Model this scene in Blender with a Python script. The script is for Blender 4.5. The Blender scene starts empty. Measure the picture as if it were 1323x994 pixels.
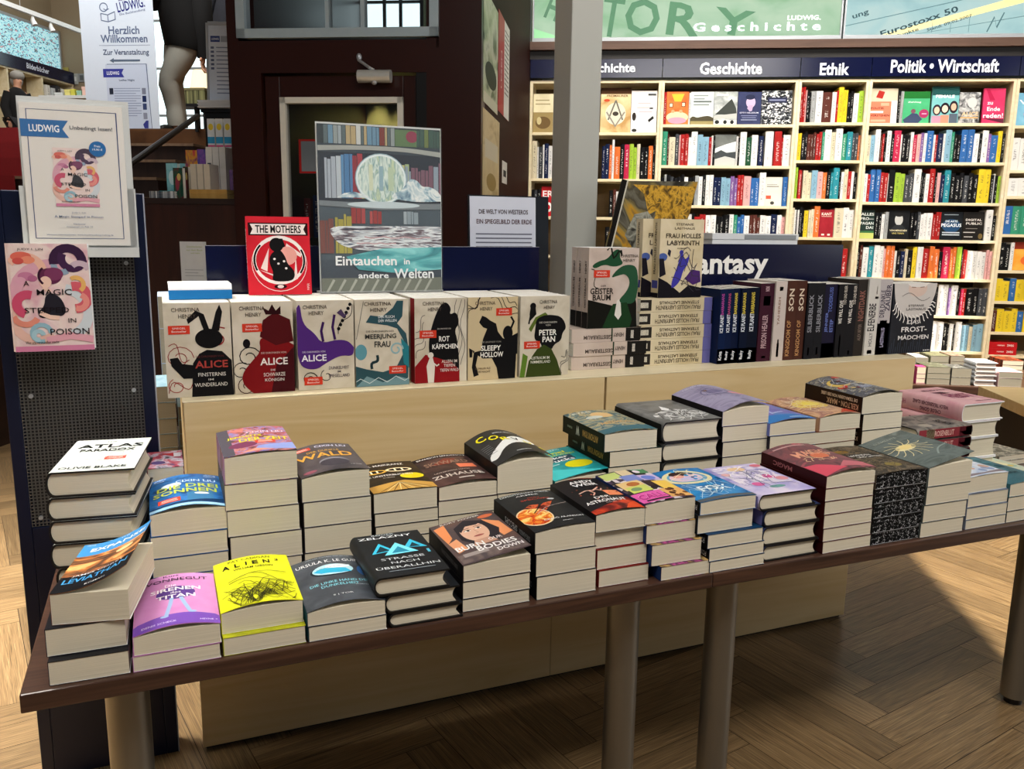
import bpy, bmesh, math, random
from mathutils import Vector, Matrix
from mathutils.geometry import tessellate_polygon
R = math.radians
rnd = random.Random(7)
scene = bpy.context.scene
COL = scene.collection

# ------------------------------------------------------------------ camera, exposure, world, lights
FPX, CX, CY = 1086.6, 661.5, 497.0
CAM = Vector((0.2235, -1.3152, 1.25))
cR = Vector((0.92347, -0.38340, 0.01396)); cU = Vector((0.0575, 0.1745, 0.98297)); cF = Vector((0.37652, 0.90823, -0.18366))
cR.normalize(); cF = (cF - cR * cF.dot(cR)).normalized(); cU = cR.cross(cF)
cd = bpy.data.cameras.new('camera'); cam = bpy.data.objects.new('camera', cd); COL.objects.link(cam)
cd.sensor_width = 36.0; cd.lens = FPX / 1323 * 36; cd.clip_start = 0.05; cd.clip_end = 100
M = Matrix((cR, cU, -cF)).transposed().to_4x4(); M.translation = CAM
cam.matrix_world = M
scene.camera = cam
vs = scene.view_settings
scene.display_settings.display_device = 'sRGB'
vs.view_transform = 'Standard'; vs.look = 'None'; vs.gamma = 1; vs.use_curve_mapping = False
vs.exposure = 0.0
scene.cycles.max_bounces = 6; scene.cycles.diffuse_bounces = 3; scene.cycles.glossy_bounces = 3
scene.cycles.transparent_max_bounces = 6; scene.cycles.caustics_reflective = False; scene.cycles.caustics_refractive = False
scene.cycles.use_denoising = True
W_ = bpy.data.worlds.new('daylight'); scene.world = W_; W_.use_nodes = True
bg = W_.node_tree.nodes['Background']; bg.inputs[0].default_value = (0.86, 0.94, 1.0, 1); bg.inputs[1].default_value = 0.10

PH = R(29); EU = Vector((math.cos(PH), -math.sin(PH), 0)); EV = Vector((math.sin(PH), math.cos(PH), 0))
def BW(u, v, z): return Vector((CAM.x, CAM.y, 0)) + EU * u + EV * v + Vector((0, 0, z))      # building frame -> world
def ray(x, y): return cF + cR * ((x - CX) / FPX) + cU * ((CY - y) / FPX)
def on_z(x, y, z): d = ray(x, y); return CAM + d * ((z - CAM.z) / d.z)
def on_y(x, y, Y): d = ray(x, y); return CAM + d * ((Y - CAM.y) / d.y)
def on_v(x, y, v):                                                                              # -> (u, v, z)
    d = ray(x, y); P = d * (v / d.dot(EV)); return Vector((P.dot(EU), v, CAM.z + P.z))
def on_u(x, y, u):
    d = ray(x, y); P = d * (u / d.dot(EU)); return Vector((u, P.dot(EV), CAM.z + P.z))

def area(name, loc, look, sx, sy, power, col=(1, 1, 1), spread=180):
    l = bpy.data.lights.new(name, 'AREA'); l.shape = 'RECTANGLE'; l.size = sx; l.size_y = sy; l.energy = power; l.color = col
    o = bpy.data.objects.new(name, l); COL.objects.link(o); o.location = loc
    o.rotation_euler = (Vector(look) - Vector(loc)).to_track_quat('-Z', 'Y').to_euler(); l.spread = R(spread); return o
area('ceiling_light_tables', (1.25, -1.45, 3.6), (1.3, 0.4, 0.6), 3.4, 0.9, 110, (1.0, 0.96, 0.90))
area('ceiling_light_shelves', BW(1.3, 5.2, 4.4), BW(1.4, 6.9, 1.3), 4.4, 0.8, 98, (1.0, 0.96, 0.88), 85)
area('added_light_aisle', (-1.2, 1.35, 4.0), (-1.0, 1.4, 0.0), 1.4, 1.6, 105, (1.0, 0.96, 0.88), 60)  # lamp added to brighten the floor at left
area('ceiling_light_stairs', BW(-4.0, 6.0, 5.4), BW(-4.5, 8.5, 2.0), 3.0, 2.0, 230, (1.0, 0.97, 0.92))
area('ceiling_light_landing', BW(-7.0, 11.0, 5.6), BW(-8.0, 13.0, 2.0), 3.0, 3.0, 130, (1.0, 0.96, 0.9))
sun = bpy.data.lights.new('sun', 'SUN'); sun.energy = 16.0; sun.angle = R(0.35); sun.color = (1.0, 0.92, 0.78)
so = bpy.data.objects.new('sun', sun); COL.objects.link(so)
SUND = (EU * -0.80 + EV * 0.16 + Vector((0, 0, -0.58))).normalized()
so.rotation_euler = SUND.to_track_quat('-Z', 'Y').to_euler()
area('window_light_right', BW(5.6, 2.6, 2.2), BW(1.0, 2.2, 0.7), 3.0, 2.2, 60, (0.95, 0.98, 1.0))

# ------------------------------------------------------------------ materials
def lin(h):
    h = h.lstrip('#'); v = [int(h[i:i + 2], 16) / 255 for i in (0, 2, 4)]
    return tuple(x / 12.92 if x <= 0.04045 else ((x + 0.055) / 1.055) ** 2.4 for x in v) + (1,)
MC = {}
def nodes(name):
    m = bpy.data.materials.new(name); m.use_nodes = True
    nt = m.node_tree; b = nt.nodes['Principled BSDF']; return m, nt, b
def mat(name, col, rough=0.5, metal=0.0, var=0.06, scale=30, spec=0.5, emis=0, bump=0):
    k = (name, col, rough, metal)
    if k in MC: return MC[k]
    m, nt, b = nodes(name); c = lin(col)
    b.inputs['Roughness'].default_value = rough; b.inputs['Metallic'].default_value = metal
    b.inputs['Specular IOR Level'].default_value = spec
    tc = nt.nodes.new('ShaderNodeTexCoord'); n = nt.nodes.new('ShaderNodeTexNoise'); n.inputs['Scale'].default_value = scale
    mx = nt.nodes.new('ShaderNodeMix'); mx.data_type = 'RGBA'
    mx.inputs[6].default_value = tuple(x * (1 - var) for x in c[:3]) + (1,); mx.inputs[7].default_value = tuple(min(1, x * (1 + var)) for x in c[:3]) + (1,)
    nt.links.new(tc.outputs['Object'], n.inputs['Vector']); nt.links.new(n.outputs[0], mx.inputs[0]); nt.links.new(mx.outputs[2], b.inputs['Base Color'])
    if emis:
        nt.links.new(mx.outputs[2], b.inputs['Emission Color']); b.inputs['Emission Strength'].default_value = emis
    if bump:
        bp = nt.nodes.new('ShaderNodeBump'); bp.inputs['Strength'].default_value = bump; bp.inputs['Distance'].default_value = 0.002
        nt.links.new(n.outputs[0], bp.inputs['Height']); nt.links.new(bp.outputs[0], b.inputs['Normal'])
    MC[k] = m; return m
def ink(col, rough=0.5, emis=0): return mat('ink_' + col.strip('#'), col, rough, 0, 0.03, 60, 0.1, emis)
def speckle(name, cols, sc=(1, 1, 1), dist=1.0, detail=5, rough=.45):
    """print with a cloudy or streaky pattern, laid out in the object's own space"""
    if name in MC: return MC[name]
    m, nt, b = nodes(name); b.inputs['Roughness'].default_value = rough; b.inputs['Specular IOR Level'].default_value = 0.15
    tc = nt.nodes.new('ShaderNodeTexCoord'); mp = nt.nodes.new('ShaderNodeMapping'); mp.inputs['Scale'].default_value = sc; nz = nt.nodes.new('ShaderNodeTexNoise')
    nz.inputs['Scale'].default_value = 1; nz.inputs['Detail'].default_value = detail; nz.inputs['Distortion'].default_value = dist
    nt.links.new(tc.outputs['Object'], mp.inputs[0]); nt.links.new(mp.outputs[0], nz.inputs['Vector'])
    r = ramp(nt, [(.34 + .32 * i / (len(cols) - 1), c) for i, c in enumerate(cols)], nz.outputs[0]); nt.links.new(r.outputs[0], b.inputs['Base Color']); MC[name] = m; return m
def ramp(nt, stops, fac, interp='LINEAR'):
    r = nt.nodes.new('ShaderNodeValToRGB'); e = r.color_ramp; e.interpolation = interp
    while len(e.elements) < len(stops): e.elements.new(0.5)
    for el, (p, c) in zip(e.elements, stops): el.position = p; el.color = lin(c) if isinstance(c, str) else c
    nt.links.new(fac, r.inputs[0]); return r
def cover(name, cols, kind='noise', scale=3.0, rough=0.4, detail=4, dist=0.6):
    """printed cover stock: colours laid out by a pattern over the cover's own UV"""
    k = ('cov', name, tuple(cols), kind, scale)
    if k in MC: return MC[k]
    m, nt, b = nodes(name); b.inputs['Roughness'].default_value = rough; b.inputs['Specular IOR Level'].default_value = 0.16
    uv = nt.nodes.new('ShaderNodeUVMap'); mp = nt.nodes.new('ShaderNodeMapping'); mp.inputs['Scale'].default_value = (1, 1.5, 1)
    mp.inputs['Location'].default_value = (rnd.uniform(0, 9), rnd.uniform(0, 9), 0) if kind != 'grad' else (0, 0, 0)
    nt.links.new(uv.outputs[0], mp.inputs['Vector'])
    n = len(cols)
    if kind == 'grad':
        nz = nt.nodes.new('ShaderNodeTexNoise'); nz.inputs['Scale'].default_value = scale; nz.inputs['Detail'].default_value = detail
        nt.links.new(mp.outputs[0], nz.inputs['Vector'])
        sp = nt.nodes.new('ShaderNodeSeparateXYZ'); nt.links.new(uv.outputs[0], sp.inputs[0])
        ma = nt.nodes.new('ShaderNodeMath'); ma.operation = 'MULTIPLY_ADD'; ma.inputs[1].default_value = dist * 0.5; nt.links.new(nz.outputs[0], ma.inputs[0]); nt.links.new(sp.outputs[1], ma.inputs[2])
        mb = nt.nodes.new('ShaderNodeMath'); mb.operation = 'SUBTRACT'; mb.inputs[1].default_value = dist * 0.25; nt.links.new(ma.outputs[0], mb.inputs[0])
        r = ramp(nt, [((i + 0.5) / n, c) for i, c in enumerate(cols)], mb.outputs[0])
    elif kind == 'cells':
        vo = nt.nodes.new('ShaderNodeTexVoronoi'); vo.inputs['Scale'].default_value = scale; nt.links.new(mp.outputs[0], vo.inputs['Vector'])
        sp = nt.nodes.new('ShaderNodeSeparateColor'); nt.links.new(vo.outputs['Color'], sp.inputs[0])
        r = ramp(nt, [(i / n, c) for i, c in enumerate(cols)], sp.outputs[0], 'CONSTANT')
    else:
        nz = nt.nodes.new('ShaderNodeTexNoise'); nz.inputs['Scale'].default_value = scale; nz.inputs['Detail'].default_value = detail; nz.inputs['Distortion'].default_value = dist
        nt.links.new(mp.outputs[0], nz.inputs['Vector'])
        lo, hi = 0.32, 0.68
        r = ramp(nt, [(lo + (hi - lo) * i / max(1, n - 1), c) for i, c in enumerate(cols)], nz.outputs[0]) if n > 1 else ramp(nt, [(0, cols[0]), (1, cols[0])], nz.outputs[0])
    nt.links.new(r.outputs[0], b.inputs['Base Color'])
    MC[k] = m; return m
def page_mat(name='page_edges', c1='#d2c8b0', c2='#e4dac4'):
    if name in MC: return MC[name]
    m, nt, b = nodes(name); b.inputs['Roughness'].default_value = 0.85; b.inputs['Specular IOR Level'].default_value = 0.1
    tc = nt.nodes.new('ShaderNodeTexCoord'); mp = nt.nodes.new('ShaderNodeMapping'); mp.inputs['Scale'].default_value = (3, 3, 1100)
    nz = nt.nodes.new('ShaderNodeTexNoise'); nz.inputs['Scale'].default_value = 1; nz.inputs['Detail'].default_value = 3
    nt.links.new(tc.outputs['Object'], mp.inputs['Vector']); nt.links.new(mp.outputs[0], nz.inputs['Vector'])
    r = ramp(nt, [(0.3, c1), (0.62, c2)], nz.outputs[0]); nt.links.new(r.outputs[0], b.inputs['Base Color'])
    MC[name] = m; return m
PAGE = page_mat(); PAGEW = page_mat('page_edges_white', '#d6d2c8', '#efece4')
def wood(name, c1, c2, rough=0.4, sx=2, sy=30, sz=30, bump=0.0, dist=1.5, uv=False):
    if name in MC: return MC[name]
    m, nt, b = nodes(name); b.inputs['Roughness'].default_value = rough
    tc = nt.nodes.new('ShaderNodeTexCoord'); mp = nt.nodes.new('ShaderNodeMapping'); mp.inputs['Scale'].default_value = (sx, sy, sz)
    nz = nt.nodes.new('ShaderNodeTexNoise'); nz.inputs['Scale'].default_value = 1; nz.inputs['Detail'].default_value = 5; nz.inputs['Distortion'].default_value = dist
    nt.links.new(tc.outputs['Object'], mp.inputs['Vector']); nt.links.new(mp.outputs[0], nz.inputs['Vector'])
    r = ramp(nt, [(0.3, c1), (0.7, c2)], nz.outputs[0]); nt.links.new(r.outputs[0], b.inputs['Base Color'])
    MC[name] = m; return m
BIRCH = wood('birch_plywood', '#cdb07c', '#dcc496', 0.45, 1.2, 14, 14)
MAPLE = wood('maple_laminate', '#dccba2', '#e8dabb', 0.45, 1.2, 12, 12)
DARKTOP = wood('dark_walnut_laminate', '#33201a', '#553a2c', 0.32, 2.0, 60, 60)
LACQ = mat('dark_brown_lacquer', '#2b0f08', 0.3, 0, 0.15, 3, 0.3)
COUNTERW = wood('dark_mahogany', '#26100b', '#3a1a10', 0.35, 14, 14, 1.5)
NAVY = mat('navy_painted_metal', '#0b1430', 0.3, 0.2, 0.05, 10)
STEEL = mat('brushed_steel', '#8f8a80', 0.38, 0.85, 0.08, 8)
ALU = mat('anodised_aluminium', '#b4b8bd', 0.4, 0.6, 0.05, 20)
WHITE = mat('white_paper', '#eef0f2', 0.6, 0, 0.02)
BLACK = mat('black_plastic', '#0d0d0f', 0.4, 0, 0.05)
def glass(name, tint='#ffffff', trans=0.75, rough=0.03):
    if name in MC: return MC[name]
    m, nt, b = nodes(name); b.inputs['Base Color'].default_value = lin(tint); b.inputs['Roughness'].default_value = rough
    b.inputs['Alpha'].default_value = 1 - trans; b.inputs['Specular IOR Level'].default_value = 0.6
    MC[name] = m; return m
CLEAR = glass('clear_acrylic', '#d0d4d6', 0.965)

# ------------------------------------------------------------------ mesh helpers
class MB:
    def __init__(s): s.v, s.f, s.m = [], [], []
    def box(s, x0, x1, y0, y1, z0, z1, m=0):
        b = len(s.v); s.v += [(x, y, z) for z in (z0, z1) for y in (y0, y1) for x in (x0, x1)]
        for q in ((0, 2, 3, 1), (4, 5, 7, 6), (0, 1, 5, 4), (2, 6, 7, 3), (0, 4, 6, 2), (1, 3, 7, 5)): s.f.append([b + i for i in q]); s.m.append(m)
        return s
    def add(s, vs, fs, m=0):
        b = len(s.v); s.v += [tuple(v) for v in vs]
        for q in fs: s.f.append([b + i for i in q]); s.m.append(m)
        return s
    def tube(s, pts, r, n=12, m=0, cap=True):
        pts = [Vector(p) for p in pts]; rs = r if isinstance(r, (list, tuple)) else [r] * len(pts)
        b = len(s.v); ov = pts[-1] - pts[0]; rf = Vector((1, 0, 0)) if abs(ov.z) > 0.6 * ov.length else Vector((0, 0, 1))
        for i, p in enumerate(pts):
            d = (pts[min(i + 1, len(pts) - 1)] - pts[max(i - 1, 0)]).normalized()
            a = rf - d * rf.dot(d); a = (a if a.length > 1e-3 else d.orthogonal()).normalized(); c = d.cross(a)
            for k in range(n):
                t = 2 * math.pi * k / n; s.v.append(tuple(p + (a * math.cos(t) + c * math.sin(t)) * rs[i]))
        for i in range(len(pts) - 1):
            for k in range(n):
                s.f.append([b + i * n + k, b + i * n + (k + 1) % n, b + (i + 1) * n + (k + 1) % n, b + (i + 1) * n + k]); s.m.append(m)
        if cap:
            s.f.append([b + k for k in range(n)][::-1]); s.m.append(m)
            e = b + (len(pts) - 1) * n; s.f.append([e + k for k in range(n)]); s.m.append(m)
        return s
    def ball(s, c, rx, ry, rz, n=12, h=8, m=0):
        b = len(s.v)
        for i in range(h + 1):
            t = math.pi * i / h
            for k in range(n):
                a = 2 * math.pi * k / n; s.v.append((c[0] + rx * math.sin(t) * math.cos(a), c[1] + ry * math.sin(t) * math.sin(a), c[2] + rz * math.cos(t)))
        for i in range(h):
            for k in range(n): s.f.append([b + i * n + k, b + (i + 1) * n + k, b + (i + 1) * n + (k + 1) % n, b + i * n + (k + 1) % n]); s.m.append(m)
        return s
    def strip(s, outer, inner, y0, y1, m=0, mi=None, me=None):
        """sheet bent along a path in xz, with thickness, extruded in y"""
        n = len(outer); b = len(s.v); mi = m if mi is None else mi; me = m if me is None else me
        for y in (y0, y1):
            s.v += [(x, y, z) for x, z in outer]; s.v += [(x, y, z) for x, z in inner]
        o0, i0, o1, i1 = b, b + n, b + 2 * n, b + 3 * n
        for k in range(n - 1):
            s.f.append([o0 + k, o0 + k + 1, o1 + k + 1, o1 + k]); s.m.append(m)
            s.f.append([i0 + k, i1 + k, i1 + k + 1, i0 + k + 1]); s.m.append(mi)
            s.f.append([o0 + k, i0 + k, i0 + k + 1, o0 + k + 1]); s.m.append(me)
            s.f.append([o1 + k, o1 + k + 1, i1 + k + 1, i1 + k]); s.m.append(me)
        for k in (0, n - 1): s.f.append([o0 + k, o1 + k, i1 + k, i0 + k]); s.m.append(me)
        return s
    def prism(s, loop, y0, y1, m=0, mats=None):
        n = len(loop); b = len(s.v)
        for y in (y0, y1): s.v += [(x, y, z) for x, z in loop]
        for k in range(n):
            s.f.append([b + k, b + (k + 1) % n, b + n + (k + 1) % n, b + n + k]); s.m.append(mats[k] if mats else m)
        s.f.append([b + k for k in range(n)][::-1]); s.m.append(m); s.f.append([b + n + k for k in range(n)]); s.m.append(m)
        return s
    def mesh(s, name, mats, smooth=False, uvwl=None, fix=True):
        me = bpy.data.meshes.new(name); me.from_pydata(s.v, [], s.f)
        for mm in (mats if isinstance(mats, (list, tuple)) else [mats]): me.materials.append(mm)
        me.polygons.foreach_set('material_index', s.m)
        if fix:
            bm = bmesh.new(); bm.from_mesh(me); bmesh.ops.recalc_face_normals(bm, faces=bm.faces); bm.to_mesh(me); bm.free()
        if uvwl:
            ul = me.uv_layers.new(name='UVMap'); w, l = uvwl
            for lp in me.loops: c = me.vertices[lp.vertex_index].co; ul.data[lp.index].uv = (c.x / w, c.y / l)
        if smooth:
            me.polygons.foreach_set('use_smooth', [True] * len(me.polygons)); me.set_sharp_from_angle(angle=R(38))
        me.update(); return me
    def obj(s, name, mats, parent=None, loc=(0, 0, 0), rz=0, smooth=False, bevel=0, uvwl=None, rot=None):
        o = bpy.data.objects.new(name, s.mesh(name, mats, smooth, uvwl)); COL.objects.link(o)
        o.location = loc; o.rotation_euler = rot if rot else (0, 0, rz)
        if parent: o.parent = parent
        if bevel:
            md = o.modifiers.new('edge', 'BEVEL'); md.width = bevel; md.segments = 2; md.limit_method = 'ANGLE'
        return o
def put(name, me, parent=None, loc=(0, 0, 0), rot=(0, 0, 0)):
    o = bpy.data.objects.new(name, me); COL.objects.link(o); o.location = loc; o.rotation_euler = rot
    if parent: o.parent = parent
    return o
def tag(o, label, cat, group=None, kind=None):
    o['label'] = label; o['category'] = cat
    if group: o['group'] = group
    if kind: o['kind'] = kind
    return o
def thing(name, label, cat, loc=(0, 0, 0), rz=0, group=None, rot=None):
    o = bpy.data.objects.new(name, None); COL.objects.link(o); o.empty_display_size = 0.05
    o.location = loc; o.rotation_euler = rot if rot else (0, 0, rz); return tag(o, label, cat, group)
def struct(o): o['kind'] = 'structure'; return o

# ---- lettering and printed shapes, laid on a surface x = u*W, y = v*L, z = S(u)
TXT = {}
def text_tris(s, bold=0.02):
    k = (s, bold)
    if k in TXT: return TXT[k]
    cu = bpy.data.curves.new('lettering', 'FONT'); cu.body = s; cu.size = 1; cu.resolution_u = 2; cu.offset = bold
    ob = bpy.data.objects.new('lettering', cu); me = bpy.data.meshes.new_from_object(ob)
    vs = [v.co.copy() for v in me.vertices]; fs = [list(p.vertices) for p in me.polygons]
    bpy.data.objects.remove(ob); bpy.data.curves.remove(cu); bpy.data.meshes.remove(me)
    if not vs: vs = [Vector((0, 0, 0)), Vector((1, 0, 0)), Vector((0, 1, 0))]; fs = [[0, 1, 2]]
    x0 = min(v.x for v in vs); x1 = max(v.x for v in vs); y0 = min(v.y for v in vs); y1 = max(v.y for v in vs)
    TXT[k] = ([((v.x - x0) / (x1 - x0 + 1e-9) - 0.5, (v.y - y0) / (y1 - y0 + 1e-9) - 0.5) for v in vs], fs, (x1 - x0) / (y1 - y0 + 1e-9)); return TXT[k]
def clip_strips(poly, n):
    if n <= 1: return [poly]
    out = []
    def cut(P, c, keep_ge):
        res = []
        for i in range(len(P)):
            a, b = P[i], P[(i + 1) % len(P)]
            ia, ib = (a[0] >= c) == keep_ge or a[0] == c, (b[0] >= c) == keep_ge or b[0] == c
            if ia: res.append(a)
            if ia != ib:
                t = (c - a[0]) / (b[0] - a[0]); res.append((c, a[1] + t * (b[1] - a[1])))
        return res
    for k in range(n):
        P = poly
        if k > 0: P = cut(P, k / n, True)
        if k < n - 1 and P: P = cut(P, (k + 1) / n, False)
        if len(P) > 2: out.append(P)
    return out
def ell(u, v, ru, rv, n=28, a0=0, a1=2 * math.pi): return [(u + ru * math.cos(a0 + (a1 - a0) * i / n), v + rv * math.sin(a0 + (a1 - a0) * i / n)) for i in range(n)]
def stroke(pts, w, asp):
    """quads along a polyline; w as a share of the width"""
    P = [(x, y * asp) for x, y in pts]; n = len(P); L_, R_ = [], []
    for k in range(n):
        a, b = P[max(k - 1, 0)], P[min(k + 1, n - 1)]; dx, dy = b[0] - a[0], b[1] - a[1]; l = math.hypot(dx, dy) + 1e-9
        nx, ny = -dy / l * w / 2, dx / l * w / 2
        if 0 < k < n - 1:
            ux, uy = P[k][0] - a[0], P[k][1] - a[1]; ul = math.hypot(ux, uy) + 1e-9; cs = max(.6, abs((ux * dx + uy * dy) / ul / l)); nx /= cs; ny /= cs
        L_.append((P[k][0] + nx, (P[k][1] + ny) / asp)); R_.append((P[k][0] - nx, (P[k][1] - ny) / asp))
    return [[L_[k], L_[k + 1], R_[k + 1], R_[k]] for k in range(n - 1)]
def chaikin(P, n=2):
    for _ in range(n):
        Q = []
        for i in range(len(P)):
            a, b = P[i], P[(i + 1) % len(P)]
            e = lambda p: p[0] <= 0.001 or p[0] >= .999 or p[1] <= .001
            if e(a) and e(b): Q += [a, b]
            elif e(a): Q += [a, (a[0] * .25 + b[0] * .75, a[1] * .25 + b[1] * .75)]
            elif e(b): Q += [(a[0] * .75 + b[0] * .25, a[1] * .75 + b[1] * .25), b]
            else: Q += [(a[0] * .75 + b[0] * .25, a[1] * .75 + b[1] * .25), (a[0] * .25 + b[0] * .75, a[1] * .25 + b[1] * .75)]
        R_ = [Q[0]]
        for q in Q[1:]:
            if abs(q[0] - R_[-1][0]) + abs(q[1] - R_[-1][1]) > 1e-6: R_.append(q)
        P = R_
    return P
def wavy(a, b, amp, n=10, turns=1.0, ph=0):
    dx, dy = b[0] - a[0], b[1] - a[1]
    return [(a[0] + dx * t - dy * amp * math.sin(ph + turns * 2 * math.pi * t), a[1] + dy * t + dx * amp * math.sin(ph + turns * 2 * math.pi * t)) for t in [i / n for i in range(n + 1)]]
def printed(parent, ops, W, L, S=None, nseg=1, e0=0.0004, names=('cover_picture', 'title_lettering'), emis=0, yl=None):
    """ops: e ellipse, p polygon, r rectangle, l line, t text -> two meshes under parent"""
    S0 = S or (lambda u: 0.0); asp = L / W
    def S(u):
        k = min(int(u * nseg), nseg - 1); a, b = k / nseg, (k + 1) / nseg; return S0(a) + (S0(b) - S0(a)) * (u - a) * nseg
    tlift = 0.0003 + 0.02 * max(0, S0(.5) - (S0(0) + S0(1)) / 2)
    pic, let = MB(), MB(); mats = {0: [], 1: []}
    def mi(w, c):
        m = ink(c, emis=emis) if isinstance(c, str) else c
        if m not in mats[w]: mats[w].append(m)
        return mats[w].index(m)
    lay = 0
    for op in ops:
        k = op[0]
        if k == 't':
            _, s, uc, vc, w, h, c = op[:7]; rot = op[7] if len(op) > 7 else 0
            vs, fs, _a = text_tris(s, 0.02 if h * L > 0.013 else 0.004); co, si = math.cos(R(rot)), math.sin(R(rot)); P = []
            for a, b in vs:
                x, y = a * w * W, b * h * L; x, y = x * co - y * si, x * si + y * co; u = uc + x / W
                P.append((u * W, vc * L + y, S(min(max(u, 0), 1)) + e0 + tlift + lay * 3e-5))
            let.add(P, fs, mi(1, c)); lay += 1; continue
        if k == 'e': polys = [ell(*op[1:5])]; c = op[5]
        elif k == 'r': u0, v0, u1, v1, c = op[1:6]; polys = [[(u0, v0), (u1, v0), (u1, v1), (u0, v1)]]
        elif k == 'p': polys = [chaikin(op[1]) if len(op[1]) >= 8 and len(op[1]) < 18 else op[1]]; c = op[2]
        elif k == 'l': polys = stroke(op[1], op[2], asp); c = op[3]
        for po in polys:
            tris = [po] if k != 'p' else [[po[i] for i in t] for t in tessellate_polygon([[Vector((a, b, 0)) for a, b in po]])]
            for tr in tris:
                for q in clip_strips(tr, nseg):
                    q = [(min(max(a, 0.0), 1.0), min(max(b, 0.0), 1.0)) for a, b in q]
                    if abs(sum(q[i][0] * q[(i + 1) % len(q)][1] - q[(i + 1) % len(q)][0] * q[i][1] for i in range(len(q)))) < 1e-6: continue
                    pic.add([(a * W, b * L, S(a) + e0 + lay * 3e-5) for a, b in q], [list(range(len(q)))], mi(0, c))
        lay += 1
    for w, (mb, nm) in enumerate(((pic, names[0]), (let, names[1]))):
        if mb.f:
            me = mb.mesh(nm, mats[w], fix=False)
            for p in me.polygons: p.flip() if p.normal.z < 0 else None
            me.update(); put(nm, me, parent)

# ---- books. Local frame: spine along x=0, tail y=0, head y=L, back cover z=0, front cover z=T
def top_fn(W, T, bow, flare, pf=0.0): return lambda u: T + bow * math.sin(math.pi * min(max(u, 0), 1)) ** 1.0 + flare * max(u, 0) ** (1.25 if flare > 0.04 else 2.0) + pf * u
def paperback(W, L, T, bow, flare, pf, nseg):
    S = top_fn(W, T, bow, flare, pf); c = 0.0009
    us = [i / nseg for i in range(nseg + 1)]
    outer = [(W, 0)] + [(0.0, 0), (0.0, T)] + [(W * u, S(u)) for u in us[1:]]
    inner = [(W, c)] + [(c, c), (c, T - c)] + [(W * u, S(u) - c) for u in us[1:]]
    cv = MB().strip(outer, inner, 0, L, 0, 1)
    P = lambda u: T - c * 1.6 + bow * 0.3 * math.sin(math.pi * u) + pf * u
    lo = [(c * 1.2, c * 1.2), (W - 0.0012, c * 1.2)] + [(W * u if u < 1 else W - 0.0012, P(u)) for u in us[::-1][:-1]] + [(c * 1.2, T - c * 1.6)]
    pg = MB().prism(lo, 0.0006, L - 0.0006)
    return cv, pg, S
def hardcover(W, L, T, bow, flare, pf, nseg):
    b = 0.0032; n = 8; ins = 0.005; ov = 0.0035
    arc = [(0.004 - 0.010 * math.sin(math.pi * i / n), T / 2 - (T / 2) * math.cos(math.pi * i / n)) for i in range(n + 1)]
    arci = [(0.004 + b * 0.6 - (0.010) * math.sin(math.pi * i / n), T / 2 - (T / 2 - b) * math.cos(math.pi * i / n)) for i in range(n + 1)]
    outer = [(W, 0)] + arc + [(W * 0.35, T), (W * 0.7, T), (W, T)]; inner = [(W, b)] + arci + [(W * 0.35, T - b), (W * 0.7, T - b), (W, T - b)]
    cv = MB().strip(outer, inner, 0, L, 0, 1, 1)
    fe = [(W - ins - 0.007 * math.sin(math.pi * i / 6), b + (T - 2 * b) * i / 6) for i in range(7)]
    sp = [(x + 0.0012, z) for x, z in arci[::-1]]
    pg = MB().prism(fe + sp, ov, L - ov)
    return cv, pg, (lambda u: T)
BK = {'soft': paperback, 'hard': hardcover}
def make_book(name, label, kind, W, L, T, cov, ops=None, spine_ops=None, bow=0.0, flare=0.0, pf=0.0, pages=None, loc=(0, 0, 0), rot=(0, 0, 0), group=None, nseg=12, cat='book', inner=None, sp_flip=False):
    cv, pg, S = BK[kind](W, L, T, bow, flare, pf, nseg)
    r = thing(name, label, cat, loc, 0, group, rot)
    put('cover', cv.mesh('cover', [cov, inner or WHITE], True, (W, L)), r)
    put('page_block', pg.mesh('page_block', pages or PAGE, kind == 'hard'), r)
    if ops: printed(r, ops, W, L, S, nseg if (bow or flare) else 1)
    if spine_ops: spine_print(r, spine_ops, L, T, -0.0005 if kind == 'soft' else -0.0068, sp_flip)
    return r
def spine_print(parent, ops, L, T, x, flip=False):
    """ops (text, s0, s1, tc, th, colour): s along the spine tail->head, tc/th across it"""
    mb = MB(); mats = []
    for op in ops:
        m = ink(op[-1]); 
        if m not in mats: mats.append(m)
        if op[0] == '#':
            s0, s1, t0, t1 = op[1:5]; mb.add([(x + 1e-4, s0 * L, t0 * T), (x + 1e-4, s1 * L, t0 * T), (x + 1e-4, s1 * L, t1 * T), (x + 1e-4, s0 * L, t1 * T)], [[0, 3, 2, 1]], mats.index(m)); continue
        s, s0, s1, tc, th = op[:5]; vs, fs, a = text_tris(s)
        sg = -1 if flip else 1
        mb.add([(x, ((s0 + s1) / 2 + sg * p * (s1 - s0)) * L, (tc - sg * q * th) * T) for p, q in vs], [f[::1] for f in fs], mats.index(m))
    put('spine_lettering', mb.mesh('spine_lettering', mats, fix=False), parent)
def clone(o, loc, rot=None, label=None, parts=('cover', 'page_block')):
    c = o.copy(); COL.objects.link(c); c.location = loc
    if rot: c.rotation_euler = rot
    if label: c['label'] = label
    for ch in o.children:
        if parts is None or ch.name.split('.')[0] in parts:
            d = ch.copy(); COL.objects.link(d); d.parent = c
    return c
ORD = ['topmost', 'second from the top', 'third from the top', 'fourth from the top', 'fifth from the top', 'sixth from the top', 'seventh from the top', 'eighth from the top']
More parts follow.
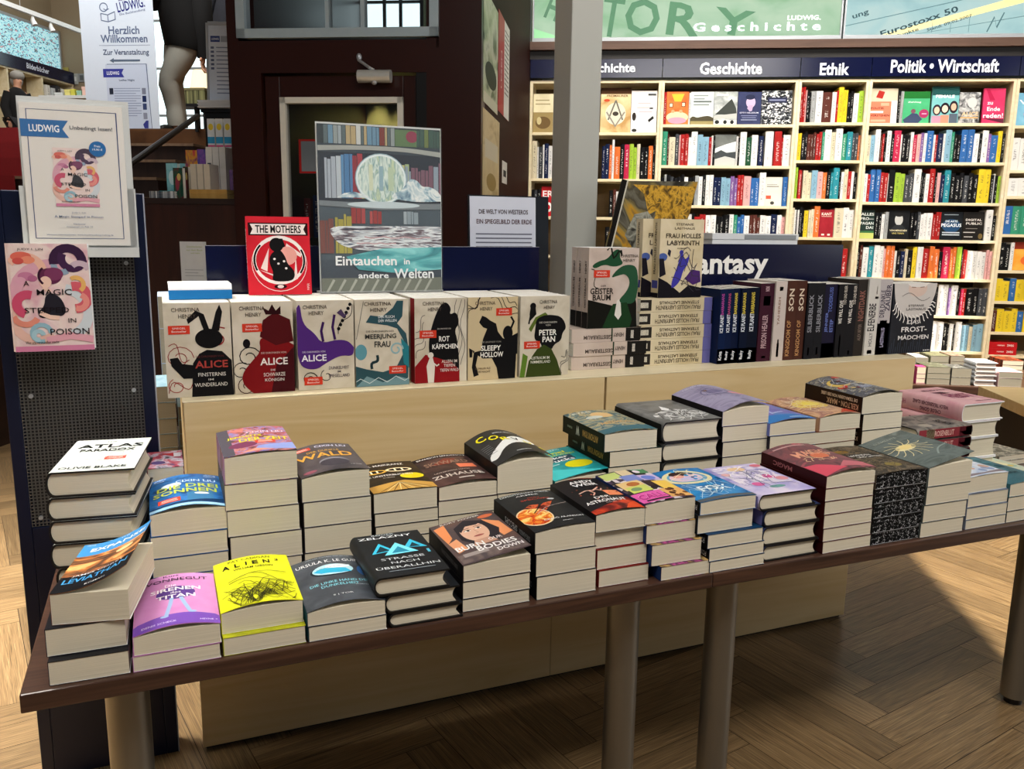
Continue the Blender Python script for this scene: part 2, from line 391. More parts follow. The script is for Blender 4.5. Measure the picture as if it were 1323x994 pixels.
# ------------------------------------------------------------------ the setting
TZ, YB, ZU = 0.568, 0.641, 0.861
V0 = 7.0; KV = V0 / 6.4
def bz(z): return 1.25 + (z - 1.25) * KV
def oak():
    m, nt, b = nodes('oak_parquet'); b.inputs['Specular IOR Level'].default_value = 0.4
    uv = nt.nodes.new('ShaderNodeUVMap'); mp = nt.nodes.new('ShaderNodeMapping'); mp.inputs['Scale'].default_value = (1.6, 16, 1)
    at = nt.nodes.new('ShaderNodeAttribute'); at.attribute_name = 'plank'
    ad = nt.nodes.new('ShaderNodeVectorMath'); ad.operation = 'ADD'; sc = nt.nodes.new('ShaderNodeVectorMath'); sc.operation = 'SCALE'; sc.inputs['Scale'].default_value = 37
    nt.links.new(at.outputs['Color'], sc.inputs[0]); nt.links.new(uv.outputs[0], mp.inputs[0]); nt.links.new(mp.outputs[0], ad.inputs[0]); nt.links.new(sc.outputs[0], ad.inputs[1])
    nz = nt.nodes.new('ShaderNodeTexNoise'); nz.inputs['Scale'].default_value = 1.6; nz.inputs['Detail'].default_value = 6; nz.inputs['Distortion'].default_value = 1.8
    nt.links.new(ad.outputs[0], nz.inputs['Vector'])
    r = ramp(nt, [(0.28, '#4b3a26'), (0.5, '#7b6243'), (0.72, '#9f8660')], nz.outputs[0])
    sp = nt.nodes.new('ShaderNodeSeparateColor'); nt.links.new(at.outputs['Color'], sp.inputs[0])
    ma = nt.nodes.new('ShaderNodeMath'); ma.operation = 'MULTIPLY_ADD'; ma.inputs[1].default_value = 0.5; ma.inputs[2].default_value = 0.72; nt.links.new(sp.outputs[0], ma.inputs[0])
    mx = nt.nodes.new('ShaderNodeMix'); mx.data_type = 'RGBA'; mx.blend_type = 'MULTIPLY'; mx.inputs[0].default_value = 1
    nt.links.new(r.outputs[0], mx.inputs[6]); nt.links.new(ma.outputs[0], mx.inputs[7]); nt.links.new(mx.outputs[2], b.inputs['Base Color'])
    mr = nt.nodes.new('ShaderNodeMapRange'); mr.inputs[3].default_value = 0.25; mr.inputs[4].default_value = 0.45; nt.links.new(nz.outputs[0], mr.inputs[0]); nt.links.new(mr.outputs[0], b.inputs['Roughness'])
    return m
def parquet():
    w, n = 0.105, 5; a = R(10.7); ca, sa = math.cos(a), math.sin(a); g = 0.0008
    V, F, UV, CLR = [], [], [], []; N = 76
    rr = random.Random(3)
    def plank(x0, y0, x1, y1, vert):
        cx, cy = (x0 + x1) / 2 * w, (y0 + y1) / 2 * w; X, Y = ca * cx - sa * cy + 1.8, sa * cx + ca * cy + 2.6
        rel = Vector((X - CAM.x, Y - CAM.y, 0)); u, v = rel.dot(EU), rel.dot(EV)
        if not (-7.2 < u < 6.6 and -2.0 < v < 7.3): return
        b = len(V)
        for px, py, uu, vv in ((x0, y0, 0, 0), (x1, y0, 1, 0), (x1, y1, 1, 1), (x0, y1, 0, 1)):
            px = px * w + (g if px == x0 else -g); py = py * w + (g if py == y0 else -g)
            V.append((ca * px - sa * py + 1.8, sa * px + ca * py + 2.6, 0.0)); UV.append((vv, uu) if vert else (uu, vv))
        F.append([b, b + 1, b + 2, b + 3]); CLR.append((rr.random(), rr.random(), rr.random(), 1))
    for y in range(-N, N):
        for j in range(-8, 9):
            x = y + 2 * n * j
            if abs(x) < N: plank(x, y, x + n, y + 1, False)
    for x in range(-N, N):
        for j in range(-8, 9):
            y = x - 2 * n + 1 + 2 * n * j
            if abs(y) < N: plank(x, y, x + 1, y + n, True)
    me = bpy.data.meshes.new('floor'); me.from_pydata(V, [], F); ul = me.uv_layers.new(name='UVMap')
    for i, p in enumerate(me.polygons):
        for k, li in enumerate(p.loop_indices): ul.data[li].uv = UV[i * 4 + k]
    at = me.attributes.new('plank', 'FLOAT_COLOR', 'FACE'); at.data.foreach_set('color', [c for q in CLR for c in q])
    me.materials.append(oak()); o = put('floor', me); struct(o)
    MBq = MB(); c = [BW(-11, -2.2, 0), BW(7, -2.2, 0), BW(7, 7.5, 0), BW(-11, 7.5, 0)]
    MBq.add([(p.x, p.y, -0.003) for p in c] + [(p.x, p.y, -0.1) for p in c], [[0, 1, 2, 3], [7, 6, 5, 4], [0, 4, 5, 1], [1, 5, 6, 2], [2, 6, 7, 3], [3, 7, 4, 0]])
    s = MBq.obj('floor_base', mat('floor_joint_filler', '#20130a', 0.8)); s.parent = o
parquet()
def bbox(name, u0, u1, v0, v1, z0, z1, m, parent=None, bevel=0, st=True):
    """box in the building's frame, origin at its base centre"""
    c = BW((u0 + u1) / 2, (v0 + v1) / 2, z0); a, b = (u1 - u0) / 2, (v1 - v0) / 2
    o = MB().box(-a, a, -b, b, 0, z1 - z0).obj(name, m, None, c, -PH, bevel=bevel)
    if st: struct(o)
    return o
def sub(parent, name, m, mb, bevel=0, smooth=False): return mb.obj(name, m, parent, bevel=bevel, smooth=smooth)
PLASTER = mat('beige_plaster', '#8f8068', 0.8, 0, 0.05, 4)
PLASTERL = mat('white_plaster', '#d9d4c8', 0.8, 0, 0.04, 4)
bbox('wall_back', -0.7, 6.6, 7.42, 7.6, 0, 6, PLASTERL)
wl = bbox('wall_left', -9.85, -9.65, 6.9, 14.4, 0, 6, PLASTER)
bbox('ceiling', -11, 7, -2.2, 15, 6.0, 6.15, PLASTERL)
# far wall of the landing, with the tall window
WU0, WU1, WZ0, WZ1 = -8.05, -6.75, 2.3, 5.4
wf = thing('wall_landing', 'x', 'x'); del wf['label'], wf['category']; struct(wf)
for u0, u1, z0, z1 in ((-11, WU0, 0, 6), (WU1, -0.7, 0, 6), (WU0, WU1, 0, WZ0), (WU0, WU1, WZ1, 6)):
    o = bbox('wall_panel', u0, u1, 14.4, 14.6, z0, z1, PLASTER); o.parent = wf; del o['kind']
bbox('wall_landing_side', -0.72, -0.6, 7.4, 14.5, 0, 6, PLASTER)
win = thing('window_1', 'x', 'x'); del win['label'], win['category']; struct(win); win.location = BW((WU0 + WU1) / 2, 14.4, WZ0); win.rotation_euler = (0, 0, -PH)
hw = (WU1 - WU0) / 2; hz = WZ1 - WZ0; fr = MB()
fr.box(-hw, -hw + .06, 0, .08, 0, hz).box(hw - .06, hw, 0, .08, 0, hz).box(-hw, hw, 0, .08, 0, .06).box(-hw, hw, 0, .08, hz - .06, hz)
for k in (1, 2, 3): fr.box(-hw, hw, .02, .06, hz * k / 4 - .02, hz * k / 4 + .02)
fr.box(-.02, .02, .02, .06, 0, hz); sub(win, 'window_frame', mat('grey_window_frame', '#8b9093', 0.5), fr)
DAY = mat('daylit_frosted_glass', '#d8f0f6', 0.3, 0, 0.12, 1.2, emis=1.7)
sub(win, 'pane', DAY, MB().box(-hw + .06, hw - .06, .035, .045, .06, hz - .06))
# right-hand outer wall with two tall windows that let the sun in
wr = thing('wall_right', 'x', 'x'); del wr['label'], wr['category']; struct(wr)
SW = [(1.4, 3.8), (4.4, 6.4)]
segs = [(-2.2, 1.4, 0, 6), (3.8, 4.4, 0, 6), (6.4, 7.6, 0, 6)] + [q for a, b in SW for q in ((a, b, 0, 0.7), (a, b, 3.76, 6))]
for a, b, z0, z1 in segs:
    o = bbox('wall_panel', 6.2, 6.4, a, b, z0, z1, PLASTERL); o.parent = wr; del o['kind']
for i, (a, b) in enumerate(SW):
    w = thing('window_%d' % (i + 2), 'x', 'x'); del w['label'], w['category']; struct(w); w.location = BW(6.3, (a + b) / 2, 0.7); w.rotation_euler = (0, 0, -PH)
    h = (b - a) / 2; f = MB().box(-.04, .04, -h, -h + .06, 0, 3.06).box(-.04, .04, h - .06, h, 0, 3.06).box(-.04, .04, -h, h, 0, .06).box(-.04, .04, -h, h, 3.0, 3.06)
    sub(w, 'window_frame', mat('grey_window_frame', '#8b9093', 0.5), f)
# landing, stairs
bbox('wall_landing_base', -9.65, -0.75, 7.02, 7.08, 0, 1.85, wood('dark_step_wood', '#1c0f0a', '#33201a', 0.4, 10, 2, 2))
CARP = mat('red_carpet', '#7a0d12', 0.95, 0, 0.15, 80); STEPW = wood('dark_step_wood', '#1c0f0a', '#33201a', 0.4, 10, 2, 2); NOSE = wood('worn_step_nosing', '#6d5745', '#8d7660', 0.5, 10, 2, 2)
bbox('floor_landing', -10.8, -0.75, 7.0, 14.4, 1.85, 2.03, wood('landing_boards', '#4c2f1b', '#6d4a2c', 0.4, 3, 12, 3))
st = thing('staircase', 'wide staircase up to the landing with dark steps and red carpet at left', 'staircase', BW(-5.6, 5.05, 0), -PH); st['kind'] = 'structure'
cu0, cu1 = -5.6, -3.35
for k in range(13):
    z = 2.03 - 0.15 * (k + 1); v = 7.0 - 0.3 * (k + 1); lv = v - 5.05
    sub(st, 'step', [STEPW], MB().box(-3.0, 2.25, lv, lv + 0.3, 0, z - .02))
    sub(st, 'step_nosing', NOSE, MB().box(-3.0, 2.25, lv - .02, lv + 0.29, z - .02, z))
for k in range(13):
    z = 2.03 - 0.15 * k; v = 7.0 - 0.3 * k - 5.05
    sub(st, 'carpet_runner', CARP, MB().box(-3.0, 1.12, v - .032, v - .02, z - .15, z + .004).box(-3.0, 1.12, v - .32 if k < 12 else v - .05, v - .02, z - .152, z - .143))
    if k: pass
sub(st, 'riser', STEPW, MB().box(-3.0, 2.25, 1.95, 1.97, 1.85, 2.01))
# handrail of the stairs
hr = thing('stair_handrail', 'black diagonal handrail beside the stairs, below the standing person', 'handrail', BW(-3.5, 5.5, 0), -PH)
a = on_v(163, 216, 5.3); b_ = on_v(255, 150, 7.0)
la = lambda p: Vector((p.x + 3.5, p.y - 5.5, p.z))
sub(hr, 'rail', BLACK, MB().tube([la(a) - (la(b_) - la(a)) * .3, la(a), la(b_)], 0.022, 10))
pb = la(b_); sub(hr, 'post', BLACK, MB().tube([(pb.x, pb.y - .02, 2.0), (pb.x, pb.y - .02, pb.z)], 0.016, 8)); pa = la(a)
sub(hr, 'post', BLACK, MB().tube([(pa.x, pa.y, 1.15), (pa.x, pa.y, pa.z)], 0.016, 8))

# ------------------------------------------------------------------ dark brown vestibule with glazed door (setting)
VV = 4.4
def vu(px, py): p = on_v(px, py, VV); return p.x, p.z
uL = vu(300, 200)[0]; uR = vu(622, 100)[0]; zT = 3.4
dl, dr, dt = vu(337, 94)[0], vu(551, 95)[0], vu(340, 94.5)[1]
bbox('wall_vestibule_left', uL, dl, VV, VV + .12, 0, 2.15, LACQ)
bbox('wall_vestibule_right', dr, uR, VV, VV + .12, 0, 3.4, LACQ)
wz0 = vu(430, 49)[1]; wa, wb = vu(306.6, 30)[0], vu(567, 30)[0]
bbox('wall_vestibule_lintel', dl, dr, VV, VV + .12, dt, wz0 - .01, LACQ)
bbox('wall_vestibule_left_post', uL, wa, VV, VV + .12, 2.15, 3.4, LACQ)
bbox('wall_vestibule_lintel_left', wa, dl, VV + .002, VV + .12, 2.15, wz0 - .01, LACQ)
bbox('wall_vestibule_right_post', wb, dr + .05, VV, VV + .12, wz0 - .05, 3.4, LACQ)
bbox('wall_vestibule_side', uR - .10, uR, VV + .12, 6.95, 0, 3.4, mat('dark_brown_satin', '#2a0f09', 0.6, 0, 0.15, 3, 0.08))
bbox('wall_vestibule_inner', uL, uR - .1, 6.6, 6.7, 0, 3.4, mat('olive_wall', '#4a4a34', 0.8))
bbox('wall_vestibule_left_side', uL, uL + .1, VV + .12, 6.6, 0, 3.4, LACQ)
bbox('ceiling_vestibule', uL, uR, VV, 6.7, 3.4, 3.5, LACQ)
def grp(name, loc, rz=-PH):
    o = bpy.data.objects.new(name, None); COL.objects.link(o); o.location = loc; o.rotation_euler = (0, 0, rz); return struct(o)
# window above the door
tw = grp('window_4', BW(wa, VV - .02, wz0)); W1 = wb - wa
f = MB().box(0, W1, 0, .08, 0, .045).box(0, .045, 0, .08, 0, .9).box(W1 - .045, W1, 0, .08, 0, .9).box(0, W1, 0, .08, .87, .9)
f.box(W1 * .445, W1 * .445 + .02, .01, .07, .045, .87).box(W1 * .62, W1 * .62 + .02, .01, .07, .045, .87)
sub(tw, 'window_frame', mat('blue_grey_frame', '#a3b2ba', .4, .2), f); sub(tw, 'pane', glass('smoked_pane', '#10161c', 0.88), MB().box(.045, W1 - .045, .03, .036, .045, .87))
# glowing window added behind it, imitating the reflection of windows in its pane
dw = grp('window_5', BW(0, 6.58, 0)); p0 = on_v(553, 40, 6.58); p1 = on_v(690 - 85, 40, 6.58); p2 = on_v(497, 45, 6.58); z0 = on_v(550, 42, 6.58).z
q0, q1 = on_v(472, 40, 6.58).x, on_v(546, 40, 6.58).x
sub(dw, 'pane', DAY, MB().box(q0, q1, -.02, -.01, z0, z0 + .75))
f = MB()
for t in (0, .36, .64, 1): f.box(q0 + (q1 - q0) * t - .012, q0 + (q1 - q0) * t + .012, -.04, -.02, z0, z0 + .75)
for t in (0, .28, .6, 1): f.box(q0, q1, -.04, -.02, z0 + .75 * t - .01, z0 + .75 * t + .01)
sub(dw, 'window_frame', mat('grey_window_frame', '#8b9093', 0.5), f)
# the door
door = grp('door_1', BW(dl, VV + .02, 0)); DW = dr - dl
g0, g1, gz = vu(360, 126)[0] - dl, vu(520, 126)[0] - dl, vu(440, 125)[1]
leaf = MB().box(0.01, g0, 0, .05, .01, dt - .012).box(g1, DW - .06, 0, .05, .01, dt - .012).box(g0, g1, 0, .05, gz, dt - .012).box(g0, g1, 0, .05, .01, .3)
sub(door, 'door_leaf', LACQ, leaf, bevel=.004)
sub(door, 'glazing_frame', mat('cream_painted_frame', '#d8d6cc', 0.45), MB().box(g0, g0 + .03, -.012, .04, .3, gz).box(g1 - .03, g1, -.012, .04, .3, gz).box(g0, g1, -.012, .04, gz - .03, gz).box(g0, g1, -.012, .04, .3, .33))
sub(door, 'pane', glass('door_pane', '#0c0f0f', 0.75), MB().box(g0 + .03, g1 - .03, .012, .018, .33, gz - .03))
cl = sub(door, 'door_closer', mat('satin_metal', '#c9cbc8', 0.35, 0.5), MB().tube([(vu(465, 100)[0] - dl, -.05, vu(465, 100)[1]), (vu(507, 100)[0] - dl, -.05, vu(507, 100)[1])], .032, 16), smooth=True)
a = (vu(485, 92)[0] - dl, -.05, vu(485, 92)[1]); b_ = (vu(464, 78)[0] - dl, -.03, vu(464, 78)[1])
c_ = sub(door, 'closer_arm', ALU, MB().tube([a, (a[0] - .02, -.06, a[2] + .01), b_, (b_[0], -.01, b_[2] + .02)], .008, 8).ball((b_[0], -.02, b_[2] + .015), .014, .014, .02).ball((vu(486, 107)[0] - dl, -.055, vu(486, 107)[1]), .016, .016, .016))
bbox('trim_1', dr - .055, dr, VV + .005, VV + .06, 0, dt, mat('black_door_jamb', '#0a0605', 0.3))
sp = bpy.data.lights.new('vestibule_wall_washer', 'SPOT'); sp.energy = 70; sp.color = (1, 0.85, 0.35); sp.spot_size = R(40); sp.spot_blend = 0.6; sp.shadow_soft_size = .03
for px in (478, 512):
    P = on_v(px, 118, 6.35); o = bpy.data.objects.new('vestibule_wall_washer', sp); COL.objects.link(o); o.location = BW(P.x, 6.42, P.z + .12); o.rotation_euler = (Vector((0, 0, -1)) * .9 + EV * .35).to_track_quat('-Z', 'Y').to_euler()
# narrow bright window strip between vestibule and bookcases
p = on_v(677, 60, 7.3); ws = grp('window_6', BW(p.x, 7.38, 1.3)); sub(ws, 'pane', DAY, MB().box(-.03, .03, 0, .02, .4, 2.6)); sub(ws, 'window_frame', mat('grey_window_frame', '#8b9093', 0.5), MB().box(-.05, -.03, -.01, .03, .4, 2.6).box(.03, .05, -.01, .03, .4, 2.6))
# square steel column behind the display
cs = MB().box(0, .108, 0, .125, 0, 6.0)
struct(cs.obj('column', mat('light_grey_column_paint', '#adaea8', 0.45, 0, 0.03, 3), None, (1.437, 1.15, 0), 0, bevel=.004))
# ------------------------------------------------------------------ bookcases along the back wall
def fu(px, z6=0): return on_v(px, 107, V0).x
BAYS = [(685, 855.3), (855.3, 1032.5), (1032.5, 1124), (1124, 1314.5), (1314.5, 1480)]
SIGN = ['Weltgeschichte', 'Geschichte', 'Ethik', 'Politik \u2022 Wirtschaft', '']
SHELF = [[1.942, 1.612, 1.336, 1.046, .76, .47], [1.999, 1.712, 1.429, 1.16, .89, .62, .36], [2.013, 1.753, 1.484, 1.211, .93, .66, .40], [2.009, 1.744, 1.466, 1.205, .93, .666, .406], []]
SHELF[4] = [1.25 + (on_v(1322, y, V0).z - 1.25) / KV for y in (162, 220, 253.5, 303, 350, 390, 430, 460)]
BAYNAME = ['leftmost bookcase, partly behind the column', 'Geschichte bookcase', 'narrow Ethik bookcase', 'Politik Wirtschaft bookcase', 'bookcase cut off at the right edge']
ZTOP = bz(2.285); ZS0, ZS1 = bz(2.318), bz(2.445)
SIGNB = mat('navy_sign_plastic', '#050b30', 0.18, 0, 0.03)
caseobj = []; GAPS = []
for i, (a, b) in enumerate(BAYS):
    u0, u1 = fu(a), fu(b); w = u1 - u0 - .002
    t = thing('bookcase', 'pale maple bookcase, ' + ['leftmost of the row, partly behind the grey column', 'second of the row, under the white word Geschichte', 'narrowest of the row, under the sign Ethik', 'wide one under the sign Politik Wirtschaft', 'cut off by the right edge of the photo'][i], 'bookcase', BW(u0, V0, 0), -PH, 'maple bookcases on the back wall')
    for x in (0, w - .022): sub(t, 'side_panel', MAPLE, MB().box(x, x + .022, 0, .33, 0, ZTOP + .02), bevel=.001)
    sub(t, 'back_panel', wood('maple_back_shaded', '#5a4526', '#6b5431', 0.6, 1.2, 12, 12), MB().box(.022, w - .022, .315, .33, .02, ZTOP))  # maple darkened, the shade inside the shelves put into its colour
    sub(t, 'top_panel', MAPLE, MB().box(.022, w - .022, 0, .315, ZTOP, ZTOP + .02))
    zs = [bz(z) for z in SHELF[i]] + [.1]
    for k, z in enumerate(zs): sub(t, 'shelf', MAPLE, MB().box(.022, w - .022, .004, .315, z - .022, z), bevel=.001)
    sub(t, 'plinth', MAPLE, MB().box(.022, w - .022, .03, .05, 0, .078))
    sb = sub(t, 'sign_board', SIGNB, MB().box(0.002, w - .002, -.02, .0, ZS0, ZS1))
    if SIGN[i]:
        x0 = {0: 777, 1: 903, 2: 1057, 3: 1148}[i]; x1 = {0: 820, 1: 983, 2: 1095, 3: 1287}[i]
        zc = bz(on_v((x0 + x1) / 2, {0: 90, 1: 89, 2: 90, 3: 86}[i], 6.4).z)
        lx0, lx1 = fu(x0) - u0, fu(x1) - u0
        if i == 0: lx0 = lx1 - .62
        hh = .115 if i != 3 else .12
        me = MB(); vs, fs, _ = text_tris(SIGN[i], 0.025); me.add([((lx0 + lx1) / 2 + p * (lx1 - lx0), -.0215, zc + q * hh * (.78 if i in (0, 1, 2) else .8)) for p, q in vs], fs)
        me.obj('sign_lettering', ink('#f2f6ff'), sb)
    caseobj.append((t, u0, w, zs))
# dark beam and back-lit picture panels above
ub0, ub1 = fu(684), fu(1480)
bbox('trim_2', ub0 - .05, ub1, V0 - .02, V0 + .33, ZS1 + .001, bz(2.505), mat('black_beam_shadow_gap', '#120b08', 0.5))
bbox('trim_3', ub0 - .09, ub1, V0 - .06, V0 + .33, bz(2.505), bz(2.56), wood('walnut_beam', '#4b3327', '#5d4335', 0.45, 2, 30, 30))
bbox('trim_4', ub0 - .09, ub0 - .005, V0 - .05, V0 + .33, 0, bz(2.505), wood('walnut_beam', '#4b3327', '#5d4335', 0.45, 2, 30, 30))
PAN = [(690, 1084.5), (1091, 1490)]; zb = bz(2.588)
def lightpanel(px0, px1, label, cols, ops, em):
    a, b = on_v(px0, 40, V0 - .02).x, on_v(px1, 40, V0 - .02).x; H = .75; Wd = b - a
    t = thing('light_box', label, 'illuminated panel', BW(a, V0 - .02, zb), 0, 'back-lit pictures above the bookcases', (R(90), 0, -PH))
    m = cover('backlit_print_' + cols[0], cols, 'noise', 2.0, 0.3); nt = m.node_tree; bs = nt.nodes['Principled BSDF']
    src = bs.inputs['Base Color'].links[0].from_socket; nt.links.new(src, bs.inputs['Emission Color']); bs.inputs['Emission Strength'].default_value = em
    bs.inputs['Base Color'].links and nt.links.remove(bs.inputs['Base Color'].links[0]); bs.inputs['Base Color'].default_value = (.02, .02, .02, 1)
    MB().box(0, Wd, 0, H, -.1, 0).obj('picture_sheet', m, t, uvwl=(Wd / 3, H))
    f = MB().box(-.012, Wd + .012, -.045, 0, -.1, .02).box(-.012, 0, 0, H, -.1, .02).box(Wd, Wd + .012, 0, H, -.1, .02).box(-.012, Wd + .012, H, H + .03, -.1, .02)
    f.obj('light_box_frame', ALU, t)
    printed(t, ops, Wd, H, None, 1, .002, emis=em * .8); return t
GR = '#6f9a78'
lightpanel(*PAN[0], 'green back-lit panel with the words Geschichte and LUDWIG above the bookcases', ['#9fd6a4', '#c0e8c2', '#d2f2cf'], [
    ('p', [(0, 0), (.10, 0), (0, .1)], '#87bd8f'),
    ('t', 'H', .066, .30, .045, .24, '#4d7058', -22), ('t', 'T', .262, .21, .07, .40, '#456a52', -8), ('t', 'O', .362, .20, .115, .36, '#456a52', -6),
    ('t', 'R', .50, .17, .11, .32, '#456a52', -6), ('t', 'Y', .66, .14, .13, .25, '#456a52', -8),
    ('t', 'LUDWIG.', .885, .175, .105, .045, '#f6fffb'), ('t', 'G e s c h i c h t e', .735, .095, .41, .085, '#eafcff')], 0.75)
lightpanel(*PAN[1], 'pale blue back-lit panel showing a stock chart with the words Eurostoxx 50', ['#aadbe0', '#c4eeee', '#d6f6f2'], [
    ('p', [(.12, 0), (.185, 0), (.62, .32), (.60, .38)], '#d9c98a'), ('l', [(0, .09), (.62, .47)], .003, '#4d6a70'), ('l', [(.23, .0), (.62, .18)], .003, '#57757a'),
    ('l', [(.29, .02), (.29, .12)], .002, '#57757a'), ('l', [(.35, .02), (.35, .15)], .002, '#57757a'), ('l', [(.41, .02), (.41, .17)], .002, '#57757a'), ('l', [(.47, .02), (.49, .16), (.5, .06), (.52, .2)], .004, '#3d5a60'),
    ('t', 'ung', .05, .19, .055, .05, '#2d444a', 18), ('t', 'Eurostoxx 50', .245, .125, .26, .06, '#24393f', 18), ('t', 'Punkte', .21, .022, .075, .032, '#2d444a', 18), ('t', 'Stand: 09.02.2007', .345, .11, .15, .03, '#2d444a', 18)], 0.75)

# books on the shelves: every spine an object, one shared mesh scaled per book
def spine_mat():
    m, nt, b = nodes('printed_spine'); b.inputs['Roughness'].default_value = 0.45; b.inputs['Specular IOR Level'].default_value = 0.15
    oi = nt.nodes.new('ShaderNodeObjectInfo'); tc = nt.nodes.new('ShaderNodeTexCoord'); sp = nt.nodes.new('ShaderNodeSeparateXYZ'); nt.links.new(tc.outputs['Object'], sp.inputs[0])
    def mth(op, a, b_=None, c=None):
        n = nt.nodes.new('ShaderNodeMath'); n.operation = op
        for i, x in enumerate((a, b_, c)):
            if x is None: continue
            if isinstance(x, (int, float)): n.inputs[i].default_value = x
            else: nt.links.new(x, n.inputs[i])
        return n.outputs[0]
    rz = mth('MULTIPLY', oi.outputs['Random'], 61.0)
    cx = nt.nodes.new('ShaderNodeCombineXYZ'); nt.links.new(mth('MULTIPLY', sp.outputs[0], 3.0), cx.inputs[0]); nt.links.new(mth('MULTIPLY', sp.outputs[2], 46.0), cx.inputs[2]); nt.links.new(rz, cx.inputs[1])
    nz = nt.nodes.new('ShaderNodeTexNoise'); nz.inputs['Scale'].default_value = 1.0; nz.inputs['Detail'].default_value = 2; nt.links.new(cx.outputs[0], nz.inputs['Vector'])
    ink_ = mth('GREATER_THAN', nz.outputs[0], 0.53)
    band = mth('MULTIPLY', mth('LESS_THAN', mth('ABSOLUTE', sp.outputs[0]), 0.17), mth('MULTIPLY', mth('GREATER_THAN', sp.outputs[2], 0.14), mth('LESS_THAN', sp.outputs[2], 0.86)))
    cx2 = nt.nodes.new('ShaderNodeCombineXYZ'); nt.links.new(mth('MULTIPLY', sp.outputs[2], 3.2), cx2.inputs[2]); nt.links.new(rz, cx2.inputs[1])
    nz2 = nt.nodes.new('ShaderNodeTexNoise'); nz2.inputs['Scale'].default_value = 1.0; nt.links.new(cx2.outputs[0], nz2.inputs['Vector'])
    txt = mth('MULTIPLY', mth('MULTIPLY', ink_, band), mth('GREATER_THAN', nz2.outputs[0], 0.44))
    bw = nt.nodes.new('ShaderNodeRGBToBW'); nt.links.new(oi.outputs['Color'], bw.inputs[0])
    dark = mth('LESS_THAN', bw.outputs[0], 0.28)
    tcn = nt.nodes.new('ShaderNodeMix'); tcn.data_type = 'RGBA'; tcn.inputs[6].default_value = (.03, .03, .04, 1); tcn.inputs[7].default_value = (.85, .83, .78, 1); nt.links.new(dark, tcn.inputs[0])
    mx = nt.nodes.new('ShaderNodeMix'); mx.data_type = 'RGBA'; nt.links.new(oi.outputs['Color'], mx.inputs[6]); nt.links.new(tcn.outputs[2], mx.inputs[7]); nt.links.new(mth('MULTIPLY', txt, 0.6), mx.inputs[0])
    nt.links.new(mx.outputs[2], b.inputs['Base Color']); return m
SPINE = spine_mat()
def unit_book():                       # width x in -.5...5, spine at y=0, depth 1, height 1
    mb = MB(); n = 5
    arc = [(-.5 + i / n, -.03 * math.sin(math.pi * i / n)) for i in range(n + 1)]
    lo = arc + [(.5, 1), (-.5, 1)]; k = len(lo)
    for z0, z1, m in ((0, 1, 0),):
        b = len(mb.v); mb.v += [(x, y, z) for z in (z0, z1) for x, y in lo]
        for i in range(k): mb.f.append([b + i, b + (i + 1) % k, b + k + (i + 1) % k, b + k + i]); mb.m.append(1 if i == n + 1 else 0)
        mb.f.append([b + i for i in range(k)][::-1]); mb.m.append(1)
        mb.f.append([b + k + i for i in range(k)]); mb.m.append(1)
    return mb.mesh('shelf_book', [SPINE, PAGE])
UB = unit_book()
PAL = dict(w='#dfdedb', c='#d3c8ac', k='#0d0d0f', g='#3e4146', a='#9ea0a0', r='#a3201f', o='#d96f33', y='#dcc02c', l='#98b83a', e='#358a6c', d='#1d4a30', b='#2f62a0', n='#131f42', s='#83aabf', t='#2a8794', p='#d9a3a0', m='#b52648', v='#7d5a94', u='#552a22')
CN = dict(w='white', c='cream', k='black', g='dark grey', a='light grey', r='red', o='orange', y='yellow', l='lime green', e='sea green', d='dark green', b='blue', n='navy', s='pale blue', t='turquoise', p='pale pink', m='crimson', v='violet', u='brown')
NTH = ['first', 'second', 'third', 'fourth', 'fifth', 'sixth', 'seventh', 'eighth', 'ninth', 'tenth', 'eleventh', 'twelfth', 'thirteenth', 'fourteenth', 'fifteenth', 'sixteenth', 'seventeenth', 'eighteenth', 'nineteenth', 'twentieth']
def nth(i): return NTH[i] if i < 20 else ('twenty-' + NTH[i - 20] if i < 29 else 'thirtieth' if i == 29 else 'thirty-' + NTH[i - 30])
ROWN = ['top', 'second', 'third', 'fourth', 'fifth', 'sixth', 'seventh', 'eighth']
CASE = ['bookcase behind the column', 'Geschichte bookcase', 'Ethik bookcase', 'Politik bookcase', 'bookcase at the right edge']
CSH = ['column-side', 'Geschichte', 'Ethik', 'Politik', 'right-edge']
nbook = [0]
HIDDEN = set(i for a, b in [(6, 7), (28, 40), (42, 44), (101, 106), (192, 193), (312, 329), (342, 357), (370, 372), (375, 377), (380, 380), (384, 385), (394, 394)] for i in range(a, b + 1))   # spines wholly behind the column, the display or other books are left out
def jit(h, s=.06):
    c = lin(h); f = 1 + rnd.uniform(-s, s); return tuple(min(1, x * f) for x in c[:3]) + (1,)
FACES = []
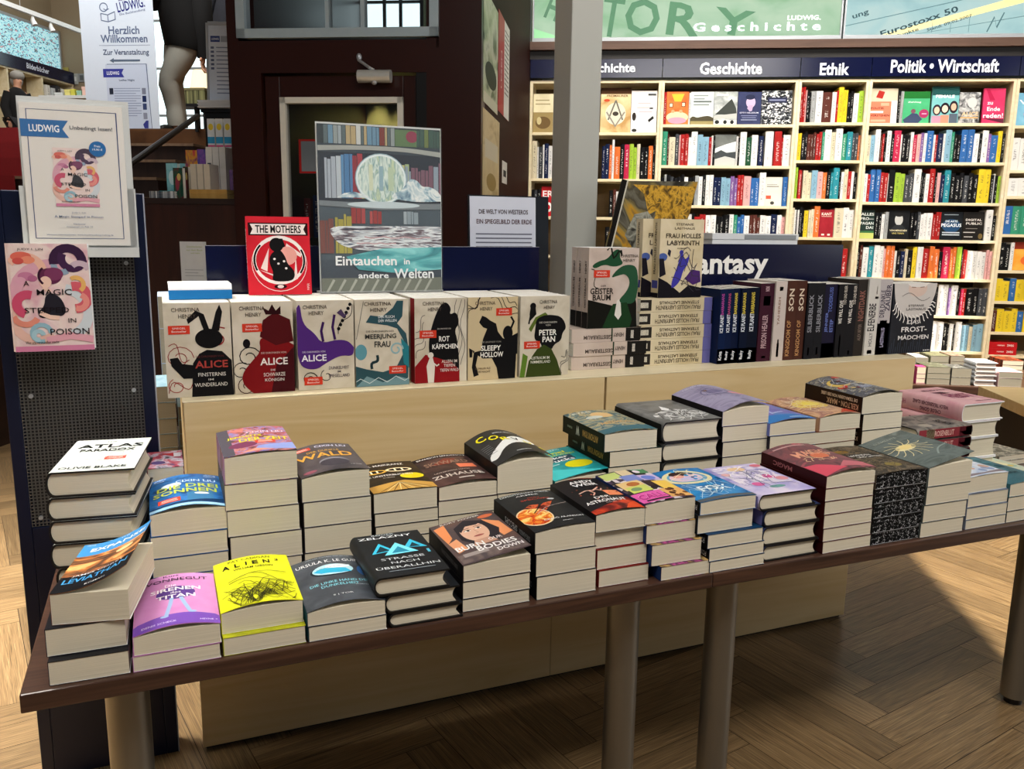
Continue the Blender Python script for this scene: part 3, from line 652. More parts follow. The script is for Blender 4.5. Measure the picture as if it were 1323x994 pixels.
def row(bay, k, toks, x0=0.0, x1=1.0):
    t, u0, w, zs = caseobj[bay]; z = zs[k]; ztop = zs[k - 1] - .022 if k else ZTOP; room = ztop - z
    tk = []
    for q in toks.split():
        if q[0] == 'F': nm, wd = q[1:].split(':'); tk.append(('F' + nm, float(wd)))
        else: tk.append((q[0] + ('+' if '+' in q else '') + ('/' if '/' in q else ''), float(q.strip('+/')[1:])))
    tot = sum(x[1] for x in tk); lo, hi = .024 + (w - .048) * x0, .024 + (w - .048) * x1; sc = (hi - lo) / tot; x = lo; cnt = {}; nthall = 0
    base = rnd.uniform(.76, .80)
    for c, wd in tk:
        wd *= sc
        if c[0] == '_': x += wd; continue
        if c[0] == 'F': FACES.append((bay, k, c[1:], x, wd, room)); x += wd; continue
        h = room * (base + rnd.uniform(-.05, .05)) if '+' not in c else room * rnd.uniform(.87, .91)
        h = min(h, room - .012); dpt = min(.24, h * rnd.uniform(.60, .68))
        lean = R(5) if '/' in c else 0
        nbook[0] += 1; cl_ = jit(PAL[c[0]]); oy = rnd.uniform(0, .012)
        if nbook[0] - 1 in HIDDEN: x += wd; continue
        o = put('shelf_book', UB); o.color = cl_
        o.scale = (max(.004, wd - .0012 - (h * math.sin(lean))), dpt, h)
        P = BW(u0 + x + wd / 2 - h * math.sin(lean) / 2, V0 + .02 + oy, z + .0006 + (o.scale[0] / 2 * math.sin(lean))); o.location = P; o.rotation_euler = (0, lean, -PH)
        cnt[c[0]] = cnt.get(c[0], 0) + 1; nthall += 1
        thick = 'thin' if wd < .02 else 'thick' if wd > .042 else 'upright'
        tag(o, '%s %s book, %s spine from left, %s shelf of the %s' % (thick, CN[c[0]], nth(nthall - 1), ROWN[k], CASE[bay] if bay < 4 else 'right-edge bookcase'), 'book', '%s shelf of the %s' % (ROWN[k], CASE[bay]))
        x += wd
row(0, 0, 'Fbeige:27 Fdark:10 _52 Ffreemason:40 Fwhitecover:34')
row(0, 1, 'c6+ w2 g5 w2 n5 w5 b4 w4 _52 n4 n5 o3 w3+ o7 k5 m6 l5 l4 c4 k5 k5 o5 k3')
row(0, 2, 'k3 g3 k4 Fredword:14 _56 k4 u3 w4 w4 c4 k5 g4 u4 k5 n4 c4')
row(0, 3, 'c3 a4 c4 a4 g3 _62 k5 g4 k6 g5 _30')
row(1, 0, 'r3 Forange:27 w2 Fgreycity:28 Fbwtrain:28 Fnavyface:28 Fcrowd:36 _1')
row(1, 1, 'e6+ u2 c7 g4 p2 r5 r4 w3 w7+ s6 s7 r3 w2 k2 Flandscape:24 w2 k2 w7+ d6 w7 k1 n5 k1 _1 w9+ _1 r8+ r2 w8')
row(1, 2, 'k5 a3 k5 g4 k5 k5 k4 w5 k5 k4 a5 w5 k4 w5 w5 n5 n5 s6 s6 v5 v4 r4 r4 p9 b5 b6 w8+ Fcream:22 b6')
row(1, 3, 'k6 w5 g4 a5 k6 k5 w7 k3 r6 r7 w6 w6 k4 k5 k6 w5 e4 b4 b4 w6 u3 u5 u4 w6 w6 n7 w5 p4')
row(2, 0, 'r4+ r3+ p2 k4 k2 a7 w9 u13 w6 r3 y7+ y3 y3 k4 k4 w7 l7')
row(2, 1, 'y6 k5 k4 u5 u4 u4 r5 r4 e4 w10+ c6 w10+ e7 t8 g4 g5 o3')
row(2, 2, 'l5+ _1 r5 _2 c7 c6 s9 p8 o6 k6 t4 t9+ k3 w4 c6 r5 w4 k5')
row(2, 3, 'c4 w3 k2 w3 k5 k3 y7 c4 c5 o9+ FKANT:24 c14 w9 w8')
row(2, 4, '_66 c4 k5 r9 _4')
row(3, 0, 'Fpolitik:37 k3 a4 Fgreen:36 _2 Ffemale:36 Falice:28 _3 Fpink:29 _5')
row(3, 1, 'c5 s6 w7+ u3 r3 k3 w6+ k4 m9+ w2 k6 k5 w4 m5 p5 v4 w4 b9+ w3 r3 n7 w3 s8+ e4 k4 k5 b9+ b8+ w7 k4 w8+ v4 b9 y6+ k4')
row(3, 2, 'w5 r4 b7+ b6+ r5 r5 w1 k8+ l7 l6 g6 g6 w9+ k3 k3 w5 r7+ k3 p5 n5 t8+ k6 k6 k5 g6 k6 k6 y9+ y7+ k4 w2 k3 l4')
row(3, 3, 'Falles:22 k5 k4 w5 a5 Fportrait:32 k5 k5 g4 w5 w5 w8 r4 r4 r4 Fpegasus:32 Fdigital:31 w10+ k5')
row(3, 4, 'k4 u4+ w8 t8+ w8+ w6+ p3 o6+ o6+ w3 k6 n6 c4 k7 y6+ w8+ r9 o7+ o7 k5 m10+ o4 o5+ l7+ k2 r6 w8 w6 w6 w6 p4 p4')
row(3, 5, 'k6 w5 g6 k5 w6 k5 w5 k6 a5 g5 w6 k5 a8 m2 b5 a4 w8+ e3 k4 w6+ w6+ v3 w8+ k3 m3 r4 k8 k6 g5 g5')
row(3, 6, 'w5 g5 k6 w5 k6 s5 w4 k6 o5 w6 k5 w5 e9+ o8+ k6 w7+ w7+ w8+ k5 k2 w5 k2 w7+ s5 s4 c4 s5 s7')
row(4, 0, 'Fblue:26 k4 w5 r6 _60'); row(4, 1, 'w7 w7 w7 w7 w8 _60'); row(4, 2, 'w8 w8 w7 _60')
row(4, 3, 'b7 e7 e7 w6 k5 _60'); row(4, 4, 'k5 k4 w3 Forangeface:22 _60'); row(4, 5, 'y6 y6 b5 y6 y6 y5 _60'); row(4, 6, 'u4 y6 y6 y5 b5 y6 _60')
# covers shown face-out on the shelves
FO = {
 'beige': ('cream paperback with a brown landscape picture', ['#d9cda8', '#e4d9b7'], 'noise', 2, .80, [('r', 0, 0, 1, .52, '#9c8658'), ('e', .5, .25, .38, .16, '#6d5634'), ('e', .3, .3, .12, .1, '#c9b98a'), ('r', .1, .72, .85, .75, '#a2946b'), ('r', .1, .82, .8, .85, '#a2946b')]),
 'dark': ('black and white patterned cover half hidden by the column', ['#2b2b2f', '#9a9aa0'], 'noise', 8, .75, []),
 'freemason': ('sepia cover with a compass and square emblem', ['#b58c55', '#d9bc8a', '#e8d4a8'], 'noise', 1.5, .92, [('r', 0, .86, 1, 1, '#4b2f19'), ('e', .5, .42, .34, .25, '#d8d0bb'), ('l', [(.5, .72), (.26, .28)], .05, '#6f6a60'), ('l', [(.5, .72), (.74, .28)], .05, '#6f6a60'), ('l', [(.2, .46), (.5, .14), (.8, .46)], .05, '#8a8478'), ('e', .5, .42, .1, .05, '#403a34'), ('e', .2, .72, .1, .03, '#c24a2a'), ('t', 'FREIMAURER', .55, .82, .7, .05, '#5a3a1c')]),
 'whitecover': ('white cover with faint red lines and small black figures', ['#ece9e6', '#f3f1ee'], 'noise', 2, .86, [('r', .25, .68, .75, .71, '#d9b6b4'), ('r', .22, .58, .7, .61, '#d9b6b4'), ('r', .3, .48, .82, .51, '#d9b6b4'), ('e', .12, .38, .08, .1, '#2b2420'), ('p', [(.66, .3), (.85, .4), (.9, .34), (.7, .24)], '#191919'), ('r', .64, .88, .95, .93, '#4a4a4a'), ('e', .78, .58, .08, .025, '#5a5a5a'), ('e', .14, .05, .1, .04, '#333')[:5] + ('#333333',)]),
 'redword': ('red cover with white lettering beside the column', ['#b9161c', '#c4222a'], 'noise', 2, .85, [('t', 'ER', .5, .75, .8, .22, '#f0efe9'), ('e', .5, .3, .35, .17, '#f0efe9'), ('e', .5, .3, .2, .09, '#b9161c')]),
 'orange': ('orange cover with yellow lettering and a family at a table', ['#e8602b', '#ef7a3c'], 'noise', 2, .80, [('p', [(.22, .93), (.8, .93), (.66, .7), (.36, .7)], '#f0b53a'), ('r', .12, .52, .3, .66, '#3a2416'), ('r', .15, .54, .27, .64, '#e8d9b0'), ('r', .68, .54, .86, .68, '#3a2416'), ('r', .71, .56, .83, .66, '#e8d9b0'), ('e', .5, .22, .5, .17, '#e9c7a2'), ('e', .5, .12, .42, .1, '#c78fa6'), ('e', .3, .4, .08, .05, '#d79a70'), ('e', .66, .4, .08, .05, '#d79a70')]),
 'greycity': ('pale grey cover with a brown skyline along the bottom', ['#c9cfce', '#d6dbd9'], 'noise', 2, .80, [('r', 0, 0, 1, .2, '#8f8358'), ('p', [(0, .18), (.1, .26), (.3, .2), (.5, .24), (.8, .27), (1, .2), (1, .1), (0, .1)], '#4a4432'), ('r', .12, .86, .75, .9, '#8a9290'), ('r', .12, .76, .6, .8, '#8a9290'), ('r', .12, .67, .9, .72, '#5d6664'), ('r', .12, .58, .8, .62, '#7d8684')]),
 'bwtrain': ('grey photo cover of a tree-lined road with people', ['#7d8280', '#a9adab', '#c9ccca'], 'noise', 2.5, .80, [('p', [(.05, .3), (.75, .78), (.95, .5), (1, .3)], '#3c403c'), ('p', [(0, .26), (1, .34), (1, .2), (0, .16)], '#b4b5b0'), ('r', 0, 0, 1, .13, '#d5d4cc'), ('e', .15, .07, .1, .06, '#26282a'), ('e', .5, .07, .08, .06, '#26282a'), ('e', .8, .07, .08, .06, '#26282a'), ('r', .1, .88, .6, .92, '#e3e3de')]),
 'navyface': ('navy cover with a violet portrait and small white lines', ['#2b2f50', '#343a5e'], 'noise', 2, .79, [('e', .55, .68, .2, .17, '#bfa9c4'), ('e', .52, .84, .2, .08, '#262a44'), ('p', [(.4, .5), (.5, .6), (.66, .58), (.62, .42), (.52, .4)], '#b49dba'), ('t', 'ETTY HILLESUM', .5, .36, .8, .04, '#e7e6f2'), ('r', .16, .26, .84, .275, '#8d92b4'), ('r', .2, .2, .8, .215, '#8d92b4'), ('r', .16, .13, .84, .15, '#a5aac6')]),
 'crowd': ('black and white crowd photo cover with a dark title band', ['#16181c', '#55585e', '#d5d5d2'], 'cells', 16, .82, [('r', .2, .64, .84, .8, '#2a2d44'), ('r', .25, .7, .78, .74, '#8287a5')]),
 'landscape': ('grey landscape photo cover among white spines', ['#5f625f', '#7a7d79'], 'noise', 2, .82, [('p', [(0, .55), (.5, .68), (1, .78), (1, .45), (0, .38)], '#dcdedd'), ('p', [(0, .4), (.3, .5), (.6, .4), (1, .45), (1, .2), (0, .2)], '#3f4345'), ('p', [(0, 0), (1, 0), (1, .22), (.5, .3), (0, .2)], '#b9bab6')]),
 'cream': ('plain cream cover with small red sticker', ['#d3cfc2', '#dcd8cc'], 'noise', 2, .78, [('r', .08, .66, .8, .69, '#6d6a62'), ('r', .08, .73, .7, .75, '#8d8a82'), ('r', .06, .24, .36, .36, '#d8573f'), ('e', .45, .1, .12, .06, '#3c3a36')]),
 'KANT': ('dark red cover lettered KANT', ['#8f1c26', '#a12631'], 'noise', 2, .78, [('t', 'KANT', .5, .84, .7, .10, '#f3e6d8'), ('r', .15, .74, .85, .76, '#d9b9a8'), ('r', .2, .06, .4, .12, '#dcd6cc'), ('r', .62, .06, .8, .12, '#dcd6cc')]),
 'politik': ('salmon and beige cover with black word POLITIK', ['#c9bda4', '#d2c7b0'], 'noise', 2, .86, [('p', [(.3, .94), (.52, .9), (.44, .7), (.2, .74)], '#a32a22'), ('r', 0, 0, .78, .62, '#ec7a5e'), ('r', .78, 0, 1, .64, '#e9e6e0'), ('t', 'POLITIK', .28, .43, .5, .055, '#2b1712'), ('t', 'VERSTEHEN', .38, .22, .7, .06, '#2b1712'), ('r', .02, .29, .5, .35, '#f7ded4'), ('r', .4, .5, .7, .58, '#f3a488'), ('r', .05, .04, .6, .1, '#f3a488')]),
 'green': ('green cover with a hedged dark figure and purple circle', ['#3fa06a', '#4bae78'], 'noise', 2, .78, [('r', 0, .78, 1, 1, '#1f6b2c'), ('t', 'Zahltag', .42, .66, .5, .06, '#d9f0e0'), ('p', [(.02, .1), (.36, .32), (.55, .3), (.75, .12), (.6, 0), (.1, 0)], '#3a4560'), ('e', .4, .38, .09, .07, '#7a4a5a'), ('e', .8, .3, .18, .14, '#a2315f'), ('r', .72, .28, .9, .31, '#e3a9c0')]),
 'female': ('teal cover titled FEMALE with three drawn women', ['#6fb3b5', '#7dbdbe'], 'noise', 2, .90, [('r', 0, .76, 1, 1, '#1f4f4e'), ('t', 'FEMALE', .48, .73, .7, .08, '#f5f5f0'), ('e', .2, .36, .16, .15, '#2a2230'), ('e', .2, .35, .1, .1, '#e6b9a0'), ('e', .5, .4, .17, .16, '#1f1a22'), ('e', .5, .39, .11, .1, '#efc9b2'), ('e', .82, .44, .16, .17, '#2a2028'), ('e', .82, .44, .1, .1, '#e0ac90'), ('r', .02, .0, .36, .2, '#b98aa0'), ('r', .36, 0, .66, .22, '#e58a72'), ('r', .68, 0, .98, .26, '#55606e')]),
 'alice': ('black and white photo cover lettered ALICE', ['#2a2a2c', '#8f8f90', '#d2d1cf'], 'noise', 5, .76, [('e', .62, .66, .22, .17, '#cfcdca'), ('t', 'ALICE', .55, .3, .8, .13, '#e9c79a'), ('r', .1, .15, .95, .2, '#c7a06a')]),
 'pink': ('crimson cover with the white words zu Ende reden!', ['#c9315c', '#d13a66'], 'noise', 2, .85, [('p', [(.1, .98), (.25, .98), (.55, .66), (.3, .66)], '#b31f49'), ('p', [(0, .14), (.95, .0), (1, 0), (1, .12)], '#5a2336'), ('t', 'zu', .32, .57, .26, .075, '#fbeef2'), ('t', 'Ende', .5, .41, .6, .12, '#fbeef2'), ('t', 'reden!', .5, .22, .92, .14, '#fbeef2')]),
 'alles': ('dark green cover with the white words ALLES PROPAGANDA!', ['#1d2b28', '#24342f'], 'noise', 2, .84, [('r', 0, 0, 1, .2, '#b9c06a'), ('r', 0, .2, 1, .27, '#3a6a3f'), ('t', 'ALLES', .5, .86, .9, .1, '#d9ddd9'), ('t', 'PRO\u2014', .5, .7, .9, .1, '#d9ddd9'), ('t', 'PAGAN', .5, .54, .9, .1, '#d9ddd9'), ('t', 'DA!', .7, .39, .5, .1, '#d9ddd9')]),
 'portrait': ('black cover with a pale face and white lettering', ['#101113', '#1a1b1d'], 'noise', 2, .84, [('e', .5, .68, .19, .2, '#b9b9b6'), ('p', [(.1, .32), (.35, .5), (.65, .5), (.9, .32), (.9, .2), (.1, .2)], '#2c2e30'), ('e', .5, .86, .22, .08, '#222222'), ('t', 'VON MENSCHEN', .5, .3, .8, .06, '#e4d9b2'), ('t', 'UND TIEREN', .5, .2, .55, .05, '#d8c878')]),
 'pegasus': ('black cover with bold white word PEGASUS', ['#0f1216', '#171c22'], 'noise', 2, .82, [('e', .5, .5, .42, .24, '#27486b'), ('t', 'DIE AKTE', .5, .66, .55, .07, '#e8f1f5'), ('t', 'PEGASUS', .5, .52, .92, .12, '#f2f7f9'), ('r', .1, .24, .9, .28, '#c3ccd3'), ('r', .1, .16, .9, .2, '#c3ccd3'), ('r', .15, .88, .8, .91, '#8b949b')]),
 'digital': ('black cover with the words DIGITAL PUBLIC beside the Pegasus one', ['#15120f', '#1f1a15'], 'noise', 2, .82, [('t', 'DIGITAL', .5, .72, .75, .08, '#d9d4cc'), ('t', 'PUBLIC', .52, .59, .75, .08, '#d9d4cc'), ('r', .15, .4, .7, .42, '#8d8880'), ('r', .05, .26, .6, .29, '#c9c4bc'), ('r', .1, .1, .5, .13, '#c9c4bc'), ('e', .86, .14, .1, .1, '#6d5a35')]),
 'blue': ('pale blue cover at the right edge of the photo', ['#6da9c9', '#83bad4'], 'noise', 2, .75, [('t', 'VEN', .5, .72, .8, .14, '#f4f7fb'), ('e', .5, .35, .22, .14, '#d98ab0')]),
 'orangeface': ('orange cover beside two black spines', ['#e99a2e', '#f0ad48'], 'noise', 3, .85, [('r', 0, .75, 1, 1, '#8a2f1c'), ('e', .6, .35, .3, .18, '#e2672f')]),
}
for bay, k, nm, x, wd, room in FACES:
    t, u0, w, zs = caseobj[bay]; lab, cols, kd, scl, hf, ops = FO[nm]; Hh = room * hf
    make_book('face_out_book', '%s, on the %s %s shelf' % (lab, ROWN[k], CSH[bay]), 'soft', wd - .004, Hh, .022, cover('cover_' + nm, cols, kd, scl), ops, None, loc=BW(u0 + x + .002, V0 + .05, zs[k] + .0006), rot=(R(86), 0, -PH), group='books shown face-out on the shelves', nseg=1)
# two red boxes lying in the right-hand bookcase
t, u0, w, zs = caseobj[4]
for q in range(2):
    make_book('boxed_book', 'red book lying flat at the bottom right shelf, %s of the pair' % ('lower', 'upper')[q], 'soft', .15, .21, .05, cover('red_stock', ['#b3141c', '#c01c24'], 'noise', 2), None, [('ZWEIG', .12, .36, .5, .34, '#f4ece8'), ('roman', .45, .7, .5, .2, '#e9c9c4')], loc=BW(u0 + .03 + .21, V0 + .02, zs[7] + .0006 + q * .0505), rot=(0, 0, R(90) - PH), group='red books lying in the last bookcase', nseg=1, sp_flip=True)
# ------------------------------------------------------------------ display tables and birch unit
def table(name, label, x0, x1, ye, yf, legs, fy0=0.0, fy1=0.0):
    t = thing(name, label, 'table', ((x0 + x1) / 2, 0.3, 0), 0, 'dark display tables'); c = (x0 + x1) / 2
    mb = MB(); z0, z1 = TZ - .03, TZ
    P = [(x0 - c, fy0 - .3), (x1 - c, fy1 - .3), (x1 - c, ye - .3), (x0 - c, ye - .3)]
    mb.add([(a, b, z0) for a, b in P] + [(a, b, z1) for a, b in P], [[3, 2, 1, 0], [4, 5, 6, 7], [0, 1, 5, 4], [1, 2, 6, 5], [2, 3, 7, 6], [3, 0, 4, 7]])
    mb.obj('tabletop', DARKTOP, t, bevel=.0025)
    for lx, ly in legs:
        l = MB().tube([(lx - c, ly - .3, .02), (lx - c, ly - .3, z0)], .0335, 24).obj('leg', STEEL, t, smooth=True)
        MB().tube([(lx - c, ly - .3, 0), (lx - c, ly - .3, .02)], .022, 16).obj('levelling_foot', BLACK, l, smooth=True)
    return t
table('display_table', 'dark wood display table at left with steel legs, carrying the yellow and pink books', -0.002, 1.2195, .6, 0, [(.135, .085), (1.068, .09)], -.006, .001)
table('display_table', 'dark wood display table at right with steel legs, carrying the pink hardcovers', 1.2205, 2.62, .6, 0, [(1.314, .09), (2.303, .09)], .001, -.016)
t = thing('display_unit', 'birch plywood display unit rising behind the two dark tables', 'display unit', (1.35, .82, 0))
def UX(x): return x - 1.35
pan = MB().box(UX(.255), UX(1.312), YB - .82, YB - .82 + .018, .5, ZU - .003).box(UX(1.318), UX(2.438), YB - .82, YB - .82 + .018, .5, ZU - .003)
pan.obj('front_panel', BIRCH, t, bevel=.0015)
MB().box(UX(.255), UX(1.1715), YB - .815, YB - .797, .012, .5).box(UX(1.1725), UX(2.24), YB - .815, YB - .797, .012, .5).obj('plinth_panel', BIRCH, t, bevel=.001)
MB().box(UX(.262), UX(2.235), YB - .80, .30, 0, .012).obj('plinth_base', mat('black_plinth', '#0b0908', 0.6), t)
MB().box(UX(.253), UX(2.44), YB - .8205, .32, ZU - .003, ZU).obj('top_board', wood('birch_top_edge', '#d9cba8', '#e6dabb', 0.4, 1.2, 12, 12), t, bevel=.001)
for x0 in (.256, 2.42): MB().box(UX(x0), UX(x0) + .016, YB - .80, .31, .5, ZU - .012).obj('side_panel', BIRCH, t)
for x0 in (.262, 2.22): MB().box(UX(x0), UX(x0) + .016, YB - .797, .30, .012, .5).obj('side_panel', BIRCH, t)
MB().box(UX(.27), UX(2.42), .30, .312, .02, ZU - .012).obj('back_panel', BIRCH, t)
# ------------------------------------------------------------------ navy stand with perforated panel
sx0, sx1, sy = -.088, .200, .672
t = thing('display_stand', 'navy metal floor stand with grey perforated panel at the left edge', 'stand', ((sx0 + sx1) / 2, sy + .03, 0)); c = (sx0 + sx1) / 2
w = (sx1 - sx0) / 2; ph0, ph1 = .600, 1.184; pw = .118
f = MB().box(-w, -pw, -.03, .03, 0, 1.31).box(pw, w, -.03, .03, 0, 1.31).box(-pw, pw, -.03, .03, ph1, 1.31).box(-pw, pw, -.03, .03, 0, ph0 - .002)
f.obj('frame', NAVY, t, bevel=.002)
MB().box(w - .0005, w + .0018, -.0305, .0305, 0, 1.31).obj('edge_strip', mat('pale_edge_strip', '#a9b0c0', 0.35, .3), t)
MB().box(-pw, pw, .02, .03, ph0 - .002, ph1).obj('back_panel', mat('black_back_panel', '#0c0c0e', 0.6), t)
nx, nz = 33, 82; g = MB(); PX = [-pw + 2 * pw * (i // 2 + (0.22 if i % 2 else 0) + (0)) / nx for i in range(2 * nx + 1)]; PX = []
for i in range(nx): PX += [-pw + 2 * pw * (i + .19) / nx, -pw + 2 * pw * (i + .81) / nx]
PX = [-pw] + PX + [pw]; PZ = []
for i in range(nz): PZ += [ph0 + (ph1 - ph0) * (i + .19) / nz, ph0 + (ph1 - ph0) * (i + .81) / nz]
PZ = [ph0] + PZ + [ph1]
g.v = [(x, -.029, z) for z in PZ for x in PX]; n_ = len(PX)
for j in range(len(PZ) - 1):
    for i in range(n_ - 1):
        if i % 2 and j % 2: continue
        g.f.append([j * n_ + i, j * n_ + i + 1, (j + 1) * n_ + i + 1, (j + 1) * n_ + i]); g.m.append(0)
g.obj('perforated_panel', mat('grey_perforated_steel', '#5f5e5c', 0.42, .5, .05, 8), t)
for px, py in ((163, 340), (173, 504), (40, 512), (53, 669)):
    p = on_y(px, py, sy); MB().tube([(p.x - c, -.034, p.z), (p.x - c, -.028, p.z)], .0045, 12).obj('screw', ALU, t, smooth=True)
# poster holder on top of the stand
tl, tr, bl, br = on_y(14, 128, .64), on_y(150, 133, .64), on_y(35, 309, .64), on_y(166, 306, .64)
PWd = .185; PHt = (tl.z + tr.z) / 2 - (bl.z + br.z) / 2 + .01
t = thing('poster_holder', 'white poster in clear acrylic holder reading LUDWIG Unbedingt lesen, atop the navy stand', 'poster holder', ((bl.x + br.x) / 2 + .004 - PWd / 2, .638, bl.z - .012), 0, None, (R(88), 0, R(-1)))
MB().box(0, PWd, 0, PHt, -.003, 0).obj('poster_sheet', mat('poster_paper', '#e6e2dc', .35, 0, .02), t)
MB().box(-.004, PWd + .012, -.004, PHt + .006, .0015, .0035).obj('acrylic_pane', CLEAR, t)
MB().box(-.012, PWd + .015, -.02, PHt * .42, -.008, -.005).box(-.012, PWd + .015, -.024, -.004, -.02, .006).box(-.004, PWd + .012, -.004, PHt + .012, -.0075, -.005).obj('acrylic_base', mat('frosted_acrylic', '#cdd0cf', .3, 0, .03), t)
BL = '#1f67a8'; DB = '#2c3f74'
def art_magic(u0, v0, u1, v1):
    U = lambda a: u0 + (u1 - u0) * a; V = lambda b: v0 + (v1 - v0) * b; w = u1 - u0
    cur = lambda pts, wd, c: ('l', [(U(a), V(b)) for a, b in pts], wd * w, c)
    ar = lambda cx, cy, r, a0, a1, n=12: [(cx + r * math.cos(a0 + (a1 - a0) * i / n), cy + .66 * r * math.sin(a0 + (a1 - a0) * i / n)) for i in range(n + 1)]
    el_ = lambda a, b, ra, rb, c: ('e', U(a), V(b), ra * w, rb * (v1 - v0), c)
    return [('r', u0, v0, u1, v1, '#ead4cf'), cur(ar(.5, .5, .46, 1.2, 3.6), .16, '#d9a3b4'), cur(ar(.3, .3, .3, 2.6, 5.4), .12, '#e2b6a8'), cur(ar(.62, .36, .34, -1.2, 1.4), .14, '#cfd6dc'), cur(ar(.2, .74, .22, 0, 2.6), .10, '#e9b7a3'),
      el_(.16, .88, .13, .045, '#d9695a'), el_(.24, .85, .09, .035, '#e58a70'), el_(.12, .84, .07, .03, '#c9544e'), el_(.2, .70, .1, .04, '#c27a9a'), el_(.13, .66, .07, .035, '#d9a0b4'), el_(.28, .68, .06, .03, '#b0658a'),
      cur(ar(.74, .84, .18, -.4, 3.4), .12, '#3a2340'), cur(ar(.80, .86, .14, 2.6, 6.2), .10, '#43284a'), cur(ar(.88, .74, .12, .2, 2.4), .08, '#c9b3c0'), cur(ar(.66, .80, .1, 3, 5.4), .08, '#8fa3b8'),
      el_(.50, .70, .15, .075, '#5f2a4a'), el_(.55, .72, .12, .06, '#7a3a5e'), el_(.44, .645, .075, .055, '#efc9b8'), cur([(.4, .6), (.46, .57), (.5, .56)], .05, '#efc9b8'), cur(ar(.5, .70, .14, 2.2, 4.0), .03, '#3a1a30'),
      ('p', [(U(a), V(b)) for a, b in ((.42, .52), (.5, .55), (.62, .5), (.68, .38), (.62, .32), (.5, .34), (.36, .30), (.3, .36), (.4, .42))], '#25232c'), cur([(.34, .36), (.46, .32), (.58, .31)], .06, '#efc9b8'),
      cur(ar(.8, .5, .16, -1.6, 1.8), .13, '#d35f6c'), cur(ar(.84, .46, .1, -2, 1.2), .08, '#e58f86'), cur(ar(.82, .62, .1, -1, 2.2), .06, '#e2b069'), cur(ar(.2, .44, .14, 1.2, 4.4), .12, '#c84e6d'), cur(ar(.16, .36, .16, 3.4, 5.8), .08, '#dc8a78'),
      cur(ar(.34, .17, .12, 0, 5), .06, '#8fb4c4'), cur(ar(.3, .15, .06, 0, 5), .06, '#a3c4d0'), cur([(.4, .10), (.7, .14), (1, .1)], .1, '#e0a3b0'), ('r', u0, v0, u1, V(.05), '#cf7fa0')]
def magic_text(u0, v0, u1, v1):
    f = lambda s, a, b, w, h: ('t', s, u0 + (u1 - u0) * a, v0 + (v1 - v0) * b, (u1 - u0) * w, (v1 - v0) * h, '#1a1418')
    return [f('JUDY I. LIN', .28, .945, .32, .025), f('A', .2, .635, .07, .045), f('MAGIC', .54, .552, .44, .055), f('STEEPED', .43, .385, .56, .05), f('IN', .74, .285, .1, .04), f('POISON', .70, .18, .5, .06), f('Was uns verwundbar macht', .34, .085, .42, .025)]
ops = [('l', [(.065, .05), (.065, .955), (.935, .955), (.935, .05), (.065, .05)], .008, DB), ('p', [(0, .885), (.46, .885), (.40, .825), (.46, .765), (0, .765)], BL), ('t', 'LUDWIG', .225, .825, .29, .05, '#f4f8ff'), ('t', 'Unbedingt lesen!', .68, .835, .42, .035, '#2a3244'),
       *art_magic(.285, .28, .715, .695), *magic_text(.285, .28, .715, .695), ('e', .73, .695, .085, .055, BL), ('t', 'Preis', .73, .715, .06, .016, '#eef6ff'), ('t', '19,90 \u20ac', .73, .69, .1, .018, '#eef6ff'),
       ('t', 'Judy I. Lin', .5, .235, .14, .016, '#8d93a6'), ('t', 'A Magic Steeped in Poison', .5, .205, .48, .02, '#2f4c7e'), ('t', 'Hardcover', .5, .155, .12, .012, '#6a7694'), ('t', 'erschienen im Feb 22', .5, .135, .26, .012, '#6a7694'), ('t', 'Weitere Informationen: www.buchhandlung-ludwig.de', .5, .075, .66, .013, '#2f4c7e')]
printed(t, ops, PWd, PHt)
# the book shown on the perforated panel
p = on_y(21, 456, .60); W, L = on_y(119, 313, .60).x - on_y(15, 315, .60).x, on_y(15, 315, .60).z - p.z
make_book('hardcover_book', 'pink illustrated book A Magic Steeped in Poison standing on the perforated panel', 'hard', W, L, .032, cover('magic_cover', ['#e3c3c4', '#ecd8d2', '#d9a7b4'], 'noise', 2.5), [q for q in art_magic(0, 0, 1, 1)[1:]] + magic_text(0, 0, 1, 1), None, loc=(p.x, .637, p.z), rot=(R(89), 0, R(-1)))
MB().box(0, W * .8, 0, .04, 0, .003).obj('book_ledge', mat('clear_ledge', '#8f9092', .3), bpy.data.objects['display_stand'], (p.x + .01 - c, -.085 + .02, p.z - .0045 - 0))
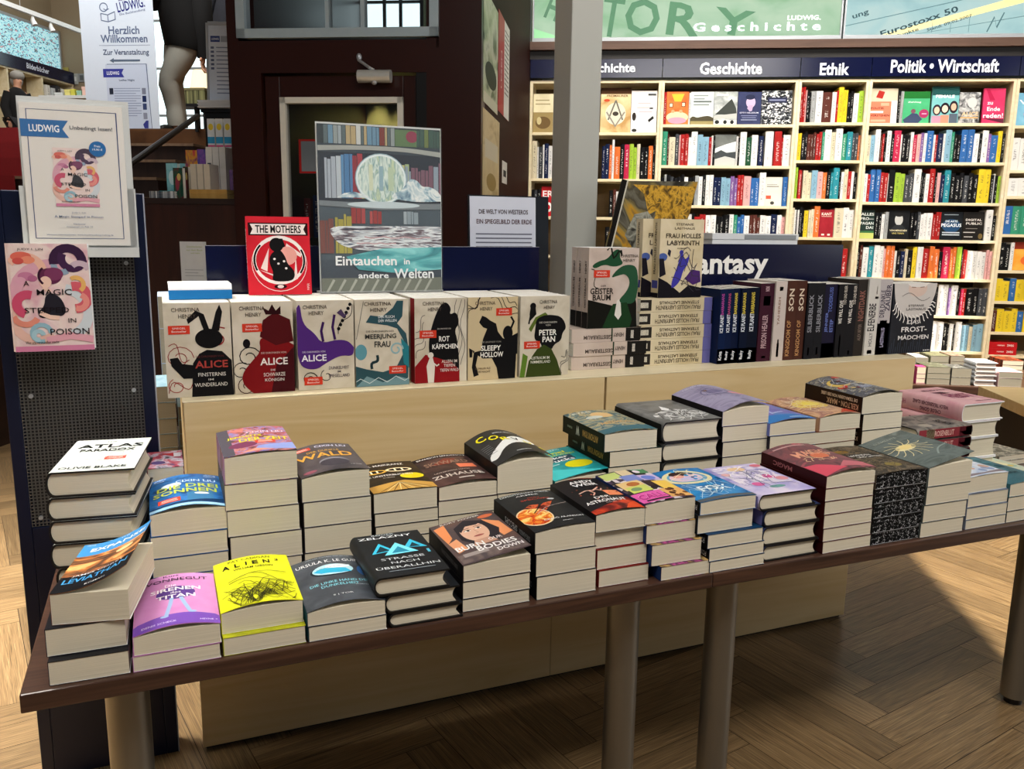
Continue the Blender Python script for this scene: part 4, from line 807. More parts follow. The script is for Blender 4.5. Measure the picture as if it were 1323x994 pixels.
# ------------------------------------------------------------------ the stacks of books on the tables
STK = {}
def stack(key, cols, kind, L, books, yf, desc, ops=None, spine=None, ck='noise', cs=3.0, bow=0.0, flare=0.0, pf=0.0, pages=None, under=None, rz=0.0, rzt=None, nlow=0, W=None, dy=None, soft_rough=.4, zt=None, inner=None, dist=.6, cn=None, lowlab=None):
    """books: front-face pixels, bottom to top: (x left, x right, y of the upper left corner)"""
    cov = cover('stock_' + key, cols, ck, cs, soft_rough, dist=dist); low = cover('stock_low_' + key, under or cols[:1], 'noise', 3.0, .4) if under else cov
    tops = []
    for a, b, y in books: P = on_y(a, y, yf); Q = on_y(b, y, yf); tops.append((P.x, Q.x, P.z))
    n = len(tops); gap = .0006; zl = TZ + gap
    if nlow:
        hh = (tops[0][2] - zl) / (nlow + 1); tops = [(tops[0][0] + rnd.uniform(-.002, .002), tops[0][1], zl + hh * (k + 1)) for k in range(nlow)] + tops; n = len(tops)
    z = zl; proto = None
    Wm = W or sum(b - a for a, b, _ in tops) / n
    for k, (a, b, zt_) in enumerate(tops):
        T = max(.008, zt_ - z - gap); topm = k == n - 1
        yy = yf + (dy[k] if dy else 0)
        lab = desc if topm else '%s, %s' % (lowlab or (('black' if pages else 'cream') + '-edged book under the ' + (cn or desc)), ORD[n - 1 - k] + ' of the stack' if k else 'bottom of the stack')
        kw = dict(loc=(a, yy, z), rot=(0, 0, (rzt if topm and rzt is not None else rz) + (rnd.uniform(-.006, .006) if k else 0)), group='books stacked on the display tables', pages=pages, inner=inner)
        nm = 'hardcover_book' if kind == 'hard' else 'paperback_book'
        if topm: make_book(nm, lab, kind, Wm, L, T, cov, ops, spine, bow, flare, pf, **kw)
        else: make_book(nm, lab, kind, Wm, L, T, low, None, spine, 0, 0, 0, nseg=2, **kw)
        z += T + gap
    return n
LF = .206
exec_books = True
O, TX, E_, PG, LN, RC = None, 't', 'e', 'p', 'l', 'r'
STKR = '#d9452f'
def sticker(u, v, w, h): return [('r', u - w / 2, v - h / 2, u + w / 2, v + h / 2, STKR), ('r', u - w * .34, v + h * .08, u + w * .34, v + h * .24, '#f6cfc4'), ('r', u - w * .38, v - h * .24, u + w * .38, v - h * .1, '#f6cfc4')]
rs = random.Random(11)
def scribble(u0, v0, u1, v1, n, col, w=.008, amp=.12):
    out = []
    for _ in range(n):
        a = (rs.uniform(u0, u1), rs.uniform(v0, v1)); b = (rs.uniform(u0, u1), rs.uniform(v0, v1)); out.append(('l', wavy(a, b, amp, 8, rs.uniform(.5, 1.5), rs.uniform(0, 6)), w, col))
    return out
def dots(u0, v0, u1, v1, n, cols, r0, r1, asp=.65): return [('e', rs.uniform(u0, u1), rs.uniform(v0, v1), q, q * asp, rs.choice(cols)) for q in [rs.uniform(r0, r1) for _ in range(n)]]
# ---------------- front row, left to right
exp_ops = [('r', 0, .72, 1, 1, '#3f8fd0'), ('r', 0, 0, 1, .30, '#101218'), ('r', 0, .30, 1, .72, speckle('fiery_cloud', ['#2f2624', '#6b4630', '#c9793a', '#ffc27a', '#7a4a34'], (16, 22, 1), 1.6)), ('e', .74, .60, .12, .045, '#ffd9a0'),
    ('t', 'THE', .62, .955, .14, .025, '#f2f7fb'), ('t', 'EXPANSE', .56, .84, .8, .075, '#f5fafd'), ('t', 'HEYNE', .12, .965, .12, .018, '#eaf2f8'), ('t', 'JAMES COREY', .5, .285, .7, .04, '#dfe7ee'), ('t', 'LEVIATHAN', .5, .195, .86, .085, '#4aa3e0'), ('t', 'ROMAN', .55, .06, .26, .026, '#f0f0ee')]
stack('expanse', ['#6b4a3a', '#a06a40', '#4a3a36'], 'soft', .20, [(61, 170.6, 856), (55.5, 165, 820), (60.6, 164, 777.3)], .006, 'paperback with blue sky EXPANSE cover curling open at the left table end', exp_ops, under=['#101218', '#16181f'], flare=.040, rz=-.02, rzt=-.17, W=.110, dy=[0, .016, .026], cn='curling blue EXPANSE cover')
stack('sirens', ['#cf86c4', '#d795cd'], 'soft', LF, [(171, 286.8, 849), (171, 285, 824)], .004, 'pink and violet paperback Die Sirenen des Titan', [('p', ell(.5, -.06, .9, .26, 30), '#7a4fb5'), ('e', .5, .60, .24, .13, '#5a3a8a'), ('l', [(.45, .5), (.43, .38), (.38, .18)], .05, '#9fbbe0'), ('l', [(.56, .5), (.6, .38), (.66, .22)], .05, '#9fbbe0'), ('e', .36, .17, .05, .02, '#9fbbe0'), ('e', .69, .21, .05, .02, '#9fbbe0'),
    ('t', 'Kurt', .45, .955, .2, .04, '#2b1830'), ('t', 'VONNEGUT', .52, .875, .78, .06, '#33203a'), ('t', 'Die', .44, .75, .14, .05, '#fbf4fb'), ('t', 'SIRENEN', .5, .67, .62, .07, '#fbf4fb'), ('t', 'des', .5, .60, .13, .04, '#fbf4fb'), ('t', 'TITAN', .5, .525, .48, .07, '#fbf4fb'), ('t', 'DENIS SCHECK', .3, .06, .4, .03, '#e9dcf6'), ('t', 'HEYNE <', .87, .055, .2, .022, '#f4ecfb')], bow=.010, pf=.002, cn='pink Sirenen cover')
alien = [('t', 'PAT CADIGAN', .47, .935, .56, .045, '#3a3a10'), ('t', 'A', .15, .83, .10, .09, '#15150a'), ('t', 'L', .3, .83, .07, .08, '#15150a'), ('t', 'I', .42, .83, .02, .08, '#15150a'), ('t', 'E', .54, .83, .08, .08, '#15150a'), ('t', 'N', .69, .83, .09, .08, '#15150a'), ('t', '3', .83, .86, .05, .05, '#15150a'), ('t', 'WILLIAM GIBSON', .5, .735, .52, .04, '#3a3a10')] + \
    scribble(.08, .03, .95, .38, 34, '#5b5c14', .009, .2) + scribble(.08, .05, .95, .3, 12, '#2a2a10', .008, .3) + [('l', wavy((.15, .5), (.9, .56), .1, 12, .5), .012, '#3c3d12'), ('l', wavy((.15, .46), (.8, .42), .1, 12, .7), .012, '#3c3d12'), ('l', wavy((.3, .56), (.95, .4), .12, 12, .8), .01, '#4c4d16')]
stack('alien', ['#dde01a', '#e6e92c'], 'soft', LF, [(288, 396.7, 825), (285.7, 392.5, 797)], .006, 'bright yellow paperback ALIEN 3 with black line drawing', alien, bow=.009, pf=.003, under=['#c9cc2a', '#a4a626'], dy=[0, .012], cn='bright yellow cover')
stack('linke', ['#3c4148', '#474c54', '#545a62'], 'soft', LF, [(398.5, 500, 810.5), (396.7, 498.7, 792)], .004, 'slate grey paperback with blue planet, Die linke Hand der Dunkelheit', [('e', .5, .66, .29, .125, '#1b2a36'), ('e', .52, .675, .28, .115, '#bfe3ee'), ('p', [(.25, .67), (.35, .61), (.6, .58), (.76, .6), (.7, .68), (.5, .70), (.36, .72)], '#36b6dd'), ('p', ell(.6, .735, .17, .04, 20), '#f2fafc'), ('l', [(.3, .7), (.55, .73), (.78, .76)], .012, '#7fa9b8'), ('e', .93, .62, .09, .12, '#3f6fae'),
    ('t', 'URSULA K. LE GUIN', .5, .865, .88, .06, '#f7f9fa'), ('t', 'VON DER AUTORIN VON ERDSEE', .52, .96, .62, .02, '#b9c2c8'), ('t', 'DIE LINKE HAND DER', .54, .40, .8, .045, '#8fe0ee'), ('t', 'DUNKELHEIT', .52, .33, .5, .045, '#8fe0ee'), ('t', 'ROMAN', .8, .30, .16, .018, '#c9d2d6'), ('t', 'S | TOR', .5, .13, .26, .03, '#f2f4f5')], bow=.011, pf=.002, spine=[('#', 0, 1, 0, 1, '#2b6f80')], cn='slate grey planet cover')
stack('zelazny', ['#12161b', '#191e24'], 'hard', .205, [(507, 595.5, 793), (502, 592, 770), (488, 579.7, 748)], .004, 'black hardcover with cyan triangles, Strasse nach Überallhin', [('p', [(.12, .52), (.30, .76), (.46, .56)], '#3fc4e8'), ('p', [(.18, .54), (.3, .69), (.4, .57)], '#1b3b46'), ('p', [(.62, .6), (.78, .78), (.95, .56)], '#3fc4e8'), ('p', [(.7, .6), (.78, .7), (.86, .59)], '#1b3b46'), ('p', [(.28, .46), (.54, .74), (.78, .48)], '#7fe6fa'), ('p', [(.4, .5), (.54, .64), (.66, .5)], '#2a8fb0'), ('t', 'ROGER', .44, .965, .34, .028, '#dfe9ee'), ('t', 'ZELAZNY', .45, .90, .8, .05, '#f5fafc'), ('t', 'STRASSE', .5, .37, .62, .05, '#cfd6da'), ('t', 'NACH', .5, .28, .4, .05, '#cfd6da'), ('t', 'ÜBERALLHIN', .5, .185, .9, .06, '#cfd6da'), ('r', .2, .10, .85, .113, '#8b959b'), ('r', .9, .42, .94, .50, '#58b7d6')], W=.128, cn='black cyan-triangle cover', inner=BLACK)
stack('burn', ['#4b4348', '#5a4a4a', '#6b5048'], 'soft', LF, [(597.5, 685.4, 775), (597.9, 685, 752.5), (598.6, 684.8, 731)], .017, 'grey and orange paperback with a drawn woman\'s face, Burn Our Bodies Down', [('p', [(.02, .9), (.2, .95), (.16, .6), (.05, .5)], '#e8935f'), ('p', [(.75, .85), (.95, .7), (.98, .4), (.82, .36)], '#eb9a68'), ('p', [(.05, .5), (.2, .56), (.24, .3), (.08, .25)], '#e9a377'), ('e', .84, .9, .12, .04, '#d9724a'), ('r', .02, .02, .98, .2, speckle('ash_smoke', ['#4b4348', '#7a6a66', '#5a4a4a'], (20, 20, 1), 1)),
    ('p', [(.25, .5), (.28, .8), (.5, .93), (.75, .82), (.86, .55), (.72, .3), (.42, .3)], '#2e2a30'), ('e', .51, .62, .20, .235, '#e0b49b'), ('p', [(.3, .78), (.5, .93), (.72, .8), (.62, .76), (.45, .78), (.33, .66)], '#2e2a30'), ('e', .43, .665, .05, .02, '#f0e6de'), ('e', .60, .675, .05, .02, '#f0e6de'), ('e', .44, .667, .022, .02, '#2b2626'), ('e', .605, .677, .022, .02, '#2b2626'), ('l', [(.375, .675), (.43, .688), (.485, .672)], .012, '#2b2424'), ('l', [(.55, .685), (.6, .698), (.655, .682)], .012, '#2b2424'), ('l', [(.36, .715), (.48, .72)], .016, '#3a2c2a'), ('l', [(.55, .73), (.67, .725)], .016, '#3a2c2a'), ('l', [(.52, .66), (.55, .57), (.5, .56)], .01, '#b98a74'), ('e', .52, .505, .075, .02, '#b0625a'), ('l', [(.44, .505), (.6, .505)], .008, '#7a3a38'), ('p', [(.4, .42), (.62, .42), (.7, .3), (.34, .3)], '#c99b84'),
    ('t', 'RORY POWER', .46, .955, .62, .03, '#f0eeec'), ('t', 'BURN', .28, .32, .42, .10, '#f4f1ef'), ('t', 'OUR', .68, .36, .2, .06, '#f4f1ef'), ('t', 'BODIES', .62, .22, .58, .10, '#f4f1ef'), ('t', 'DOWN', .76, .11, .38, .07, '#f4f1ef'), ('r', .1, .13, .46, .2, '#a79c98')], bow=.004, flare=.016, pf=.005, spine=[('#', 0, 1, 0, 1, '#121114'), ('BURN OUR BODIES DOWN', .15, .6, .5, .3, '#5c5a5c')], under=['#141317', '#1c1a1e'], cn='woman\'s face cover')
stack('alanson', ['#1c1f22', '#25282b'], 'soft', LF, [(693.5, 770, 746), (692.7, 770, 716.6), (691.4, 770, 688.5)], .016, 'black paperback with a burning orange sphere', [('e', .24, .33, .275, .225, '#f2d9b0'), ('p', ell(.24, .33, .255, .205, 26), speckle('burning_planet', ['#a3260f', '#e2571f', '#f6a83c', '#ffe08a', '#d9401a'], (34, 34, 1), 1.6)), ('p', [(.4, .5), (.6, .62), (.78, .66), (.66, .54), (.5, .42)], speckle('ember_cloud', ['#2a1210', '#8f2a1a', '#e2673a', '#3a1512'], (40, 40, 1), 1.5)), ('p', [(.2, .55), (.35, .62), (.5, .6), (.4, .5)], speckle('ember_cloud', [], ())), ('l', [(.3, .36), (.55, .5), (.98, .6)], .012, '#b9a9a4'), ('l', [(.28, .4), (.5, .56)], .02, '#2a1a16'), ('e', .8, .72, .06, .022, '#c9cdd0'),
    ('t', 'EXPEDITIONARY FORCE', .5, .955, .86, .04, '#d4d7d9'), ('t', 'ARMEE', .5, .89, .4, .03, '#e9ebec'), ('t', 'BAND 2', .55, .80, .2, .022, '#c84a3a'), ('t', 'SPECOPS', .55, .75, .5, .03, '#c84a3a'), ('t', 'CRAIG ALANSON', .62, .19, .66, .035, '#eceeef'), ('t', 'Heyne', .62, .10, .16, .025, '#e4e6e7')], bow=.005, pf=.006, spine=[('#', 0, 1, 0, 1, '#0f1012'), ('CRAIG ALANSON', .1, .35, .5, .25, '#8d9093'), ('SPECOPS', .4, .7, .5, .3, '#b9bcbe')], under=['#17191b'], cn='burning sphere cover')
stack('weir', ['#16151a', '#1f1d22'], 'soft', LF, [(772.6, 840, 737), (771.7, 834, 711), (770.5, 829, 689), (770, 835.8, 666)], .028, 'black and red paperback Der Astronaut with floating figure', [('p', [(0, 0), (1, 0), (1, .35), (.7, .3), (.5, .18), (0, .1)], speckle('red_glow', ['#3a1416', '#8f2a22', '#e8502a', '#c43a24'], (14, 18, 1), 1)), ('p', [(.6, 0), (1, 0), (1, .22), (.78, .14)], '#e2532c'), ('r', .66, .40, 1, .56, '#ee8f62'), ('l', [(.2, .56), (.36, .6), (.5, .58), (.66, .66)], .035, '#e2b8a6'), ('l', [(.42, .6), (.46, .5), (.38, .44)], .03, '#d9a894'), ('l', [(.56, .6), (.64, .56), (.7, .62)], .03, '#d9a894'), ('e', .71, .66, .045, .035, '#3a2a2c'), ('t', 'VOM AUTOR DES MARSIANERS', .6, .965, .5, .018, '#d86a4a'), ('t', 'ANDY', .52, .87, .5, .075, '#f6f5f5'), ('t', 'WEIR', .52, .775, .5, .075, '#f6f5f5'), ('t', 'DER', .48, .37, .3, .055, '#f6f5f5'), ('t', 'ASTRONAUT', .46, .27, .78, .075, '#f6f5f5'), ('t', 'ROMAN', .5, .2, .2, .016, '#e9c9c4')] + dots(.05, .3, .95, .7, 14, ['#8a4a3a', '#b9604a'], .008, .02), bow=.006, pf=.003, W=.112, dy=[-.004, 0, .006, 0], under=['#5a1512', '#801c16'], cn='Astronaut cover')
cal = []
for (u0, v0, u1, v1, c) in ((.02, .78, .36, .97, '#c7d680'), (.3, .62, .62, .82, '#7f8fd0'), (.38, .82, .62, .99, '#dcc9a4'), (.64, .78, .86, .98, '#1d1c22'), (.62, .6, .98, .78, '#c9b6e2'), (.7, .84, .98, .98, '#4d8a5a'), (.06, .40, .5, .64, '#e8c78a'), (.1, .3, .5, .48, '#cdd66f'), (.52, .4, .78, .58, '#3a2a2c'), (.7, .30, 1, .56, '#f0c95c'), (.0, .02, .56, .28, '#e765b4'), (.58, .04, 1, .3, '#e9b26c')): cal.append(('r', u0, v0, u1, v1, c))
cal += [('e', .78, .68, .14, .07, '#6d83d6'), ('e', .32, .54, .12, .06, '#b9703a'), ('e', .75, .9, .07, .05, '#e8d8e6'), ('e', .24, .39, .1, .05, '#7fa070')] + dots(.6, .04, .98, .28, 10, ['#4a2a1a', '#7a4a2a'], .02, .06) + [('t', 'CALL', .28, .16, .46, .12, '#f7a9d8'), ('t', 'CALL', .285, .155, .46, .12, '#c8358f'), ('r', .1, .04, .55, .07, '#2b2226')]
stack('comic', ['#241f26', '#4a3a52', '#d9cfd6'], 'soft', LF, [(848.7, 913.7, 729), (839.6, 904.6, 703), (835.4, 899.5, 679.5), (835, 895.5, 653)], .024, 'paperback with a colourful comic-panel cover and pink title', cal, ck='cells', cs=8, bow=.004, pf=.004, W=.117, spine=[('#', 0, 1, 0, 1, '#27407a')], under=['#e765b4', '#2a2230', '#d9b26c'], cn='comic-panel cover', dy=[-.016, -.008, 0, .004])
stack('fox', ['#0f5f9e', '#1a7abf', '#2a8fd0'], 'soft', LF, [(916.5, 987, 725.6), (916, 987, 709), (914, 985.6, 691), (905, 976, 667.5), (906.7, 976.5, 650.3)], .009, 'blue paperback with cream wreath and white title FOX', [('r', 0, 0, 1, .07, '#5a6066'), ('e', .48, .70, .42, .22, '#e6dfae'), ('e', .48, .70, .34, .17, '#6fa9cc'), ('e', .46, .70, .28, .14, '#e9c9d6'), ('e', .42, .82, .16, .07, '#3a2020'), ('e', .36, .74, .09, .05, '#e8a79a'), ('e', .5, .64, .2, .06, '#c9c2ea'), ('t', 'FOX', .56, .30, .52, .15, '#eaf6fb')] + scribble(.05, .1, .95, .45, 14, '#bfe0f0', .01, .25) + scribble(.1, .5, .9, .95, 6, '#f0e9c0', .012, .2) + dots(.05, .08, .95, .95, 14, ['#0a4a86', '#3aa0dc'], .02, .05), spine=[('#', 0, 1, 0, 1, '#0c0d10'), ('FOX', .05, .14, .5, .4, '#d9dadd')], bow=.004, pf=.002, under=['#0f2a44', '#123a5e'], dy=[-.002, -.002, -.002, .008, .004], cn='blue FOX cover')
stack('lavender', ['#8a86c4', '#b3abe0', '#cfc6ea', '#e6dcf0'], 'hard', .206, [(989, 1058.7, 706), (989, 1060, 682), (990.7, 1063, 660), (984.6, 1058.7, 640)], .014, 'lavender hardcover with pink roses and white lettering', [('r', .05, .3, .95, .95, speckle('lavender_print', ['#8f8ac8', '#d9d0ee', '#f2eaf6', '#b3aadc'], (20, 22, 1), 1.5)), ('e', .46, .84, .16, .07, '#e9c9a0'), ('e', .72, .52, .1, .07, '#d9589a'), ('e', .86, .42, .11, .06, '#e29aa6'), ('e', .3, .32, .1, .06, '#dd6aa4'), ('e', .12, .7, .08, .05, '#e3b3b6'), ('e', .52, .2, .14, .04, '#6fa3a0'), ('e', .9, .9, .1, .05, '#d9748a')] + scribble(.1, .3, .9, .9, 12, '#f6f2fb', .018, .15) + scribble(.05, .1, .95, .8, 10, '#5a5a8a', .008, .2), W=.142, under=['#2a3358', '#39456f'], cs=1.5, cn='lavender rose cover', inner=BLACK, spine=[('#', .02, .98, .1, .9, '#7f7cc0')])
stack('redmagic', ['#5a4a50', '#8a5258', '#7a4a50', '#a3606a'], 'soft', .212, [(1063.4, 1124.8, 700.8), (1064, 1125.5, 684), (1065, 1126.5, 666), (1066, 1128, 648.7), (1067, 1129.5, 632), (1068.4, 1131, 616)], .006, 'dusky red paperback with golden branch drawing, on a stack of six', [('r', 0, 0, 1, 1, speckle('dusky_print', ['#5a4046', '#8a5258', '#6a4a50', '#b9606a', '#7a5258'], (14, 10, 1), 1.2))] + scribble(.2, .35, .85, .75, 16, '#f0c9a0', .012, .2) + [('t', 'MAGIC', .52, .62, .66, .16, '#e9a58a'), ('e', .55, .5, .16, .09, '#d97a5a'), ('p', [(0, 0), (.5, .06), (.2, .3), (0, .34)], '#d9566a'), ('p', [(.4, .1), (1, .02), (1, .2), (.7, .26)], '#c4707a'), ('r', .12, .9, .8, .93, '#c9a0a0')], cs=2.5, bow=.010, flare=.006, pf=.002, spine=[('#', 0, 1, 0, 1, '#3a0f12'), ('MAGIC', .5, .8, .5, .4, '#b06a6a')], under=['#4a1518', '#5a1a1e'], cn='dusky red cover')
bp = cover('black_floral_page_edge', ['#070708', '#0c0c0e', '#3a3a3e', '#c4c4c6'], 'noise', 16, .6)
def black_edge():
    m, nt, b = nodes('black_sprayed_page_edge'); b.inputs['Roughness'].default_value = .7; b.inputs['Specular IOR Level'].default_value = .1
    tc = nt.nodes.new('ShaderNodeTexCoord'); vo = nt.nodes.new('ShaderNodeTexNoise'); vo.inputs['Scale'].default_value = 210; vo.inputs['Detail'].default_value = 1; vo.inputs['Distortion'].default_value = 1.2; nt.links.new(tc.outputs['Object'], vo.inputs['Vector'])
    r = ramp(nt, [(.60, '#060607'), (.65, '#a8a8aa')], vo.outputs[0]); nt.links.new(r.outputs[0], b.inputs['Base Color']); return m
stack('blackedge', ['#2a2622', '#3a322a', '#5a4f42', '#2e2822'], 'soft', .21, [(1126, 1191.5, 690), (1128, 1193, 671), (1129.5, 1196, 652), (1131, 1198, 633), (1132.4, 1200.5, 614)], .006, 'dark brown patterned paperback with black sprayed page edges', [('r', 0, 0, 1, 1, speckle('brown_floral_print', ['#1f1c19', '#4a4036', '#2a2622', '#8a7860', '#3a322a'], (70, 70, 1), 1.2)), ('e', .35, .78, .14, .06, '#8a6a30'), ('r', .2, .52, .85, .66, '#26221f'), ('t', 'LEGENDEN', .5, .61, .4, .05, '#f0eee8'), ('t', 'UND LATTEN', .6, .54, .46, .045, '#f0eee8'), ('e', .62, .22, .14, .07, '#8a7a45')] + scribble(.03, .03, .97, .5, 16, '#6a5c48', .01, .2) + scribble(.03, .66, .97, .98, 10, '#6a5c48', .01, .2), cs=7, bow=.004, pages=black_edge(), under=['#1c1a18'], cn='dark brown patterned cover')
stack('greytree', ['#5f6866', '#6d7674', '#4f5856'], 'soft', .212, [(1190, 1246.4, 676.3), (1194, 1249, 653.7), (1198, 1252, 629.8), (1201, 1254.3, 605)], .002, 'grey paperback with a golden branching tree, curling up on its stack', [('r', 0, 0, 1, 1, speckle('grey_mist_print', ['#4a5452', '#6d7876', '#59625f', '#808a86'], (9, 16, 1), 1.5)), ('e', .42, .57, .2, .08, speckle('tree_glow', ['#8a8468', '#d9cc98', '#efe3b4'], (30, 30, 1), 1))] + [('l', wavy((.42, .55), (.42 + .42 * math.cos(a), .55 + .24 * math.sin(a)), .08, 6, .8, a), .012, '#efe3b4') for a in [i * .42 for i in range(15)]] + [('e', .42, .58, .12, .06, '#f0dc98'), ('l', wavy((.55, .2), (.98, .36), .1, 8, .5), .03, '#93a09c'), ('t', 'ELEMENTE', .4, .86, .5, .04, '#a9b0a8')], cs=2, bow=.006, flare=.020, pf=.008, under=['#4a514f'], cn='grey golden-tree cover')
stack('palebook', ['#c9d3e6', '#e1e6f0', '#aebfda'], 'soft', .206, [(1248, 1299, 672.6), (1249.5, 1302, 657), (1252.5, 1305, 639.7), (1254.9, 1304, 619)], .004, 'pale blue and white paperback beside the grey golden-tree stack', [('p', [(0, .1), (.5, .06), (1, .12), (1, .04), (0, .02)], '#8a7f86')] + dots(.1, .1, .95, .4, 12, ['#8fa3c9', '#f4f6fa', '#c9a89a'], .03, .1), cs=2, bow=.003, pf=.002, dy=[0, 0, .002, .008], under=['#4a5260', '#7a8496'], cn='pale blue cover')
stack('tealedge', ['#3f6f7c', '#2f5f6c', '#4f8290'], 'soft', .21, [(1301, 1352, 661.4), (1303, 1354, 643), (1305.6, 1357, 626)], .004, 'teal paperback on the stack cut off by the right edge', [('t', 'NORDLICHT', .5, .3, .6, .07, '#2a4650'), ('r', .2, .5, .8, .52, '#284650')] + dots(.05, .5, .95, .95, 8, ['#2a5360', '#5f929e'], .05, .12), cs=2, bow=.004, under=['#1a2a30'], cn='teal cover')
# ---------------- second row
yb = .28
stack('atlas', ['#dde3de', '#d3dad5', '#e3e7e3'], 'hard', .225, [(76.5, 183, 735), (68, 179, 704), (66.3, 176.5, 674), (63.6, 176, 644), (61.8, 175, 611)], .272, 'white hardcover The Atlas Paradox topping the leaning stack at far left', [('t', 'THE', .5, .90, .14, .035, '#5f6a62'), ('t', 'ATLAS', .52, .76, .84, .12, '#1b1f1c'), ('t', 'PARADOX', .52, .62, .7, .085, '#2a2f2b'), ('t', 'OLIVIE BLAKE', .48, .09, .8, .065, '#3a403b'), *sticker(.68, .36, .26, .09)] + scribble(.1, .2, .9, .6, 9, '#9fb0a6', .006, .15), cs=2, rz=-.115, W=.137, nlow=1, cn='white Atlas Paradox cover', inner=BLACK, under=['#eceee9'], lowlab='white-jacketed hardcover under the Atlas Paradox cover')
jz = [('t', 'CIXIN LIU', .62, .86, .56, .07, '#bcd6ee')]
stack('sonnen', ['#1d5da8', '#2f79c0', '#163f78'], 'soft', LF, [(196, 297, 723.5), (193.8, 296, 694.8), (193, 292.4, 666)], yb, 'blue paperback Die drei Sonnen with yellow-green title', [('r', 0, 0, 1, .07, '#9fd0ee'), ('t', 'CIXIN LIU', .64, .76, .56, .075, '#cfe4f6'), ('t', 'DIE DREI', .52, .60, .84, .12, '#c9d84a'), ('t', 'SONNEN', .48, .45, .86, .12, '#c9d84a'), ('e', .3, .68, .14, .07, '#cfe2f4'), ('r', .5, .12, .85, .38, '#3f7fae'), ('e', .7, .34, .1, .03, '#eaf4fb'), ('p', [(.0, .1), (.6, .14), (1, .2), (1, .07), (0, .07)], '#123a66'), *sticker(.26, .22, .3, .12), ('l', ell(.18, .93, .11, .035, 16, 1.0, 5.2), .012, '#e9f2fa'), ('l', ell(.82, .93, .11, .035, 16, -2.1, 2.1), .012, '#e9f2fa'), ('t', 'HUGO', .18, .93, .1, .02, '#e9f2fa'), ('t', 'NEBULA', .82, .93, .1, .02, '#e9f2fa')], bow=.012, pf=.002, W=.134, nlow=1, under=['#1d4f8c'], cn='blue Drei Sonnen cover')
stack('zeit', ['#3a3034', '#c4605a', '#7f86c4', '#d98a80', '#3f3a40'], 'soft', LF, [(297.6, 392, 729), (297, 391, 694.7), (292.8, 387, 661), (289, 384, 626), (289, 384, 592)][0:3] + [(289.5, 384.5, 627), (289, 384, 592)], yb, 'tall-stacked paperback with red and violet cover and yellow title Jenseits der Zeit', [('r', 0, 0, .16, 1, '#54505a'), ('t', 'CIXIN LIU', .68, .75, .54, .08, '#e3d6e8'), ('t', 'JENSEITS', .36, .60, .5, .09, '#e3e02a'), ('t', 'DER ZEIT', .62, .47, .7, .13, '#ead92e'), ('e', .3, .3, .2, .1, '#7a3a5a'), ('p', [(.15, .9), (.4, .96), (.36, .8)], '#e8837a'), ('p', [(.5, .2), (1, .3), (1, .06), (.4, .04)], '#8f9fd8'), ('p', [(.2, .02), (.45, .12), (.7, .05)], '#f0a08a'), *sticker(.62, .36, .28, .1)], ck='noise', cs=3.5, dist=1.5, bow=.006, pf=.004, W=.134, under=['#4a4048'], cn='Jenseits der Zeit cover')
stack('wald', ['#4a4448', '#5a5456', '#3c3a40'], 'soft', LF, [(393.5, 480.5, 715.6), (393, 480, 682.5), (391.8, 478.8, 650), (389.3, 475, 619)], yb, 'dark grey paperback Der dunkle Wald with golden title', [*sticker(.18, .86, .32, .1), ('t', 'CIXIN LIU', .66, .88, .5, .07, '#c9cde6'), ('t', 'DER DUNKLE', .5, .70, .5, .06, '#d9a94a'), ('t', 'WALD', .48, .55, .86, .17, '#e3a948'), ('e', .56, .28, .22, .14, '#8a8a92'), ('e', .56, .25, .22, .12, '#46424a'), ('t', 'HEYNE', .85, .14, .16, .025, '#d9d9dd'), ('e', .15, .08, .1, .04, '#a05a6a')], cs=2.5, bow=.010, pf=.008, W=.134, under=['#3a363a'], cn='Dunkle Wald cover')
stack('dna', ['#1b1712', '#2a2118', '#3c2c1a'], 'soft', LF, [(484, 567, 664.5), (482.5, 565.6, 638.6)], yb, 'black and gold paperback with a golden chain band and yellow badge', [('p', [(0, 0), (1, 0), (1, .16), (.6, .3), (0, .2)], '#c79a4c'), *[('l', [(.5, .24), (.1 + .11 * i, .0)], .014, '#f2dfa4' if i % 2 else '#4a3416') for i in range(9)], ('t', 'ERIK MAIKRANZ', .44, .88, .74, .06, '#e9e6df'), ('e', .24, .66, .22, .07, '#e2b04a'), ('e', .24, .66, .17, .045, '#1b1712'), ('e', .66, .68, .22, .07, '#f0dcae'), ('e', .66, .68, .17, .045, '#1b1712'), ('l', [(.2, .62), (.2, .70)], .03, '#efe6cc'), ('l', [(.3, .62), (.3, .7)], .03, '#efe6cc'), ('l', [(.6, .64), (.6, .72)], .03, '#efe6cc'), ('l', [(.72, .64), (.72, .72)], .03, '#efe6cc'), ('t', 'DIE UNSTERBLICHEN', .42, .50, .8, .055, '#efece4'), ('t', 'ROMAN', .4, .42, .18, .02, '#d9d4c8'), ('e', .78, .43, .19, .10, '#e9d21f')], bow=.003, pf=.002, W=.134, nlow=3, under=['#1b1712'], cn='golden chain cover')
